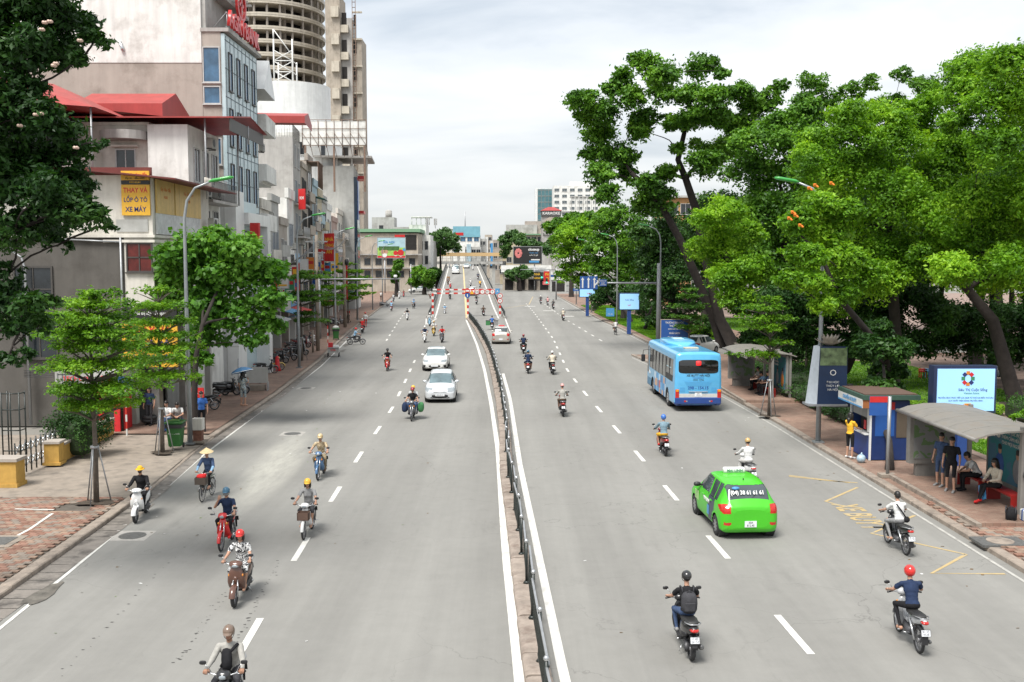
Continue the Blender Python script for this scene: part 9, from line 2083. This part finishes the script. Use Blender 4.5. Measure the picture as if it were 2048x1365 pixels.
# bus
KBUS=bus_kit();A=G(1336,812);rz=.02;d=Vector((-math.sin(rz),math.cos(rz),0));rt=Vector((d.y,-d.x,0));c=A+rt*1.12+d*(4.35-2.05)
t=root('bus','light blue city bus with dark blue bumper pulling along the right kerb','bus',c,rz);lb=paint('bus_blue',(.10,.40,.68));ob=[o for o in KBUS.fill(t,dict(body=lb,body2=paint('bus_blue_dark',(.07,.30,.56)),glass=mat('bus_side_glass',(.10,.10,.095),r=.12,var=.5,sc=1.4,spec=.8),dglass=glassy('bus_rear_glass',(.008,.008,.008)),redlamp=mat('stop_lamp_red',(.8,.02,.02),emit=.6),blue=paint('bus_navy',(.012,.05,.22)),white=mat('bus_white_band',(.50,.50,.48),r=.4,var=.15),red=BM['red'],orange=mat('orange_lens',(.75,.25,.01),r=.2),lamp=LAMPG,metal=chrome,plate=BM['plate'],pale=mat('pale_grille',(.42,.60,.66)),pale2=mat('hatch_beige',(.45,.42,.33)),black=blackp,advert=hatch_advert(),skirt=mat('bus_skirt',(.10,.22,.34)),tyre=asph_d,rimw=mat('bus_rim',(.42,.42,.42),r=.4,metal=.4)))if o]
rp_=find(ob,'rear_panel')[0]
for s,sz,z,m,bo in(('XE BUÝT HÀ NỘI',.15,1.80,T_blk,.025),('TRANSERCO',.10,1.68,S_blue,.0),('1900 1296',.13,1.60-.0,T_blk,.02),('29B - 154.15',.20,1.18,S_blue,.03)):text(s,sz,(0,-4.382,z-(.03 if s[0]=='1' else 0)),(PI/2,0,0),m,rp_,ext=.003,bold=bo)
pn=find(ob,'number_plate')[0];text('29B',.08,(0,-4.416,.90),(PI/2,0,0),PLM,pn,ext=.001);text('154.15',.08,(0,-4.416,.82),(PI/2,0,0),PLM,pn,ext=.001);text('bus',.3,(-1.182,3.35,1.15),(PI/2,0,-PI/2),T_wht,t,bold=.01)
# parked motorbikes and pavement people on the left
pk=[(408,822,2.2,'u','black','black motorbike tail sticking out beside the man in blue'),(452,792,-1.1,'s','black','black scooter parked before the grey shutters, left of the woman with an umbrella'),(470,790,-1.0,'s','grey','second dark scooter parked behind the woman with an umbrella'),(500,768,-1.2,'s','white','white-fronted scooter parked behind the worn grey panel'),
      (532,748,-1.0,'u','black','black motorbike parked beside the yellow one'),(545,742,-1.1,'u','yellow','yellow-panelled motorbike parked in the left row'),(555,728,-1.1,'s','black','dark scooter parked behind the red draped stand'),(572,722,-1.2,'s','grey','grey scooter parked in the thick of the left row'),(585,716,-1.1,'u','black','black motorbike near the tiered tree trunk'),(597,712,-1.0,'s','black','black scooter right of the tiered tree trunk'),(590,702,-1.2,'u','grey','grey motorbike in the second line of the left row'),(603,696,-1.1,'s','darkred','dark red scooter in the second line of the left row'),(618,692,-1.2,'s','white','white scooter parked under the blue sheet'),(612,686,-1.1,'u','black','black motorbike against the blue sheet'),
      (664,652,-1.3,'s','white','white scooter parked by the shop door past the farther bin'),(674,648,-1.2,'s','silver','silver scooter parked beside the white one past the farther bin'),(768,613,-1.3,'s','white','white scooter stopped at the pavement edge near the bend')]
for i,(px,py,rz,k,bc,lbl)in enumerate(pk):p=G(px,py,.13 if i<16 else 0);bike(k,lbl,p,rz,bc,lean=.12,group='parked motorbikes')
def man(px,py,rz,label,pz,z=.13,**kw):return person(label,G(px,py,z),rz,pz,**kw)
man(404,862,PI+.3,'man in a blue shirt standing by the brick stump','stand',shirt='blue',trousers='black',head='hair');man(336,862,PI-.3,'left of two people in white seated behind the wheelie bin','sit',shirt='white',trousers='denim',head='hair');man(357,858,PI+.2,'right of two people in white seated behind the wheelie bin','sit_bent',shirt='white',trousers='charcoal',head='hair')
for px,py,lb in((336,862,'low stool under the left seated person in white'),(357,858,'low stool under the right seated person in white')):o=MB().box(-.18,.18,-.18,.18,0,.43).build('stool',S_blue);o.location=G(px,py,.13);tag(o,lb,'stool')
p=G(487,812,.13);person('woman in a floral dress walking on the pavement under an umbrella',p,-.4,'stand_umbrella',shirt=FLO,trousers=FLO,legs='skin',head='long_hair',shoes='skin')
t=root('umbrella','blue and white umbrella held by the woman in the floral dress','umbrella',p,-.4);b=MB();b.T=Matrix.Translation((-.05,-.02,0))@Matrix.Rotation(-.25,4,'Y');b.tube([(.25,.26,1.15),(.25,.26,1.92)],.012,6);b.build('shaft',chrome,t);b=MB();b.T=Matrix.Translation((-.05,-.02,0))@Matrix.Rotation(-.25,4,'Y');b.tube([(.25,.26,1.68),(.25,.26,1.80),(.25,.26,1.90),(.25,.26,1.94)],[.60,.46,.22,.01],10,0,False,False);b.tube([(.25,.26,1.675),(.25,.26,1.70)],[.605,.58],10,1,False,False);b.build('canopy',[mat('umbrella_blue',(.08,.22,.42),r=.6),T_wht],t)
man(697,646,2.6,'man in a red shirt walking on the left pavement','walk',shirt='red',trousers='brown',head='hair');man(731,655,.3,'pedestrian in a white top and red trousers on the left road edge','walk',z=0,shirt='white',arms='white',trousers='red',head='helmet',headc='red');man(762,601,2.8,'person with a black bag standing by the white scooter at the bend','stand',z=.13,shirt='white',trousers='black',head='hair')
man(300,850,3.0,'worker in the dark doorway of the tyre shop','stand',shirt='navy',trousers='charcoal',head='hair')
# kiosk and shelter people
man(1699,917,-1.1,'customer in a yellow top leaning at the kiosk counter','stand_reach',shirt='yellow',trousers='black',legs='skin',head='long_hair',shoes='white')
p=Vector((14.05,31.2,.25));person('young man in a black printed tee and shorts standing in the shelter',(13.75,30.75,.25),2.5,'stand_look',shirt='black',trousers='black',legs='skin',head='hair',shoes='grey');person('person in dark shorts standing behind the young man in black',(13.75,31.5,.25),2.2,'stand',shirt='denim',trousers='denim',legs='skin',head='hair',shoes='grey')
person('person in white bent forward on the farther red bench',(14.55,30.75,.26),1.4,'sit_bent',shirt='white',trousers='black',head='hair');person('woman in a pale cardigan sitting on the nearer red bench',(14.45,29.3,.26),1.9,'sit_woman',shirt='cream',arms='cream',trousers='black',head='long_hair',shoes='red')
person('masked person in a dark jacket and hat standing at the shelter end',(14.75,27.75,.25),2.7,'stand_arms',shirt='charcoal',arms='charcoal',trousers='black',head='sun_hat',headc='navy',mask='white')
t=pack('black backpack standing on the shelter platform edge',(13.9,27.25,.25-.75),2.6,'black',y=.1,z=1.0);b=MB();b.cbox((0,0,.16),(.40,.30,.30),0,.02);o=b.build('parcel',S_wht);o.location=(14.35,27.15,.25);tag(o,'white parcel with blue tape on the shelter platform','parcel');b=MB();b.box(-.205,.205,-.03,.03,.01,.315);b.box(-.10,-.06,-.155,.155,.01,.316);b.box(.06,.10,-.155,.155,.01,.317);q=b.build('tape',S_blue,o)
for i,(x,y,c,c2,pz)in enumerate(((13.85,55.5,'greige','black','sit'),(13.85,53.9,'lightblue','charcoal','sit_bent'),(13.85,53.3,'denim','black','sit'))):person(['leftmost of the three people sitting in the far shelter','middle of the three people sitting in the far shelter','rightmost of the three people sitting in the far shelter'][i],(x,y,.26),1.7,pz,shirt=c,trousers=c2,head='hair',arms='skin')
b=MB();b.prism([(-.14,0),(.14,0),(.14,.5),(-.14,.5)],-.012,.012,0,'y');o=b.build('poster_board',S_lb);o.location=(14.0,29.15,.35);o.rotation_euler=(.35,.5,1.9);tag(o,'light blue board leaning on the knees of the seated woman','board')
# red chairs and blue stools in the park, small parked bikes
for i in range(5):p=G(1845+9*(i%3),752+4*(i//3),.14);t=root('plastic_stool',['red','blue','blue'][i%3]+' plastic stool in the shade of the park, %s in the cluster'%['front left','front middle','front right','rear left','rear middle'][i],'stool',p);part(t,'seat',(S_red,S_lb,S_lb)[i%3],(-.2,.2,-.2,.2,.38,.45));[part(t,'leg',(S_red,S_lb,S_lb)[i%3],(x,x+.05,y,y+.05,0,.38))for x in(-.18,.13)for y in(-.18,.13)]
for i,(x,y)in enumerate(((27,60),(30,61),(26,80),(33,57))):bike('s',['white scooter parked under the park trees, left of the pair','silver scooter parked under the park trees, right of the pair','scooter parked behind the big trunks in the park','scooter parked deepest in the park shade'][i],(x,y,.14),1.2+i,('white','silver','grey','white')[i],group='motorbikes parked in the park')
for i,(x,y)in enumerate(((19.5,84),(24.5,85.5))):t=root('park_bench',['park bench nearest the entrance road','park bench beside the low plaza wall'][i],'bench',(x,y,.14),.3);[part(t,'slat',WM['tan'],(-.7,.7,-.2+k*.14,-.09+k*.14,.42,.46))for k in range(3)];[part(t,'leg',WM['concrete'],(a,a+.1,-.2,.2,0,.42))for a in(-.6,.5)]
